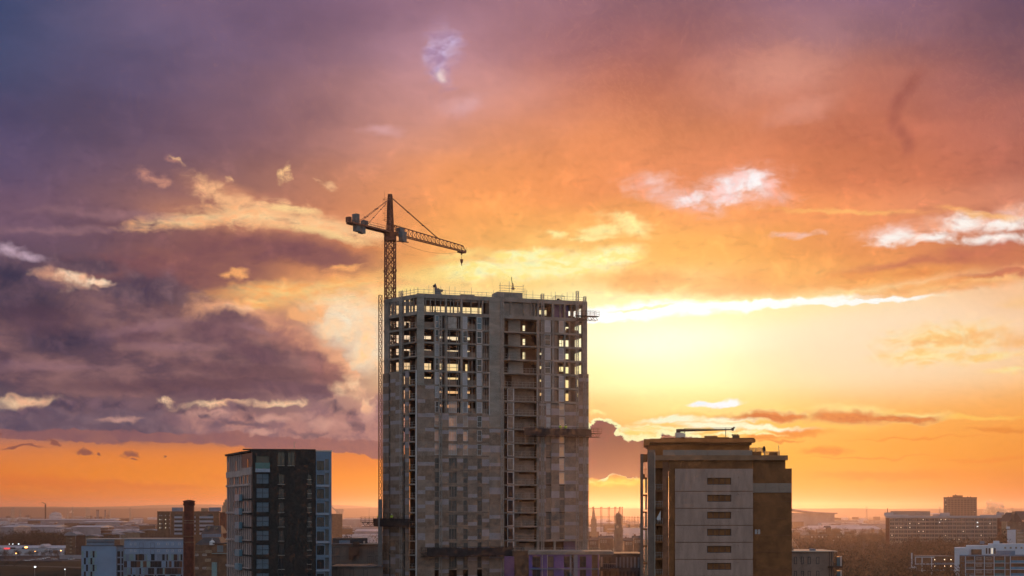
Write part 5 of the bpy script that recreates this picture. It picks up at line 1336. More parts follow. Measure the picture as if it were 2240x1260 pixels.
ant = thing('aerial', (rx(1711), dR + 3, rz(996)), 'thin aerial at the right end of the roof terrace of the brown panel tower', 'aerial')
mb = MB(); mb.bar((rx(1711), dR + 3, rz(996)), (rx(1710.3), dR + 3, rz(972)), .07); mb.build('pole', STEEL, ant)
mb = MB(); mb.bar((rx(1709), dR + 3, rz(975)), (rx(1712.5), dR + 3, rz(977)), .05); mb.bar((rx(1710), dR + 3, rz(982)), (rx(1713), dR + 3, rz(984)), .05); mb.build('antenna_rod', STEEL, ant)
rc = thing('roof_crane', (rx(1497), dR + 7, rz(957)), 'window-cleaning crane with a long horizontal boom on the brown panel tower roof', 'crane')
solid(rc, 'carriage', DKBR, (rx(1499), rx(1507), dR + 6, dR + 8, rz(957), rz(952)))
mb = MB(); mb.box(rx(1487.5), rx(1505), dR + 6, dR + 7.6, rz(952.5), rz(942)); mb.box(rx(1503), rx(1509), dR + 6.2, dR + 7.4, rz(954), rz(944)); mb.build('housing', ALU, rc)
mb = MB(); mb.hexa([(rx(1494), dR + 6.6, rz(939.5)), (rx(1619), dR + 6.7, rz(936)), (rx(1619), dR + 6.9, rz(936)), (rx(1494), dR + 7.2, rz(939.5)), (rx(1494), dR + 6.6, rz(933.5)), (rx(1619), dR + 6.7, rz(933.5)), (rx(1619), dR + 6.9, rz(933.5)), (rx(1494), dR + 7.2, rz(933.5))])
mb.build('boom', NETB, rc)
mb = MB(); mb.bar((rx(1508), dR + 6.8, rz(932)), (rx(1618), dR + 6.8, rz(931)), .07); mb.bar((rx(1508), dR + 6.8, rz(942)), (rx(1508), dR + 6.8, rz(932)), .12); mb.bar((rx(1494), dR + 6.8, rz(942)), (rx(1494), dR + 6.8, rz(934)), .7)
mb.bar((rx(1600.5), dR + 6.8, rz(953)), (rx(1600.5), dR + 6.8, rz(930)), .09); mb.build('tie_rod', NETB, rc)
mb = MB(); mb.bar((rx(1613), dR + 6.8, rz(935)), (rx(1620.5), dR + 6.8, rz(929.5)), .3); mb.bar((rx(1615), dR + 6.8, rz(937)), (rx(1617), dR + 6.8, rz(931)), .4); mb.build('boom_head', NETB, rc)
# white cloth drying on the balcony
ws = thing('hanging_sheet', (rx(1441), dR - .15, rz(1138)), 'crumpled white sheet hanging over a balcony on the left side of the brown panel tower', 'sheet')
mb = MB(); random.seed(4); pr = None
for i in range(7):
    x = rx(1436.5 + i * 1.4); zt_ = rz(1133 - i * 2.6); zb_ = rz(1138 - (i == 0) * 2)
    y = dR - .12 - .08 * (i % 2)
    if pr: mb.hexa([(pr[0], pr[1], pr[3]), (x, y, zb_), (x, y + .05, zb_), (pr[0], pr[1] + .05, pr[3]), (pr[0], pr[1], pr[2]), (x, y, zt_), (x, y + .05, zt_), (pr[0], pr[1] + .05, pr[2])])
    pr = (x, y, zt_, zb_)
mb.build('cloth', M('white_cloth', (.6, .6, .62), .1, 2, .9), ws)
# ================================================================== ground, hills
def sheet(name, m, poly, z, kind='structure'):
    mb = MB(); mb.prism(poly, z - .3, z); o = mb.build(name, m); tag(o, kind=kind); return o
gm_ = bpy.data.materials.new('ground_earth'); gm_.use_nodes = True
g_ = NT(gm_.node_tree); gb = gm_.node_tree.nodes['Principled BSDF']
gtc = g_.n('ShaderNodeTexCoord')
v1 = g_.vm('MULTIPLY', gtc.outputs['Object'], (0.012, 0.004, 1))
n1 = g_.noise(v1, 1.0, 8.0, 0.65); n2 = g_.noise(g_.vm('MULTIPLY', gtc.outputs['Object'], (0.05, 0.02, 1)), 1.0, 6.0, 0.7)
c_ = g_.mix(g_.mr(n1, .35, .65), (0.026, 0.022, 0.023), (0.085, 0.072, 0.078))
c_ = g_.mix(g_.mr(n2, .55, .7), c_, (0.028, 0.032, 0.022))
gm_.node_tree.links.new(c_, gb.inputs['Base Color']); gb.inputs['Roughness'].default_value = 1.0; gb.inputs['Specular IOR Level'].default_value = 0.05
mb = MB(); mb.box(-20000, 20000, -900, 30000, -1.0, 0.0)
tag(mb.build('ground', gm_), kind='structure')
GRASS = M('rough_grass', (0.011, 0.017, 0.014), .5, .02, 1.0, .05)
ASPH = M('asphalt', (0.05, 0.05, 0.055), .2, .1, .9)
sheet('grass_field', GRASS, [(-330, 690), (-150, 690), (-205, 960), (-440, 960)], .02)
sheet('car_park', ASPH, [(-440, 962), (-300, 962), (-330, 1010), (-460, 1010)], .024)
sheet('road', ASPH, [(-420, 930), (-180, 800), (-180, 806), (-420, 938)], .03)
# hills on the horizon
HILL = M('far_hillside', (0.05, 0.045, 0.04), .2, .001, 1.0, .0)
def hill_h(x, s):
    return (sin(x * .00061 + s) + .6 * sin(x * .0017 + 2.1 * s) + .35 * sin(x * .0043 + s * 3.3) + .12 * sin(x * .013 + s))
for s_, d, base, amp in ((1.3, 9800, 46, 9), (2.9, 13500, 64, 12)):
    mb = MB(); xs = [-7500 + i * 120 for i in range(126)]
    b = len(mb.v)
    for j, (dy, f) in enumerate(((-900, 0.0), (-350, .75), (0, 1.0), (500, .8), (1400, 0.0))):
        for x in xs:
            rr = random.Random(int(x) * 7 + j)
            hgt = (base + amp * hill_h(x, s_) + (18 if x < -1800 else max(0, 18 * (-1000 - x) / 800)) + rr.uniform(-1.2, 1.2)) * f
            mb.v.append((x, d + dy, hgt if f else -.5))
    n_ = len(xs)
    for j in range(4):
        for i in range(n_ - 1):
            mb.f.append([b + j * n_ + i, b + j * n_ + i + 1, b + (j + 1) * n_ + i + 1, b + (j + 1) * n_ + i]); mb.mi.append(0)
    tag(mb.build('hills', HILL, None, True), kind='structure')

# ================================================================== chimney
ck = thing('chimney', (PX(411, 450), 451.6, 0), 'tall square red brick factory chimney with a flared cap, standing alone', 'chimney')
x0, x1, d = PX(401, 450), PX(421.5, 450), 450.0
def cz(py): return PZ(py, 450)
mb = MB(); w = (x1 - x0) / 2; xc = (x0 + x1) / 2
def sq(mb, hw0, hw1, z0, z1): mb.cone(xc, d + w, z0, z1, hw0 * 1.083, hw1 * 1.083, 8, 0, pi / 8)
sq(mb, w * 1.16, w, 0, cz(1106)); mb.build('shaft', REDB, ck)
mb = MB(); sq(mb, w * 1.1, w * 1.24, cz(1106), cz(1101.5)); sq(mb, w * 1.1, w * 1.1, cz(1101.5), cz(1098)); sq(mb, w * 1.24, w * 1.18, cz(1098), cz(1095.5)); sq(mb, w * 1.15, w * .3, cz(1095.5), cz(1093.3)); mb.build('cap', REDB, ck)
for y in (1138, 1143.5, 1172.5, 1185.5): mb = MB(); sq(mb, w * 1.09, w * 1.09, cz(y + .9), cz(y)); mb.build('band', TANB, ck)

# ================================================================== white block with chequered windows
d = 580.0; Fw = flatface(d)
def z580(py): return PZ(py, d)
wb = thing('apartment_block', (PX(290, d), d + 8, 0), 'white end-on flats with black and blue chequered windows, left of the red chimney', 'building')
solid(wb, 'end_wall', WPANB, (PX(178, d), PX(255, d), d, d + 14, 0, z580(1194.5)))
solid(wb, 'corner_wall', GPAN, (PX(255.1, d), PX(270, d), d + .6, d + 14, 0, z580(1194.5)))
solid(wb, 'setback_storey', GPAN, (PX(187, d), PX(248, d), d + 1.5, d + 12, z580(1194), z580(1180)))
solid(wb, 'roof', ALU, (PX(186, d), PX(266, d), d + 1, d + 13, z580(1180), z580(1178.5))); solid(wb, 'roof_edge', DGREY, (PX(177.5, d), PX(270.3, d), d - .2, d + 14.2, z580(1194.4), z580(1193.4)))
solid(wb, 'dark_strip', DGREY, (PX(188, d), PX(247, d), d + 1.4, d + 1.5, z580(1187), z580(1185)))  # dark grey strip laid on the setback wall
random.seed(21)
for r in range(6):
    y0 = 1205 + 15 * r
    for c in range(7):
        x = 178.6 + c * 4.75; odd = r % 2
        on = (c in (2, 4.0) and not odd) or (c in (1, 3, 5) and odd)
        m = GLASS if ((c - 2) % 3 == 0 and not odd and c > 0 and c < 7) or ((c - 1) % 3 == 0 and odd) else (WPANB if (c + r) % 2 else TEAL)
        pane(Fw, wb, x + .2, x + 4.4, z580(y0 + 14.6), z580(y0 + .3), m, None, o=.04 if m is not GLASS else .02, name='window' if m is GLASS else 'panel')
    pane(Fw, wb, 256, 262, z580(y0 + 13), z580(y0 + 1), GLASS, None, o=-.55 + .0)
    pane(Fw, wb, 265, 268.5, z580(y0 + 13), z580(y0 + 1), GLASS, None, o=-.55)
wg = thing('apartment_block', (PX(335, d), d + 8, 0), 'long blue-grey flats wing with rows of small square windows, touching the left of the chimney', 'building')
solid(wg, 'wall', GPAN, (PX(270.2, d), PX(399.5, d), d + 1.0, d + 14, 0, z580(1179.5))); solid(wg, 'roof', ALU, (PX(262, d), PX(399.5, d), d + .7, d + 14.3, z580(1179.4), z580(1178)))
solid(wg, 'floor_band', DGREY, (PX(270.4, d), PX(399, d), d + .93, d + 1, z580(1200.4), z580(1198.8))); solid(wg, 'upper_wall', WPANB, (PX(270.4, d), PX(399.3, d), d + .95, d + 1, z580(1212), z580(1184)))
Fv = flatface(d + .95)
for y in (1187.5, 1202.5):
    for x in (284.5, 293.5, 344.5, 364, 375.5, 390.5): pane(Fv, wg, x, x + 4.4, z580(y + 5), z580(y), GLASS, FRAMEW)
    for x in (304.5, 329): pane(Fv, wg, x, x + 9, z580(y + 11), z580(y), GLASS, DGREY)
for r in range(4):
    y0 = 1212 + 15 * r; x = 271
    while x < 397:
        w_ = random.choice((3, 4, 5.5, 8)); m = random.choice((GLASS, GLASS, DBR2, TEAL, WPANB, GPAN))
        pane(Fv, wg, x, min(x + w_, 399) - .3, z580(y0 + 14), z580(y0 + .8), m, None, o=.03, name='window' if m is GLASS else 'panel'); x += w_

# ================================================================== brown towers behind, with white balconies
d = 960.0; Fb = flatface(d)
bb, _ = bld('apartment_block', 344, 372, 1118.5, d + 2, 20, 'brown brick slab block with small lit windows, left of the red chimney', BROWNB, inset=0, roofm=BROWNB)
for y in (1126.5, 1135.5, 1144.5, 1153.5):
    for x in (349, 353, 361.5, 370): pane(Face((-10, d + 2), (10, d + 2)), bb, x, x + 1.6, PZ(y + 2.2, d), PZ(y, d), LITW if (x in (361.5, 349) and y > 1130) else FILM, None, o=.08)
b2, Ff = bld('apartment_block', 372.5, 479.5, 1118.5, d, 24, 'wide brown tower block with white balcony strips, seen behind the red chimney', BROWNB, roofm=BROWNB)
for y in (1129.5, 1138.5, 1147.5, 1156, 1165):
    for x0, x1 in ((382, 399), (421, 428), (437, 467)):
        mb = MB(); Ff.box(mb, x0, x1, PZ(y + 4.2, d), PZ(y, d), .02, 1.2); mb.build('balcony', BALC, b2)
        pane(Ff, b2, x0 + .5, x1 - .5, PZ(y - .3, d), PZ(y - 4.3, d), GLASS, None, o=.05)
solid(b2, 'plant_room', GPAN, (PX(372, d), PX(396.5, d), d + 5, d + 15, PZ(1118.4, d), PZ(1110, d)))
solid(b2, 'plant_room', TANB, (PX(437, d), PX(453, d), d + 4, d + 14, PZ(1118.4, d), PZ(1111.5, d))); solid(b2, 'plant_room', GPAN, (PX(453.2, d), PX(480, d), d + 5, d + 15, PZ(1118.4, d), PZ(1110, d)))
b3, Ff = bld('apartment_block', 480, 497, 1120, d - 20, 24, 'reddish brick block between the white-striped brown tower and the dark brick tower', REDB, roofm=BROWNB)
for y in (1128, 1137, 1146, 1155, 1164): pane(Ff, b3, 484, 486, PZ(y + 2.5, d - 20), PZ(y, d - 20), GLASS, DGREY); pane(Ff, b3, 490, 492, PZ(y + 2.5, d - 20), PZ(y, d - 20), GLASS, DGREY)
st = thing('office_tower', (PX(492, 1500), 1510, 0), 'small stepped hazy tower just peeping out left of the dark brick tower', 'building')
for i, (xa, ya) in enumerate(((486, 1106), (488, 1099), (490.5, 1093))): solid(st, 'tier', TANB, (PX(xa, 1500), PX(499, 1500), 1500 + i, 1520 - i, 0 if i == 0 else PZ(1107 - 7 * (i - 1) - 0, 1500), PZ(ya, 1500)))
solid(st, 'finial', TANB, (PX(492.5, 1500), PX(494, 1500), 1503, 1504, PZ(1093, 1500), PZ(1090.5, 1500)))

# ================================================================== dark old building with a mansard roof, left of the brick tower
d = 520.0; Fo = flatface(d)
ob_ = thing('mansard_building', (PX(458, d), d + 9, 0), 'dark old brick building with a steep roof and white round dormer, right of the chimney', 'building')
solid(ob_, 'wall', BROWNB, (PX(423, d), PX(497, d), d, d + 18, 0, PZ(1192, d)))
mb = MB(); q0, q1 = (PX(426, d), PX(484, d)), (PX(440, d), PX(474, d))
mb.hexa([(q0[0], d, PZ(1192, d)), (q0[1], d, PZ(1192, d)), (q0[1], d + 16, PZ(1192, d)), (q0[0], d + 16, PZ(1192, d)), (q1[0], d + 4, PZ(1176, d)), (q1[1], d + 4, PZ(1176, d)), (q1[1], d + 12, PZ(1176, d)), (q1[0], d + 12, PZ(1176, d))]); mb.build('roof', DGREY, ob_)
mb = MB(); cxx, czz = PX(463.5, d), PZ(1189, d)
mb.cone(cxx, d + .4, czz - .6, czz + .7, 1.0, 1.0, 12); mb.cone(cxx, d + .4, czz + .7, czz + 1.25, 1.0, .35, 12); mb.cone(cxx, d + .4, czz + 1.25, czz + 2.2, .12, .02, 6); dm = mb.build('dormer', FRAMEW, ob_)
for y in (1212, 1241):
    for x in (425, 443): pane(Fo, ob_, x, x + 9, PZ(y + 4, d), PZ(y - .5, d), GLASS, FRAMEW, bars=3)
for y, x in ((1203, 450), (1222, 449), (1240, 452)): mb = MB(); Fo.box(mb, x, x + 13, PZ(y + 7, d), PZ(y, d), 0, .5); mb.build('bay', TANB, ob_)
mb = MB(); Fo.box(mb, 424, 466, PZ(1208, d), PZ(1206.7, d), 0, .3); mb.build('cornice', TANB, ob_)
solid(ob_, 'roof_terrace', DGREY, (PX(462, d), PX(497, d), d - .5, d + 8, PZ(1190, d), PZ(1187.5, d)))
for i in range(3): pane(Face((-10, d - .02), (10, d - .02)), ob_, 475 + i * 4.5, 479 + i * 4.5, PZ(1208, d), PZ(1193, d), M('curtain_grey_blue', (0.12, .17, .2), .1, .5, .5), None, o=.05)
mb = MB(); Fo.box(mb, 464, 475, PZ(1290, d), PZ(1230, d), 0, .8); Fo.box(mb, 464, 497, PZ(1211.5, d), PZ(1210, d), 0, .9); mb.build('glass_stair', TEAL, ob_)
gs = thing('mansard_building', (PX(462, 700), 708, 0), 'building with grey louvred roof box and two small dormers behind the steep dark roof', 'building')
solid(gs, 'wall', BROWNB, (PX(440, 700), PX(486, 700), 700, 716, 0, PZ(1167, 700))); mb = MB()
mb.hexa([(PX(440, 700), 700, PZ(1167, 700)), (PX(484, 700), 700, PZ(1167, 700)), (PX(484, 700), 716, PZ(1167, 700)), (PX(440, 700), 716, PZ(1167, 700)), (PX(446, 700), 706, PZ(1150, 700)), (PX(478, 700), 706, PZ(1150, 700)), (PX(478, 700), 710, PZ(1150, 700)), (PX(446, 700), 710, PZ(1150, 700))]); mb.build('roof', DGREY, gs)
for x in (452.5, 468.5): solid(gs, 'dormer', TANB, (PX(x, 700), PX(x + 4, 700), 701.5, 706, PZ(1158, 700), PZ(1152, 700)))
mb = MB(); mb.box(PX(441.5, 699), PX(483, 699), 699, 703, PZ(1176, 699), PZ(1168, 699))
for i in range(12): mb.box(PX(442 + 3.4 * i, 699), PX(443.2 + 3.4 * i, 699), 698.8, 699, PZ(1176, 699), PZ(1168, 699))
mb.build('louvre_box', GPAN, gs)

# ================================================================== low block between the brick tower and the unfinished tower
d = 390.0; Fl = flatface(d)
lb = thing('apartment_block', (PX(780, d), d + 8, 0), 'dim low flats with flat roof in the gap between the dark brick and unfinished towers', 'building')
solid(lb, 'wall', M('dim_render', (0.13, 0.11, 0.10), .15, .3), (PX(715, d), PX(845, d), d, d + 14, 0, PZ(1191, d)))
solid(lb, 'roof', ROOFG, (PX(714, d), PX(846, d), d - .4, d + 14.4, PZ(1190.9, d), PZ(1189.6, d)))
solid(lb, 'roof_plant', DGREY, (PX(722, d), PX(800, d), d + 5, d + 12, PZ(1189.5, d), PZ(1178, d))); solid(lb, 'roof_plant', GPAN, (PX(739, d), PX(763, d), d + 3, d + 4.9, PZ(1190, d), PZ(1183, d)))
solid(lb, 'roof_hatch', ALU, (PX(793, d), PX(797, d), d + 2, d + 3, PZ(1189.5, d), PZ(1184, d))); solid(lb, 'stair_core', DBR2, (PX(773, d), PX(787, d), d - 1.2, d - .01, PZ(1216, d), PZ(1185, d)))
solid(lb, 'stair_core', DBR2, (PX(763.5, d), PX(773, d), d - .8, d - .01, PZ(1224, d), PZ(1196, d)))
for y0, y1 in ((1197, 1212), (1217, 1235)):
    pane(Fl, lb, 727, 743.5, PZ(y1, d), PZ(y0, d), GLASS, DGREY, bars=3); pane(Fl, lb, 804, 818, PZ(y1, d), PZ(y0, d), GLASS, DGREY, bars=2); pane(Fl, lb, 822, 829, PZ(y1 - 6, d), PZ(y0 - 2, d), FILM if y0 < 1200 else GLASS, DGREY)
mb = MB(); Fl.box(mb, 788, 838, PZ(1190.5, d), PZ(1189.2, d), .4, .8); mb.build('gutter', ALU, lb)
d = 300.0
fb = thing('roof_terrace', (PX(781, d), d + 6, 0), 'lower flat-roofed wing with a glinting metal edge at the foot of the gap between towers', 'building')
solid(fb, 'wall', M('dim_render', (0.13, 0.11, 0.10)), (PX(722, d), PX(838, d), d, d + 12, 0, PZ(1241, d)))
solid(fb, 'roof', ROOFG, (PX(722, d), PX(838.5, d), d - .3, d + 12, PZ(1240.9, d), PZ(1238.6, d)))
mb = MB(); mb.box(PX(722, d), PX(838.5, d), d + 12, d + 12.3, PZ(1242, 312), PZ(1237.0, 312)); mb.build('metal_edge', ALU, fb)
Fz = flatface(d)
for x in (727, 743, 765, 795): pane(Fz, fb, x, x + 9, 10, PZ(1244, d), GLASS, DGREY)

# ================================================================== purple block and glass-balcony block in the middle
d = 282.0; Fp = flatface(d)
pb = thing('apartment_block', (PX(1235, d), d + 6, 0), 'half-built low block wrapped in purple membrane at the foot of the unfinished tower', 'building')
solid(pb, 'wall', PURP, (PX(1157, d), PX(1310, d), d, d + 9, 0, PZ(1213, d)))
solid(pb, 'roof', CONC, (PX(1155, d), PX(1342, d), d - .4, d + 9.5, PZ(1212.9, d), PZ(1206, d)))
solid(pb, 'side_wall', BROWNB, (PX(1120, d), PX(1156.9, d), d + 2, d + 9, 0, PZ(1206, d)))
solid(pb, 'side_panel', M('membrane_pink', (0.17, .09, .18), .15, .5), (PX(1103, d), PX(1125, d), d + 1.6, d + 4, 0, PZ(1218, d)))
for r in range(4):
    y0 = 1217 + 29 * r
    for x, w_, m in ((1164.5, 18, GLASS), (1198.5, 12.5, M('board_grey', (.10, .09, .09), .2, .5)), (1233.5, 13, GLASS), (1268, 14, GLASS)):
        pane(Fp, pb, x, x + w_, PZ(y0 + 24, d), PZ(y0, d), m, DGREY, o=.12, bars=1 if m is GLASS else 0, tran=(r == 0))
    for x, w_, m in ((1246.5, 17, GPAN), (1294.5, 13, BROWNB), (1185.5, 1.2, ALU), (1197, 1, ALU), (1250, 5, DGREY)):
        mb = MB(); Fp.box(mb, x, x + w_, PZ(y0 + 26, d), PZ(y0 - 3, d), 0.0, .14 + .1 * (w_ < 2)); mb.build('panel', m, pb)
    mb = MB(); Fp.box(mb, 1158, 1310, PZ(y0 + 28.5, d), PZ(y0 + 26.5, d), 0, .3); mb.build('floor_band', BROWNB if r else GPAN, pb)
mb = MB(); 
for x in range(1126, 1340, 17): mb.box(PX(x, d), PX(x + .5, d), d + .1, d + .16, PZ(1206, d), PZ(1198.5, d))
mb.box(PX(1122, d), PX(1312, d), d + .1, d + .15, PZ(1199, d), PZ(1198.3, d)); mb.box(PX(1122, d), PX(1312, d), d + .1, d + .15, PZ(1202.6, d), PZ(1202, d)); mb.build('guard_rail', STEEL, pb)
d = 297.0; Fg = flatface(d)
gb_ = thing('apartment_block', (PX(1360, d), d + 6, 0), 'low flats with glass balconies and vertical window strips left of the brown panel tower', 'building')
solid(gb_, 'wall', DGREY, (PX(1311, d), PX(1405, d), d, d + 12, 0, PZ(1213, d))); solid(gb_, 'roof', DGREY, (PX(1342, d), PX(1406, d), d - .4, d + 12, PZ(1212.9, d), PZ(1210.5, d)))
mb = MB(); mb.box(PX(1343, 309), PX(1406, 309), 309, 309.3, PZ(1213, 309), PZ(1208.2, 309)); mb.bar((PX(1343, 309), 309, PZ(1212, 309)), (PX(1341.5, 309), 309, PZ(1200, 309)), .2); mb.build('metal_edge', ALU, gb_)
for r in range(2):
    for x in range(1346, 1403, 8): pane(Fg, gb_, x, x + 5.4, PZ(1243 + 31 * r, d), PZ(1218 + 31 * r, d), BL if r == 0 else GLASS, DGREY, o=.1)
    for x in (1313, 1321, 1331): pane(Fg, gb_, x, x + 6, PZ(1241 + 31 * r, d), PZ(1217 + 31 * r, d), M('lit_curtain', (0.4, .3, .24), .1, .6, .6) if x == 1313 else GLASS, DGREY, o=.1)
    mb = MB(); Fg.box(mb, 1311, 1347, PZ(1247 + 31 * r, d), PZ(1243 + 31 * r, d), 0, 1.2); 
    bl_ = mb.build('balcony', DGREY, gb_); mb = MB(); Fg.box(mb, 1312, 1347, PZ(1243 + 31 * r, d) + 1.0, PZ(1243 + 31 * r, d) + 1.06, 1.1, 1.16)
    for x in range(1312, 1348, 4): Fg.box(mb, x, x + .4, PZ(1243 + 31 * r, d), PZ(1243 + 31 * r, d) + 1.0, 1.1, 1.16)
    mb.build('balcony_railing', ALU, bl_)

# ================================================================== low flats right of the panel tower
d = 260.0; Fr = flatface(d)
rb = thing('apartment_block', (PX(1780, d), d + 7, 0), 'low brick flats with bay windows at their right end, right of the brown panel tower', 'building')
solid(rb, 'wall', M('light_brick', (0.30, .21, .17), .15, .5), (PX(1725, d), PX(1823, d), d, d + 12, 0, PZ(1207, d))); solid(rb, 'roof', ALU, (PX(1725, d), PX(1831, d), d - .5, d + 12.5, PZ(1206.9, d), PZ(1205.2, d)))  # wall brick set to a lighter tone
solid(rb, 'roof_plant', GPAN, (PX(1778, d), PX(1792, d), d + 3, d + 6, PZ(1205.1, d), PZ(1201.5, d))); solid(rb, 'roof_plant', TANB, (PX(1736, d), PX(1743, d), d + 3, d + 6, PZ(1205.1, d), PZ(1202, d)))
mb = MB(); mb.box(PX(1731, 272), PX(1830, 272), 272.6, 272.9, PZ(1206, 272), PZ(1204.4, 272)); mb.build('metal_edge', ALU, rb)
for r in range(2):
    y0 = 1218 + 31 * r
    for x in (1737, 1752, 1767, 1786): pane(Fr, rb, x, x + 6, PZ(y0 + 16, d), PZ(y0, d), FILM if x in (1737, 1752, 1786) else GLASS, DGREY)
    mb = MB(); Fr.box(mb, 1811, 1840, PZ(y0 + 24, d), PZ(y0 + 20, d), .0, 1.3); mb.build('balcony', DBR2, rb)
    solid(rb, 'bay', GLASSB, (PX(1830, d), PX(1837, d), d - .2, d + 3, PZ(y0 + 20, d), PZ(y0, d))); solid(rb, 'bay_frame', FRAMEW, (PX(1837.3, d), PX(1840, d), d - .4, d + 3.2, PZ(y0 + 20, d), PZ(y0, d)))
    mb = MB()
    for x in (1811, 1816, 1821, 1826): Fr.box(mb, x, x + .8, PZ(y0 + 20, d), PZ(1206.9, d) if r == 0 else PZ(1243, d), .9, 1.1)
    mb.build('balcony_post', DBR2, rb)
mp = thing('stay_mast', (PX(1736, d), d + 4, PZ(1205, d)), 'thin stay cable rig on the low brick flats roof beside the brown panel tower', 'mast')
mb = MB(); mb.bar((PX(1735.5, d), d + 4, PZ(1205, d)), (PX(1735.5, d), d + 4, PZ(1181, d)), .12); mb.build('pole', STEEL, mp)
mb = MB(); mb.bar((PX(1728, d), d + 4, PZ(1180.5, d)), (PX(1738, d), d + 4, PZ(1180.5, d)), .12); mb.bar((PX(1743, d), d + 4, PZ(1181, d)), (PX(1758.5, d), d + 4, PZ(1203, d)), .05); mb.build('stay', ALU, mp)
# ================================================================== estate at the lower right
d = 590.0; Fe = flatface(d)
eb = thing('estate_block', (PX(2170, d), d + 9, 0), 'white framed estate block with blue balconies in the bottom right corner', 'building')
solid(eb, 'wall', BROWNB, (PX(2099, d), PX(2262, d), d + .3, d + 16, 0, PZ(1217, d))); solid(eb, 'side_wall', WPAN, (PX(2088, d), PX(2099, d), d, d + 16, 0, PZ(1199, d)))
solid(eb, 'roof', GPAN, (PX(2099, d), PX(2262, d), d - .2, d + 16.2, PZ(1216.9, d), PZ(1214, d)))
solid(eb, 'upper_wall', WPAN, (PX(2099.2, d), PX(2119, d), d + 1, d + 14, PZ(1213.9, d), PZ(1198.5, d))); solid(eb, 'upper_wall', WPAN, (PX(2119.2, d), PX(2180, d), d + 3.5, d + 14, PZ(1213.9, d), PZ(1194, d)))
solid(eb, 'upper_wall', WPAN, (PX(2170, d), PX(2262, d), d + 5, d + 14.2, PZ(1213.8, d), PZ(1190.5, d))); solid(eb, 'roof_box', GPAN, (PX(2154, d), PX(2164, d), d + 6, d + 9, PZ(1190.4, d), PZ(1184.5, d)))
solid(eb, 'roof_box', WPAN, (PX(2185, d), PX(2199, d), d + 7, d + 10, PZ(1190.4, d), PZ(1184, d))); pane(flatface(d + 6.98), eb, 2189.5, 2193, PZ(1189.5, d), PZ(1186, d), GLASS, DGREY)
for x in (2101, 2106, 2111): pane(flatface(d + .98), eb, x, x + 4, PZ(1211, d), PZ(1202, d), GLASS, FRAMEW)
solid(eb, 'infill', BROWNB, (PX(2129, d), PX(2152, d), d + 2.6, d + 3.4, PZ(1213.8, d), PZ(1202, d))); 
for i, x in enumerate((2156, 2162, 2168, 2174)): pane(flatface(d + 3.45), eb, x, x + 4.4, PZ(1212.5, d), PZ(1199, d), GLASS if i != 2 else LITW, FRAMEW)
mb = MB()
for x in range(2206, 2262, 12): mb.box(PX(x, d), PX(x + 4, d), d + 4.9, d + 4.997, PZ(1201, d), PZ(1197, d))
mb.build('parapet_opening', TANB, eb); solid(eb, 'terrace_wall', GPAN, (PX(2187, d), PX(2226, d), d + 3, d + 4.9, PZ(1213.8, d), PZ(1205, d)))
cols = [(2099, 2111, 'dark'), (2111.5, 2131, 'bal'), (2132, 2152, 'win'), (2153, 2173.5, 'win'), (2174.5, 2197, 'balc'), (2198, 2209, 'brn'), (2210, 2262, 'blue')]
for r in range(5):
    y0 = 1218.3 + 14.2 * r; zt, zb_ = PZ(y0, d), PZ(y0 + 13.2, d)
    for x0, x1, t in cols:
        if t == 'dark': pane(Face((-9, d + .3), (9, d + .3)), eb, x0 + 4, x1 - 1, zb_ + .6, zt - .3, GLASS, GPAN)
        elif t in ('bal', 'balc', 'blue'):
            pane(Face((-9, d + .3), (9, d + .3)), eb, x0 + 1, x1 - 1, zb_ + .4, zt - .2, GLASS, DGREY, bars=3)
            mb = MB(); Fe.box(mb, x0 + .3, x1 - .3, zb_ + .1, zb_ + 1.15, .0, .5); mb.build('balcony', {'bal': M('slate_balcony', (.10, .14, .17), .1, .5), 'balc': M('teal_balcony', (.05, .16, .20), .15, .5), 'blue': BLUEB}[t], eb)
        elif t == 'win': pane(Face((-9, d + .3), (9, d + .3)), eb, x0 + 3.5, x1 - 4, zt - 1.35, zt - .25, GLASS, FRAMEW, bars=3)
        else: pane(Face((-9, d + .3), (9, d + .3)), eb, x0 + 2, x1 - 1, zb_ + .3, zt - .3, DBR2, TANB)
    mb = MB(); Fe.box(mb, 2111, 2262, zb_ - .1, zb_ + .08, .0, .1 + .42); mb.build('floor_band', WPAN, eb)
for x in (2111, 2131.3, 2152.3, 2173.7, 2197.2, 2209.2): mb = MB(); Fe.box(mb, x, x + .9, 0, PZ(1216.9, d), .0, .56); mb.build('pilaster', WPAN, eb)
d = 600.0; Fk = flatface(d)
kb = thing('estate_block', (PX(2045, d), d + 7, 0), 'low gallery-access block with a white grid frame and rows of small lamps, left of the corner estate block', 'building')
kb['label'] = 'low block with a white grid frame and lamp-lit galleries beside the corner estate block'
solid(kb, 'wall', BROWNB, (PX(2001, d), PX(2088, d), d + .5, d + 12, 0, PZ(1218, d))); solid(kb, 'roof', ROOFG, (PX(2001, d), PX(2088, d), d + .3, d + 12.2, PZ(1217.9, d), PZ(1216.4, d)))
for x in (2002, 2016.5, 2037.5): mb = MB(); Fk.box(mb, x, x + 1.6, 0, PZ(1218, d), -.45, .0); mb.build('frame_post', WPAN, kb)
for y in (1218, 1233, 1247, 1261): mb = MB(); Fk.box(mb, 2002, 2044, PZ(y + 1.6, d), PZ(y, d), -.43, .02); mb.build('frame_beam', WPAN, kb)
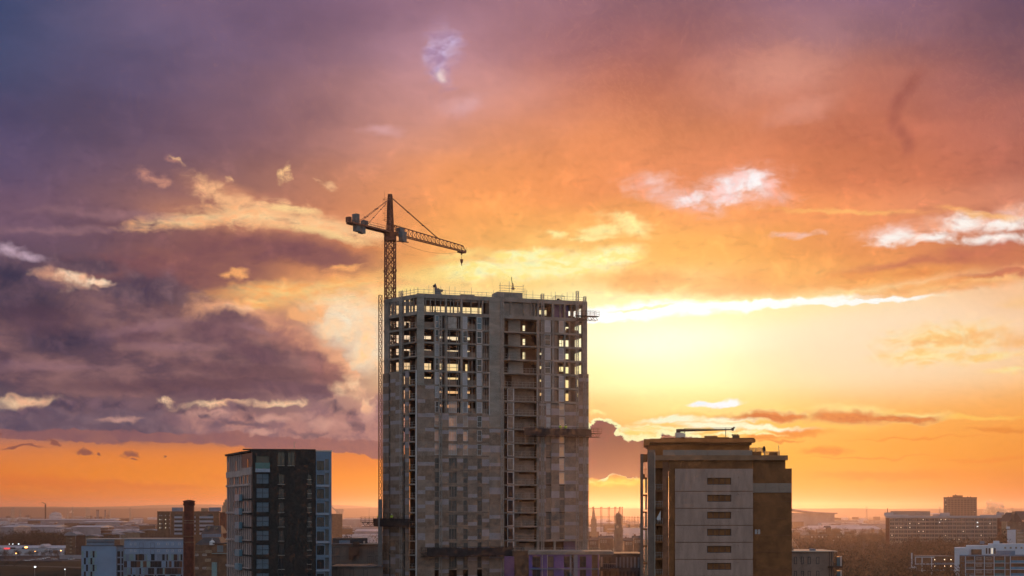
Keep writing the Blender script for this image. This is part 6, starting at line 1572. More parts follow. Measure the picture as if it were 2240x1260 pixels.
for r, y in enumerate((1231, 1245, 1259)):
    mb = MB(); Fk.box(mb, 2044, 2088, PZ(y + 4, d), PZ(y, d), -.4, .3); mb.build('gallery', GPAN, kb)
    pane(Face((-9, d + .5), (9, d + .5)), kb, 2046, 2087, PZ(y, d), PZ(y - 9, d), GLASS, DGREY, bars=6)
    for x in (2043.5, 2065, 2079): mb = MB(); Fk.box(mb, x, x + 1.2, PZ(y - 6.2, d), PZ(y - 7.4, d), .3, .5); mb.build('lamp', LAMP, kb)
sp = thing('white_post', (PX(1995, 596), 596, 0), 'tall slim white post with a short crossbar, left of the gallery block', 'post')
mb = MB(); mb.box(PX(1993.7, 596), PX(1996, 596), 596, 596.5, 0, PZ(1209.5, 596)); mb.build('pole', WPAN, sp)
mb = MB(); mb.box(PX(1986, 596), PX(2004, 596), 595.4, 596, PZ(1243.5, 596), PZ(1240, 596)); mb.box(PX(2002, 596), PX(2004.5, 596), 595.4, 599, PZ(1247, 596), PZ(1239.5, 596)); mb.build('crossbar', WPAN, sp)

# ================================================================== hospital slab, tower block, steam
d = 1170.0; Fh = flatface(d)
hb = thing('slab_block', (PX(2070, d), d + 10, 0), 'long pale slab block with many window bays, above the bare trees at right', 'building')
HC = M('hazy_concrete', (0.26, .23, .21), .12, .1)
solid(hb, 'wall', HC, (PX(1946, d), PX(2181, d), d, d + 18, 0, PZ(1133, d))); solid(hb, 'end_wall', REDB, (PX(1937, d), PX(1945.9, d), d - .3, d + 18, 0, PZ(1133, d)))
solid(hb, 'end_wall', REDB, (PX(2181.1, d), PX(2190.5, d), d - .3, d + 18, 0, PZ(1133, d))); solid(hb, 'stair_tower', TANB, (PX(2190.6, d), PX(2202, d), d, d + 18, 0, PZ(1126, d)))
solid(hb, 'roof', M('roof_band', (.33, .33, .36), .08, .1), (PX(1936, d), PX(2190.5, d), d - .8, d + 18.6, PZ(1132.9, d), PZ(1128.5, d)))
for x0, x1, y in ((1936.5, 1990, 1126), (1937, 1957, 1121), (2059, 2080, 1121.5), (2147, 2202, 1126.5), (2182, 2199.5, 1121)):
    solid(hb, 'roof_box', M('roof_band', (.33, .33, .36)), (PX(x0, d), PX(x1, d), d + 2 + (x0 % 3), d + 15, PZ(1128.4, d), PZ(y, d)))
mb = MB(); mb.cone(PX(2191, d), d + 8, PZ(1121, d), PZ(1119, d), 1.2, .5, 10); mb.build('vent', DGREY, hb)
rnd = random.Random(8)
for r in range(6):
    y = 1134.5 + 8.6 * r
    mb = MB(); n_ = 24
    for i in range(n_):
        x = 1947 + i * 9.75; mb_x1 = x + 8.2
        Fh.box(mb, x, x + 8.2, PZ(y + 5.2, d), PZ(y, d), .0, .03, 0)
        Fh.box(mb, x + 2.6, x + 3.0, PZ(y + 5.2, d), PZ(y, d), .03, .05, 1); Fh.box(mb, x + 5.4, x + 5.8, PZ(y + 5.2, d), PZ(y, d), .03, .05, 1)
    mb.build('window_row', [GLASS, FRAMEW], hb)
    mb = MB(); Fh.box(mb, 1946, 2181, PZ(y + 7.6, d), PZ(y + 6.2, d), 0, .5); mb.build('floor_band', HC, hb)
    for i in range(3):
        x = 1947 + 9.75 * rnd.randrange(24)
        mb = MB(); Fh.box(mb, x + 3.1, x + 5.3, PZ(y + 3, d), PZ(y + 1, d), .06, .08); mb.build('lit_window', LITW, hb)
for x, y in ((2053.5, 1141.5), (2137, 1142), (2137, 1150.5)): mb = MB(); Fh.box(mb, x, x + 2.4, PZ(y + 1.6, d), PZ(y, d), .06, .2); mb.build('lit_window', LAMPW, hb)
for i in range(25): mb = MB(); Fh.box(mb, 1945.8 + i * 9.75, 1947 + i * 9.75, 0, PZ(1133, d), .0, .45); mb.build('pilaster', HC, hb)
cmn = thing('flue', (PX(1947, d), d + 8, PZ(1121, d)), 'short dark flue standing on the left end of the long slab block roof', 'flue')
mb = MB(); mb.cone(PX(1947, d), d + 8, PZ(1121, d), PZ(1112.5, d), .35, .3, 8); mb.build('pipe', REDB, cmn); mb = MB(); mb.cone(PX(1947, d), d + 8, PZ(1112.5, d), PZ(1111.8, d), .5, .5, 8); mb.build('cowl', DGREY, cmn)
gw, _ = bld('warehouse', 1948, 2035, 1118, 1600, 30, 'flat grey box building just behind the long slab block roof', M('grey_wall', (.22, .21, .21), .1, .1))
d = 1900.0
tb = thing('tower_block', (PX(2100, d), d + 12, 0), 'square brown tower block with a small rooftop box on the right horizon', 'building')
solid(tb, 'wall', M('hazy_brown', (.13, .10, .09), .15, .1), (PX(2064, d), PX(2137, d), d, d + 24, 0, PZ(1090, d))); solid(tb, 'roof', DGREY, (PX(2063.5, d), PX(2137.5, d), d - .5, d + 24.5, PZ(1089.9, d), PZ(1087.6, d)))
solid(tb, 'plant_room', BROWNB, (PX(2086, d), PX(2108.5, d), d + 5, d + 18, PZ(1087.5, d), PZ(1083.3, d))); mb = MB(); mb.cone(PX(2095, d), d + 9, PZ(1083.3, d), PZ(1081.8, d), 1.4, 1.2, 10); mb.build('tank', DGREY, tb)
for x in (2075, 2081, 2118, 2124): solid(tb, 'vent', DGREY, (PX(x, d), PX(x + 2.4, d), d + 4, d + 6, PZ(1087.5, d), PZ(1086, d)))
Ft = flatface(d)
for r in range(8):
    mb = MB()
    for i in range(10): Ft.box(mb, 2067 + i * 7, 2071.5 + i * 7, PZ(1095.5 + r * 4.6, d), PZ(1093 + r * 4.6, d), .0, .05)
    mb.build('window_row', GLASS, tb)
for x, y in ((2068, 1093), (2068.3, 1103), (2131.5, 1118.5)): mb = MB(); Ft.box(mb, x, x + 1.4, PZ(y + 1.4, d), PZ(y, d), .06, .09); mb.build('lit_window', LITW, tb)
# steam plume
sm = bpy.data.materials.new('steam'); sm.use_nodes = True; st_ = sm.node_tree; st_.nodes.clear()
v_ = st_.nodes.new('ShaderNodeVolumePrincipled'); o_ = st_.nodes.new('ShaderNodeOutputMaterial')
v_.inputs['Color'].default_value = (.92, .92, .95, 1); v_.inputs['Density'].default_value = .12; v_.inputs['Anisotropy'].default_value = .65
st_.links.new(v_.outputs[0], o_.inputs['Volume'])
def blob(mb, x, y, z, r, seed, n=8, m=12):
    rr = random.Random(seed); b = len(mb.v); ph = [rr.uniform(0, 6.3) for _ in range(6)]
    for i in range(n + 1):
        th = pi * i / n
        for j in range(m):
            a = 2 * pi * j / m
            q = r * (1 + .18 * sin(3 * a + ph[0] + 2 * th) + .14 * sin(5 * th + ph[1] + a) + .08 * sin(7 * a + ph[2]))
            mb.v.append((x + q * sin(th) * cos(a), y + q * sin(th) * sin(a), z + q * cos(th)))
    for i in range(n):
        for j in range(m):
            k = (j + 1) % m
            mb.f.append([b + i * m + j, b + (i + 1) * m + j, b + (i + 1) * m + k, b + i * m + k]); mb.mi.append(0)
d = 2600.0; mb = MB()
for i, (px, py, r) in enumerate(((2196, 1130, 7), (2205, 1128, 8), (2214, 1131, 7), (2186, 1118, 7), (2190, 1109, 7.5), (2180, 1112, 8), (2172, 1116, 7), (2176, 1106, 6.5), (2168, 1109, 5.5), (2163, 1115, 5), (2165, 1103, 4), (2164, 1098, 3.2), (2167, 1094.5, 2.2), (2185, 1104, 5), (2160, 1120, 4), (2198, 1119, 5), (2210, 1122, 5), (2222, 1133, 6))):
    blob(mb, PX(px, d), d + (i % 3) * 6, PZ(py, d), r * d / F * 1.3, i)
o = mb.build('steam_plume', sm, None, True); tag(o, 'white steam plume drifting up right of the brown tower block', 'steam', None, 'stuff')
# dark pitched building and pale block on the right edge
d = 1050.0
vb = thing('gabled_building', (PX(2225, d), d + 10, 0), 'dark gabled hall with a turret on the right edge, above the estate', 'building')
solid(vb, 'wall', STONE, (PX(2203, d), PX(2262, d), d, d + 20, 0, PZ(1141, d))); mb = MB()
def gable(mb, x0, x1, y0, y1, z0, z1, along='x', mi=0):
    b = len(mb.v)
    if along == 'x':
        ym = (y0 + y1) / 2; mb.v += [(x0, y0, z0), (x1, y0, z0), (x1, y1, z0), (x0, y1, z0), (x0, ym, z1), (x1, ym, z1)]
        fs = [[0, 3, 2, 1], [0, 1, 5, 4], [2, 3, 4, 5], [0, 4, 3], [1, 2, 5]]
    else:
        xm = (x0 + x1) / 2; mb.v += [(x0, y0, z0), (x1, y0, z0), (x1, y1, z0), (x0, y1, z0), (xm, y0, z1), (xm, y1, z1)]
        fs = [[0, 3, 2, 1], [0, 1, 4], [1, 2, 5, 4], [2, 3, 5], [0, 4, 5, 3]]
    for f in fs: mb.f.append([b + i for i in f]); mb.mi.append(mi)
gable(mb, PX(2206, d), PX(2236, d), d - 1, d + 20, PZ(1141, d), PZ(1121, d), 'y'); gable(mb, PX(2230, d), PX(2262, d), d - .5, d + 20, PZ(1138, d), PZ(1118, d), 'x'); mb.build('roof', DGREY, vb)
mb = MB(); mb.cone(PX(2216, d), d, PZ(1141, d), PZ(1124, d), 1.3, 1.3, 8); mb.cone(PX(2216, d), d, PZ(1124, d), PZ(1117.5, d), 1.6, .1, 8); mb.build('turret', STONE, vb)
pane(flatface(d), vb, 2229, 2233, PZ(1148, d), PZ(1143, d), GLASS, FRAMEW)
pl, Ff = bld('flat_block', 2223, 2262, 1160, 860, 14, 'pale flat-roofed block on the right edge below the dark gabled hall', TANB)
for y in (1164, 1172, 1180): pane(Ff, pl, 2226, 2238, PZ(y + 3, 860), PZ(y, 860), GLASS, FRAMEW, bars=3)
p2, Ff = bld('flat_block', 2203, 2222, 1157, 900, 14, 'small white stepped block beside the right-hand slab block foot', WPAN)
solid(p2, 'stair_head', WPAN, (PX(2206, 900), PX(2214, 900), 904, 908, PZ(1156.9, 900), PZ(1152, 900))); pane(Ff, p2, 2208, 2217, PZ(1166, 900), PZ(1161, 900), GLASS, FRAMEW)

# ================================================================== gasholders, spire, clock tower
def gasholder(label, cx, d, rpx, ytop, n, base_y, ph=.1):
    r = rpx * d / F; x = PX(cx, d); root = thing('gasholder_frame', (x, d, 0), label, 'gasholder', 'skeleton frames of old gasholders')
    zt = PZ(ytop, d)
    for i in range(n):
        a = ph + 2 * pi * i / n; mb = MB(); px, py = x + r * cos(a), d + r * sin(a)
        mb.bar((px, py, 0), (px, py, zt), .75 * d / 1900); mb.bar((px, py, zt - .4), (px, py, zt + .9), 1.3 * d / 1900); mb.build('column', DBR2, root)
    for z in (zt - 1.2, zt - 13, zt - 25):
        mb = MB()
        for i in range(n):
            a, b = ph + 2 * pi * i / n, ph + 2 * pi * (i + 1) / n
            mb.bar((x + r * cos(a), d + r * sin(a), z), (x + r * cos(b), d + r * sin(b), z), .42 * d / 1900)
        mb.build('ring_girder', DBR2, root)
    mb = MB(); mb.cone(x, d, 0, 5, r * .96, r * .96, 32); mb.build('tank', SHEDD, root)
gasholder('larger dark gasholder frame standing against the orange sky between the two big towers', 1297, 1900, 64.5, 1110.2, 22, 1170)
gasholder('smaller hazy gasholder frame, left of the brown panel tower', 1392, 2400, 33, 1130.5, 16, 1160, .2)
d = 1500.0
spi = thing('church_spire', (PX(1299.5, d), d + 3, 0), 'pointed church spire beside the unfinished tower, in front of the larger gasholder frame', 'church')
mb = MB(); mb.box(PX(1293.5, d), PX(1305, d), d, d + 6, 0, PZ(1136, d)); mb.build('bell_tower', STONE, spi)
mb = MB(); mb.cone(PX(1299.3, d), d + 3, PZ(1136, d), PZ(1106.5, d), 2.2, .08, 8); mb.build('spire', STONE, spi)
mb = MB()
for x in (1294, 1304.3): mb.cone(PX(x, d), d + .4, PZ(1138, d), PZ(1131, d), .45, .05, 6)
mb.build('pinnacle', STONE, spi)
d = 900.0
ct = thing('clock_tower', (PX(1353.5, d), d + 2.7, 0), 'domed stone clock tower in front of the larger gasholder frame', 'clock tower')
mb = MB(); mb.box(PX(1344.5, d), PX(1362.5, d), d, d + 5.4, 0, PZ(1160, d)); mb.box(PX(1345.5, d), PX(1361, d), d + .3, d + 5.1, PZ(1160, d), PZ(1147, d)); mb.build('shaft', STONE, ct)
mb = MB(); mb.lathe(PX(1353.5, d), d + 2.7, [(2.0, PZ(1147, d)), (2.0, PZ(1129, d)), (1.9, PZ(1126, d)), (1.3, PZ(1123, d)), (.5, PZ(1121.5, d)), (.25, PZ(1119.5, d)), (.05, PZ(1116.5, d))], 12); mb.build('dome', STONE, ct)
for x in (1349, 1356): pane(flatface(d + .75), ct, x, x + 2, PZ(1146, d), PZ(1133, d), DBR2, None, o=.02, name='louvre')
mb = MB(); b = len(mb.v); n_ = 14
mb.v += [(PX(1350.5, d) + .95 * cos(2 * pi * i / n_), d + .2, PZ(1152.5, d) + .95 * sin(2 * pi * i / n_)) for i in range(n_)] + [(PX(1350.5, d) + .95 * cos(2 * pi * i / n_), d + .32, PZ(1152.5, d) + .95 * sin(2 * pi * i / n_)) for i in range(n_)]
mb.f.append([b + i for i in range(n_)]); mb.mi.append(0)
for i in range(n_): j = (i + 1) % n_; mb.f.append([b + i, b + j, b + n_ + j, b + n_ + i]); mb.mi.append(0)
mb.build('clock_face', M('clock_face_dim', (.3, .25, .2), .1, .5), ct)
for x in (1349, 1356.5): pane(flatface(d), ct, x, x + 2.2, PZ(1176, d), PZ(1168, d), DBR2, None, o=.02, name='louvre')
mb = MB(); mb.box(PX(1343, d), PX(1364, d), d - .3, d + 5.7, PZ(1161, d), PZ(1160, d)); mb.box(PX(1343.3, d), PX(1363.7, d), d - .3, d + 5.7, PZ(1192, d), PZ(1190.5, d)); mb.build('cornice', STONE, ct)
wh, _ = bld('warehouse', 1363, 1425, 1154, 1700, 40, 'plain white warehouse right of the clock tower', M('white_cladding', (.45, .46, .52), .08, .05))
d = 700
for i, (x0, x1, y, lab) in enumerate(((1288, 1310, 1176, 'dark brick house with a bright roof edge below the church spire'), (1311, 1342, 1172, 'long dark brick house left of the clock tower foot'), (1366, 1385, 1177, 'dark brick house just right of the clock tower foot'), (1386, 1405, 1172, 'gabled house beside the left edge of the brown panel tower'))):
    h_ = thing('house', (PX((x0 + x1) / 2, d), d + 5, 0), lab, 'house')
    solid(h_, 'wall', BROWNB, (PX(x0, d), PX(x1, d), d, d + 10, 0, PZ(y + 6, d))); mb = MB(); gable(mb, PX(x0 - 1, d), PX(x1 + 1, d), d - .6, d + 10.6, PZ(y + 6, d), PZ(y, d)); rf = mb.build('roof', DGREY, h_)
    mb = MB(); mb.box(PX(x0 + 3, d), PX(x0 + 6, d), d + 4, d + 5, PZ(y + 3, d), PZ(y - 3, d)); mb.build('chimney', REDB, rf)
    for q in range(3): pane(flatface(d), h_, x0 + 3 + q * 5, x0 + 5.5 + q * 5, PZ(y + 15, d), PZ(y + 9, d), GLASS, FRAMEW)

# ================================================================== right middle distance
d = 3000.0
sdm = thing('stadium', (PX(1780, d), d + 40, 0), 'stadium with a long sweeping roof on the hazy horizon right of the brown panel tower', 'stadium')
mb = MB(); prv = None
for i in range(25):
    f_ = i / 24; px = 1722 + 110 * f_; y = 1110 + 10 * (1 - (1 - f_) ** 2.4) + 1.6 * f_
    cur = (PX(px, d), PZ(y, d))
    if prv: mb.hexa([(prv[0], d, prv[1] - 3), (cur[0], d, cur[1] - 3), (cur[0], d + 90, cur[1] - 3), (prv[0], d + 90, prv[1] - 3), (prv[0], d, prv[1]), (cur[0], d, cur[1]), (cur[0], d + 90, cur[1]), (prv[0], d + 90, prv[1])])
    prv = cur
mb.build('roof', SHEDD, sdm); solid(sdm, 'stand', SHEDD, (PX(1724, d), PX(1828, d), d + 10, d + 80, 0, PZ(1122, d)))
wr = thing('warehouse', (PX(1836, 2150), 2180, 0), 'very long low shed with a white shallow roof among trees, centre right', 'warehouse')
solid(wr, 'wall', SHEDD, (PX(1742, 2150), PX(1928, 2150), 2150, 2215, 0, PZ(1157, 2150)))
mb = MB(); b = len(mb.v); mb.v += [(PX(1741, 2150), 2149, PZ(1157.5, 2150)), (PX(1930, 2150), 2149, PZ(1157.5, 2150)), (PX(1912, 2215), 2216, PZ(1151, 2150)), (PX(1768, 2215), 2216, PZ(1151, 2150)),
   (PX(1741, 2150), 2149, PZ(1158.5, 2150)), (PX(1930, 2150), 2149, PZ(1158.5, 2150)), (PX(1912, 2215), 2216, PZ(1158.5, 2150)), (PX(1768, 2215), 2216, PZ(1158.5, 2150))]
for f in ((0, 1, 2, 3), (0, 4, 5, 1), (1, 5, 6, 2), (2, 6, 7, 3), (3, 7, 4, 0), (4, 7, 6, 5)): mb.f.append([b + i for i in f]); mb.mi.append(0)
mb.build('roof', SHEDW, wr)
hx = thing('house', (PX(1812, 1650), 1658, 0), 'dark brick house poking up in front of the long white-roofed shed', 'house')
solid(hx, 'wall', BROWNB, (PX(1806, 1650), PX(1818, 1650), 1650, 1662, 0, PZ(1154, 1650))); mb = MB(); gable(mb, PX(1805.5, 1650), PX(1818.5, 1650), 1649.5, 1662.5, PZ(1154, 1650), PZ(1150.5, 1650)); mb.build('roof', DGREY, hx)
tr_b, Ff = bld('terrace_building', 1768, 1866, 1170, 1450, 12, 'two-storey brown terrace with rows of dim windows among the bare trees, right', BROWNB)
for x in (1775, 1783, 1790, 1798, 1806, 1821, 1826, 1832, 1838, 1845, 1861):
    pane(Ff, tr_b, x, x + 2.6, PZ(1176.5, 1450), PZ(1172.5, 1450), FILM, None, o=.04)
for x in (1781, 1796, 1803, 1822, 1843, 1861): pane(Ff, tr_b, x, x + 3, PZ(1184.5, 1450), PZ(1180.5, 1450), FILM, None, o=.04)

# ================================================================== left middle distance
d = 1010.0
cb_ = thing('curved_block', (PX(163, d), d + 8, 0), 'brown flats with a curved pale roof, left of the white chequered flats', 'building')
solid(cb_, 'wall', BROWNB, (PX(144, d), PX(165, d), d, d + 14, 0, PZ(1171, d))); solid(cb_, 'wall', DBR2, (PX(165.1, d), PX(186, d), d + 1, d + 14, 0, PZ(1171, d)))
solid(cb_, 'podium', SHEDD, (PX(136, d), PX(188, d), d - 6, d - .02, 0, PZ(1214, d)))
mb = MB(); prv = None
for i in range(11):
    f_ = i / 10; cur = (PX(141 + 28 * f_, d), PZ(1170 - 6.5 * sin(pi * min(1, f_ * 1.05)) ** .7 if f_ < .95 else 1169, d))
    if prv: mb.hexa([(prv[0], d - 1, PZ(1171.5, d)), (cur[0], d - 1, PZ(1171.5, d)), (cur[0], d + 15, PZ(1171.5, d)), (prv[0], d + 15, PZ(1171.5, d)), (prv[0], d - 1, prv[1] + .1), (cur[0], d - 1, cur[1] + .1), (cur[0], d + 15, cur[1] + .1), (prv[0], d + 15, prv[1] + .1)])
    prv = cur
mb.build('curved_roof', M('zinc_roof', (.22, .22, .25), .1, .1, .6), cb_)
for r in range(6):
    y = 1175 + 7.5 * r
    for x in (145, 149, 160): pane(flatface(d), cb_, x, x + 2.4, PZ(y + 4, d), PZ(y, d), GLASS, TANB)
    mb = MB(); mb.box(PX(153, d), PX(158, d), d - .8, d, PZ(y + 5, d), PZ(y + 2, d)); mb.build('balcony', TANB, cb_)
solid(cb_, 'roof', M('zinc_roof', (.22, .22, .25)), (PX(165, d), PX(182, d), d, d + 15, PZ(1171, d), PZ(1168, d)))
for i, (x0, x1, y, dd, lab) in enumerate(((183, 214, 1170, 1060, 'brown flats with a wave-shaped roof, nearest the curved-roof block'), (215, 262, 1166, 1090, 'wave-roofed flats second from the curved-roof block'), (263, 306, 1162, 1120, 'wave-roofed flats third from the curved-roof block'), (305, 345, 1158, 1150, 'wave-roofed flats next to the brown tower blocks'))):
    h_ = thing('wave_roof_block', (PX((x0 + x1) / 2, dd), dd + 6, 0), lab, 'building', 'row of flats with wavy roofs')
    solid(h_, 'wall', (TANB, BROWNB)[i % 2], (PX(x0, dd), PX(x1, dd), dd, dd + 12, 0, PZ(y + 3.5, dd)))
    mb = MB(); prv = None
    for k in range(13):
        f_ = k / 12; cur = (PX(x0 - 2 + (x1 - x0 + 4) * f_, dd), PZ(y + 1.5 - 2.0 * sin(pi * f_ * 1.3 - .6), dd))
        if prv: mb.hexa([(prv[0], dd - 1, prv[1] - .7), (cur[0], dd - 1, cur[1] - .7), (cur[0], dd + 13, cur[1] - .7), (prv[0], dd + 13, prv[1] - .7), (prv[0], dd - 1, prv[1]), (cur[0], dd - 1, cur[1]), (cur[0], dd + 13, cur[1]), (prv[0], dd + 13, prv[1])])
        prv = cur
    mb.build('wave_roof', M('zinc_roof', (.22, .22, .25)), h_)
    x = x0 + 2
    while x < x1 - 4:
        for yy in (y + 6, y + 13): pane(flatface(dd), h_, x, x + 2.6, PZ(yy + 4.5, dd), PZ(yy, dd), GLASS, DGREY)
        x += 6.5
# retail shed
d = 1080.0
rs = thing('retail_shed', (PX(70, d), d + 20, 0), 'long white retail shed with a red lit sign and lamps at the far left', 'shop')
solid(rs, 'wall', M('white_metal_wall', (.40, .42, .48), .06, .05), (PX(-30, d), PX(141, d), d, d + 40, 0, PZ(1199, d)))
mb = MB(); gable(mb, PX(-30, d), PX(141, d), d - .5, d + 40.5, PZ(1199, d), PZ(1194.5, d)); mb.build('roof', SHEDW, rs)
mb = MB(); gable(mb, PX(80, d), PX(97, d), d + 3, d + 20, PZ(1196, d), PZ(1190.5, d), 'y'); mb.build('rooflight', SHEDW, rs)
solid(rs, 'showroom_window', GLASS, (PX(22, d), PX(34, d), d - .1, d, PZ(1201, d), PZ(1197.5, d))); solid(rs, 'showroom_window', GLASS, (PX(48, d), PX(62, d), d - .1, d, PZ(1201, d), PZ(1197.5, d)))
sg = MB(); lx = 9.0
for ch_ in (3, 3, 3, 3, 3):      # small red illuminated capitals, too far off to read
    a = PX(lx, d); w_ = .78; z0, z1 = PZ(1201.2, d), PZ(1198.2, d)
    sg.box(a, a + .2, d - .3, d - .1, z0, z1); sg.box(a + w_ - .2, a + w_, d - .3, d - .1, z0, z1)
    sg.bar((a + .1, d - .2, z1), (a + w_ - .1, d - .2, z0), .2) ; lx += 2.75
sg.build('red_sign', REDS, rs)
mb = MB(); mb.box(PX(54.5, d), PX(60.5, d), d - .5, d - .1, PZ(1198.6, d), PZ(1196, d)); mb.build('lit_sign', LAMPO, rs)
def lamp_post(px, py, d, label, m, head=1.2, zb=0.0, arm=0.0):
    r_ = thing('street_lamp', (PX(px, d), d, zb), label, 'street lamp')
    mb = MB(); mb.cone(PX(px, d), d, zb, PZ(py, d), .14, .08, 8)
    if arm: mb.bar((PX(px, d), d, PZ(py, d)), (PX(px, d) + arm, d, PZ(py, d) + .1), .12)
    mb.build('pole', STEEL, r_)
    mb = MB(); x_ = PX(px, d) + arm; mb.box(x_ - head / 2, x_ + head / 2, d - .3, d + .3, PZ(py, d), PZ(py, d) + .32); hd = mb.build('lamp_head', STEEL, r_)
    mb = MB(); mb.box(x_ - head / 2 + .05, x_ + head / 2 - .05, d - .36, d - .3, PZ(py, d) - .25, PZ(py, d) + .3); mb.build('lens', m, hd); return r_
for px, lab in ((20.5, 'leftmost of the three cool white floodlights above the retail shed'), (27.5, 'middle one of the three cool white floodlights above the retail shed'), (41, 'rightmost of the three cool white floodlights above the retail shed')): lamp_post(px, 1190, 1130, lab, LAMPW, 1.3)
lamp_post(35.5, 1210.5, 1000, 'orange street lamp low in front of the retail shed, leftmost of three', LAMPO, .9)
lamp_post(77, 1206.5, 1040, 'orange street lamp in front of the middle of the retail shed', LAMPO, .9)
lamp_post(133.5, 1204.5, 1050, 'orange street lamp at the right end of the retail shed', LAMPO, 1.0)
lamp_post(76, 1240, 600, 'tall white-lit lamp post by the grass field, nearest the camera', LAMPW, .9, 0, .25)
lamp_post(142.5, 1245.5, 640, 'thin lamp post with a small lit head, right of the field, by the chequered flats', LAMPW, .35)['label'] = 'thin lamp post with a small lit head, just left of the chequered flats'
# parked cars
def car(px, d, label, m, s=1.0):
    if 'car' not in MATS:
        r_ = thing('parked_car', (0, 0, 0), label, 'car', 'cars parked below the retail shed')
        mb = MB(); mb.hexa([(-2.1, -.85, .3), (2.1, -.85, .3), (2.1, .85, .3), (-2.1, .85, .3), (-2.0, -.8, .85), (2.05, -.8, .8), (2.05, .8, .8), (-2.0, .8, .85)]); mb.build('body', m, r_)
        mb = MB(); mb.hexa([(-1.7, -.75, .85), (1.2, -.75, .82), (1.2, .75, .82), (-1.7, .75, .85), (-1.1, -.65, 1.42), (.5, -.65, 1.42), (.5, .65, 1.42), (-1.1, .65, 1.42)]); mb.build('cabin', GLASS, r_)
        for x in (-1.35, 1.35):
            for y in (-.8, .8):
                mb = MB(); b = len(mb.v); n_ = 10
                for yy in (y - .1, y + .1): mb.v += [(x + .32 * cos(2 * pi * i / n_), yy, .32 + .32 * sin(2 * pi * i / n_)) for i in range(n_)]
                mb.f += [[b + i for i in range(n_)], [b + n_ + i for i in range(n_)][::-1]]; mb.mi += [0, 0]
                for i in range(n_): j = (i + 1) % n_; mb.f.append([b + i, b + j, b + n_ + j, b + n_ + i]); mb.mi.append(0)
                mb.build('wheel', NETB, r_)
        MATS['car'] = r_
    else:
        r_ = copy_tree(MATS['car']); r_['label'] = label
        body = [q for q in r_.children if q.name.startswith('body')]
        for q in bpy.data.objects:
            if q.parent == r_ and q.name.startswith('body'): q.data = q.data.copy(); q.data.materials[0] = m
    r_.location = (PX(px, d), d, .03); r_.rotation_euler.z = random.uniform(-.3, .3); return r_
WC = M('car_white', (.55, .57, .6), .03, 1, .3); SC = M('car_silver', (.3, .31, .33), .03, 1, .3, metal=.4)
for i, (px, dd, m, lab) in enumerate(((59, 960, WC, 'white car at the left end of the row below the retail shed'), (63.5, 962, SC, 'silver car second from the left below the retail shed'), (75, 975, SC, 'silver car third from the left below the retail shed'), (89, 985, WC, 'white car left of the pair in the middle of the parking row'), (93.5, 1000, WC, 'white car in the middle of the parking row, partly behind another'), (98, 1010, SC, 'silver car right of the white pair in the parking row'), (103, 1020, WC, 'white car farthest back in the parking row'), (119, 985, SC, 'silver car parked alone at the right end of the row'), (156, 985, WC, 'white car parked by the curved-roof flats'))): car(px, dd, lab, m)
# white van pair
# ================================================================== industry on the left horizon
def pylon(px, d, h, label, rot):
    r_ = thing('pylon', (PX(px, d), d, 0), label, 'pylon', 'electricity pylons on the hazy plain')
    mb = MB(); x = PX(px, d); w0 = h * .12; n_ = 6
    def cr(f): w = w0 * (1 - f) ** 1.3 + .5; return [(x - w / 2, d - w / 2, h * f), (x + w / 2, d - w / 2, h * f), (x + w / 2, d + w / 2, h * f), (x - w / 2, d + w / 2, h * f)]
    for i in range(n_):
        a, b = cr(i / n_), cr((i + 1) / n_)
        for k in range(4): mb.bar(a[k], b[k], .55); mb.bar(a[k], b[(k + 1) % 4], .3)
    mb.build('mast', STEEL, r_)
    for f, w in ((.66, 6), (.8, 7.5), (.93, 5)): mb = MB(); mb.bar((x - w, d + rot, h * f), (x + w, d - rot, h * f), .5); mb.build('cross_arm', STEEL, r_)
for px, d, h in ((25, 3600, 42), (29.5, 3700, 46), (44.5, 3900, 42), (148, 4200, 44), (159, 4100, 50), (189, 3800, 47), (195, 4300, 44), (240, 4000, 42), (285, 3900, 46), (808, 4500, 44), (1896, 4300, 50), (2056, 3600, 47), (2214, 3800, 46)):
    pylon(px, d, h, 'small hazy lattice electricity pylon standing out on the distant plain', random.uniform(-2, 2))
d = 3300.0
dc = thing('tower_crane', (PX(99, d), d, 0), 'distant thin crane with a raised left-pointing jib on the far left horizon', 'crane')
mb = MB(); mb.box(PX(97.8, d), PX(100.3, d), d, d + 2.5, 0, PZ(1103, d)); mb.build('mast', DBR2, dc); mb = MB(); mb.bar((PX(100.5, d), d, PZ(1102.5, d)), (PX(92.5, d), d, PZ(1099, d)), 1.1); mb.bar((PX(92.5, d), d, PZ(1099, d)), (PX(90.5, d), d, PZ(1099, d)), .7); mb.build('jib', DBR2, dc)
for px, y, lab in ((212, 1115, 'dark industrial chimney, left of the near pair on the left plain'), (215, 1115.3, 'dark industrial chimney, right of the near pair on the left plain'), (230, 1115.5, 'single dark industrial chimney right of the pair on the left plain')):
    r_ = thing('factory_chimney', (PX(px, 3400), 3400, 0), lab, 'chimney'); mb = MB(); mb.cone(PX(px, 3400), 3400, 0, PZ(y + 3, 3400), 1.5, 1.1, 10); mb.build('shaft', SHEDD, r_); mb = MB(); mb.cone(PX(px, 3400), 3400, PZ(y + 3, 3400), PZ(y, 3400), 1.25, 1.25, 10); mb.build('cap', NETB, r_)
dm_ = thing('storage_dome', (PX(122, 4600), 4600, 0), 'pale storage dome far off on the left plain', 'dome'); mb = MB(); mb.lathe(PX(122, 4600), 4600, [(22, 0), (21, 20), (15, 29), (0.1, 33)], 16); mb.build('shell', SHEDW, dm_, True)
mb = MB()
for i, (px, py, r) in enumerate(((154, 1120.5, 2.2), (156.5, 1119, 2.4), (159, 1121, 2)), 40): blob(mb, PX(px, 4300), 4300, PZ(py, 4300), r * 4300 / F, i)
tag(mb.build('steam_plume', sm, None, True), 'tiny pale smoke puff on the left plain', 'steam', None, 'stuff')
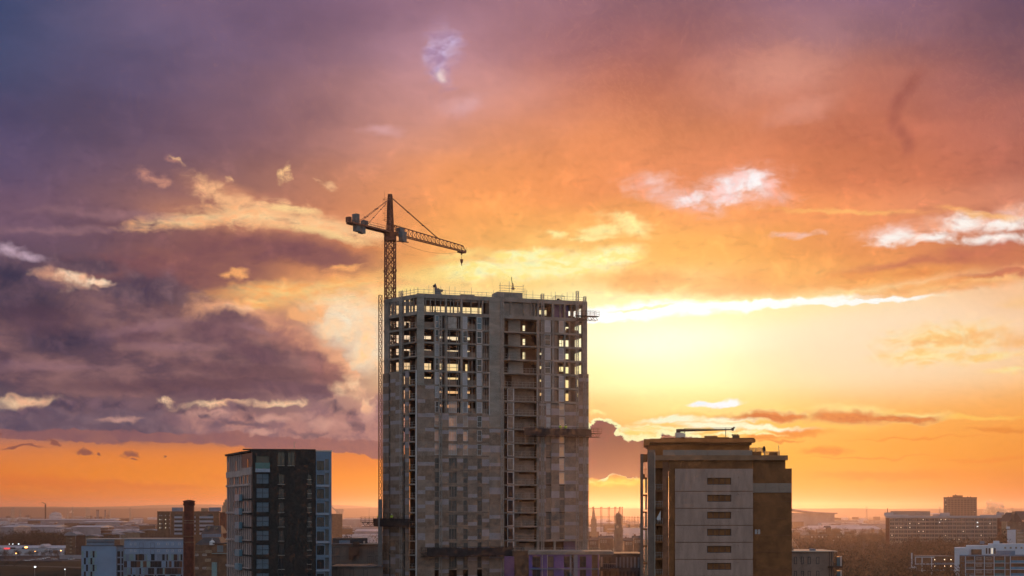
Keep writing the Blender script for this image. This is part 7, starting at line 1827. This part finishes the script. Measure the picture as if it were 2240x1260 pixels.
shed_v = []
def shed_mesh(w, dp, h, kind, seed):
    r_ = thing('industrial_shed', (0, 0, 0), None, 'shed')
    mb = MB(); mb.box(-w / 2, w / 2, 0, dp, 0, h); mb.build('wall', (SHEDD, M('white_cladding', (.45, .46, .52)), BROWNB)[kind % 3], r_)
    mb = MB()
    if kind < 2: gable(mb, -w / 2 - .5, w / 2 + .5, -.5, dp + .5, h, h + dp * .05)
    else: mb.box(-w / 2 - .5, w / 2 + .5, -.5, dp + .5, h, h + 1.0)
    mb.build('roof', (SHEDW, SHEDW, SHEDD, M('slate_roof', (.12, .12, .14), .2, .1))[seed % 4], r_)
    return r_
named = [(60, 250, 1136, 3050, 9, 'long pale-roofed shed across the left plain under the pylons'), (35, 120, 1151, 1900, 7, 'low pale shed behind the dark trees at left'), (155, 220, 1152, 1750, 8, 'pale square-fronted shed above the curved-roof flats'), (180, 262, 1141, 2400, 8, 'mid-distance pale shed above the wave-roofed flats'), (0, 30, 1152, 1700, 8, 'boxy grey shed at the left edge above the dark trees'), (750, 835, 1135, 2900, 9, 'bright-roofed shed on the plain between the dark brick and unfinished towers'), (775, 830, 1161, 1500, 8, 'pale shed roof just above the low flats in the left gap'), (1735, 1775, 1133, 3100, 9, 'pale shed right beside the brown panel tower, under the stadium roof'), (1306, 1345, 1143, 2500, 9, 'bright striped shed roof behind the gasholder columns'), (2040, 2062, 1124, 2500, 12, 'small white shed left of the brown tower block')]
for x0, x1, y, d, dp, lab in named:
    r_ = thing('industrial_shed', (PX((x0 + x1) / 2, d), d + 20, 0), lab, 'shed'); h = PZ(y + 1.2, d)
    solid(r_, 'wall', SHEDD, (PX(x0, d), PX(x1, d), d, d + 60, 0, h)); mb = MB(); gable(mb, PX(x0 - .5, d), PX(x1 + .5, d), d - 1, d + 61, h, h + 2.0); mb.build('roof', SHEDW, r_)
rnd = random.Random(17)
kinds = [shed_mesh(w, dp, h, k, i) for i, (w, dp, h, k) in enumerate(((44, 26, 7, 0), (24, 16, 7, 1), (20, 12, 8, 2), (70, 36, 8, 0), (14, 11, 10, 2), (32, 20, 9, 1), (12, 9, 7, 2), (20, 14, 15, 2)))]
used = set(); cnt = 0
ranges = [(-40, 345, 1750, 7000, 130), (725, 840, 1400, 6500, 30), (1288, 1402, 1600, 6000, 26), (1733, 2240, 2300, 7500, 90), (1733, 1935, 1700, 2400, 8)]
for (x0, x1, d0, d1, n_) in ranges:
    for i in range(n_):
        f_ = (i + rnd.random()) / n_
        d = 1 / (1 / d0 + (1 / d1 - 1 / d0) * f_); px = rnd.uniform(x0, x1)
        k = rnd.randrange(8); src = kinds[k]
        if d < 2000 and k in (3, 0): src = kinds[1]
        o = src if k not in used else copy_tree(src)
        if src is kinds[k]: used.add(k)
        else: o = copy_tree(src)
        o.location = (PX(px, d), d, 0); o.rotation_euler.z = rnd.uniform(-.35, .35)
        o['label'] = 'small hazy building among many scattered over the distant plain'; o['group'] = 'small buildings scattered over the distant plain'
        o['category'] = 'building'
for k in range(8):
    if k not in used: kinds[k].location = (PX(300, 5000), 5000, 0)
# ================================================================== trees
import numpy as np
def tree_arrays(rs, n, x, y, h, wd, z0=0.0):
    """n small twig-clump triangles filling an uneven crown"""
    nc = 9
    cs = rs.normal(0, .28, (nc, 3)); cs[:, 2] = np.abs(cs[:, 2]) * .6 + .1
    ci = rs.integers(0, nc, n)
    p = cs[ci] + rs.normal(0, .14, (n, 3))
    p[:, 2] = np.clip(p[:, 2] + .45, .12, 1.15)
    c = np.stack([x + p[:, 0] * wd, y + p[:, 1] * wd, z0 + p[:, 2] * h * .88], 1)
    s = rs.uniform(.2, .6, (n, 1, 1)) * (h / 12)
    tri = rs.normal(0, 1, (n, 3, 3)); tri /= np.linalg.norm(tri, axis=2, keepdims=True)
    tri[:, :, 2] *= 1.25
    return c[:, None, :] + tri * s
def mesh_np(name, tri, m, parent=None, off=(0, 0, 0)):
    tri = tri.reshape(-1, 3) - np.array(off); nt = len(tri) // 3
    me = bpy.data.meshes.new(name); me.vertices.add(len(tri)); me.vertices.foreach_set('co', tri.astype(np.float32).ravel())
    me.loops.add(len(tri)); me.loops.foreach_set('vertex_index', np.arange(len(tri), dtype=np.int32))
    me.polygons.add(nt); me.polygons.foreach_set('loop_start', np.arange(0, len(tri), 3, dtype=np.int32)); me.polygons.foreach_set('loop_total', np.full(nt, 3, dtype=np.int32))
    me.materials.append(m); me.update(); me.validate()
    o = bpy.data.objects.new(name, me); COL.objects.link(o); o.parent = parent; return o
def wood(label, rects, m, seed, tri_n):
    rs = np.random.default_rng(seed); parts_ = []
    for (x0, x1, d0, d1, n_, h0, h1) in rects:
        for i in range(n_):
            f_ = (i + rs.random()) / n_; d = 1 / (1 / d0 + (1 / d1 - 1 / d0) * f_); px = rs.uniform(x0, x1); h = rs.uniform(h0, h1)
            parts_.append(tree_arrays(rs, tri_n, PX(px, d), d, h, h * .62))
    o = mesh_np('woodland', np.concatenate(parts_), m)
    if m is TWIG and seed == 1:      # every crown its own tone of brown
        o.data.materials.append(TWIG2); mi = np.repeat(rs.integers(0, 3, len(parts_)) == 0, [len(q) for q in parts_]).astype(np.int32)
        o.data.polygons.foreach_set('material_index', mi)
    return tag(o, label, 'trees', None, 'stuff')
wood('mass of bare brown winter trees in front of the long slab block at right', [(1735, 1960, 620, 1400, 150, 11, 16), (1950, 2100, 560, 1000, 90, 10, 15), (1960, 2210, 800, 1120, 120, 12, 17), (1735, 1935, 1400, 2100, 70, 10, 14), (1840, 2000, 450, 640, 45, 10, 14)], TWIG, 1, 420)
wood('dark bare winter trees in front of the sheds at far left', [(-30, 145, 1120, 1500, 110, 11, 17), (-30, 190, 1010, 1065, 50, 4, 7), (-30, 60, 850, 960, 20, 2, 4)], TWIG, 2, 330)
wood('hazy belts of trees scattered over the distant plain', [(-40, 345, 1700, 7000, 240, 8, 14), (725, 840, 900, 6000, 110, 9, 15), (1288, 1402, 800, 5000, 90, 8, 13), (1733, 2240, 2100, 7000, 240, 8, 15)], TWIG, 3, 90)
# single trees one can tell apart
def tree(px, d, h, label, seed):
    r_ = thing('bare_tree', (PX(px, d), d, 0), label, 'tree')
    rs = np.random.default_rng(seed); mesh_np('crown', tree_arrays(rs, 700, PX(px, d), d, h, h * .6), TWIG, r_, r_.location)
    mb = MB(); mb.cone(PX(px, d), d, 0, h * .5, .32, .2, 8)
    for i in range(5): a = i * 1.3; mb.bar((PX(px, d), d, h * .3 + i * .4), (PX(px, d) + cos(a) * h * .22, d + sin(a) * h * .22, h * .7), .16)
    mb.build('trunk', BARK, r_)
for i, (px, d, h, lab) in enumerate(((765, 1000, 17, 'rounded bare tree on its own in the gap left of the unfinished tower'), (1376, 760, 13, 'bare tree right of the clock tower foot'), (1398, 640, 14, 'bare tree touching the left edge of the brown panel tower'), (1318, 760, 11, 'bare tree below the gasholder, between spire and clock tower'), (2208, 960, 22, 'dark tall tree left of the gabled hall on the right edge'), (2060, 700, 15, 'dark rounded bare tree above the gallery block'))): tree(px, d, h, lab, 50 + i)
# distant blocks in the left gap
gk = thing('steel_frame_building', (PX(735, 1300), 1308, 0), 'hazy half-built block with steel frame and sloping roof, right beside the dark brick tower', 'building')
solid(gk, 'wall', BROWNB, (PX(720, 1300), PX(749, 1300), 1300, 1316, 0, PZ(1124, 1300)))
mb = MB(); mb.bar((PX(724, 1300), 1300, PZ(1107, 1300)), (PX(741, 1300), 1300, PZ(1123, 1300)), .8); mb.build('sloping_roof', ALU, gk)
mb = MB()
for i in range(5): x = PX(736 + 3.4 * i, 1300); mb.bar((x, 1300, PZ(1124, 1300)), (x, 1300, PZ(1114, 1300)), .35); mb.bar((x, 1300, PZ(1124, 1300)), (x + 1.4, 1300, PZ(1114, 1300)), .25)
mb.bar((PX(735, 1300), 1300, PZ(1114, 1300)), (PX(750, 1300), 1300, PZ(1114, 1300)), .35); mb.build('steel_frame', STEEL, gk)
HAZE_D = 6.5e-5
HAZE_G = 0.78
# ================================================================== haze
HZ = M('haze_air', (1, 1, 1)); 
hm_ = bpy.data.materials.new('haze_air_volume'); hm_.use_nodes = True
ht = hm_.node_tree; ht.nodes.clear()
vo_ = ht.nodes.new('ShaderNodeVolumePrincipled'); ho_ = ht.nodes.new('ShaderNodeOutputMaterial')
vo_.inputs['Color'].default_value = (1.0, 0.82, 0.80, 1); vo_.inputs['Density'].default_value = HAZE_D
vo_.inputs['Anisotropy'].default_value = HAZE_G
ht.links.new(vo_.outputs[0], ho_.inputs['Volume'])
mb = MB(); mb.box(-9000, 9000, -600, 16000, -1.2, 125)
hz_ = mb.build('haze', hm_); tag(hz_, 'thin evening haze lying over the whole city', 'haze', None, 'stuff')
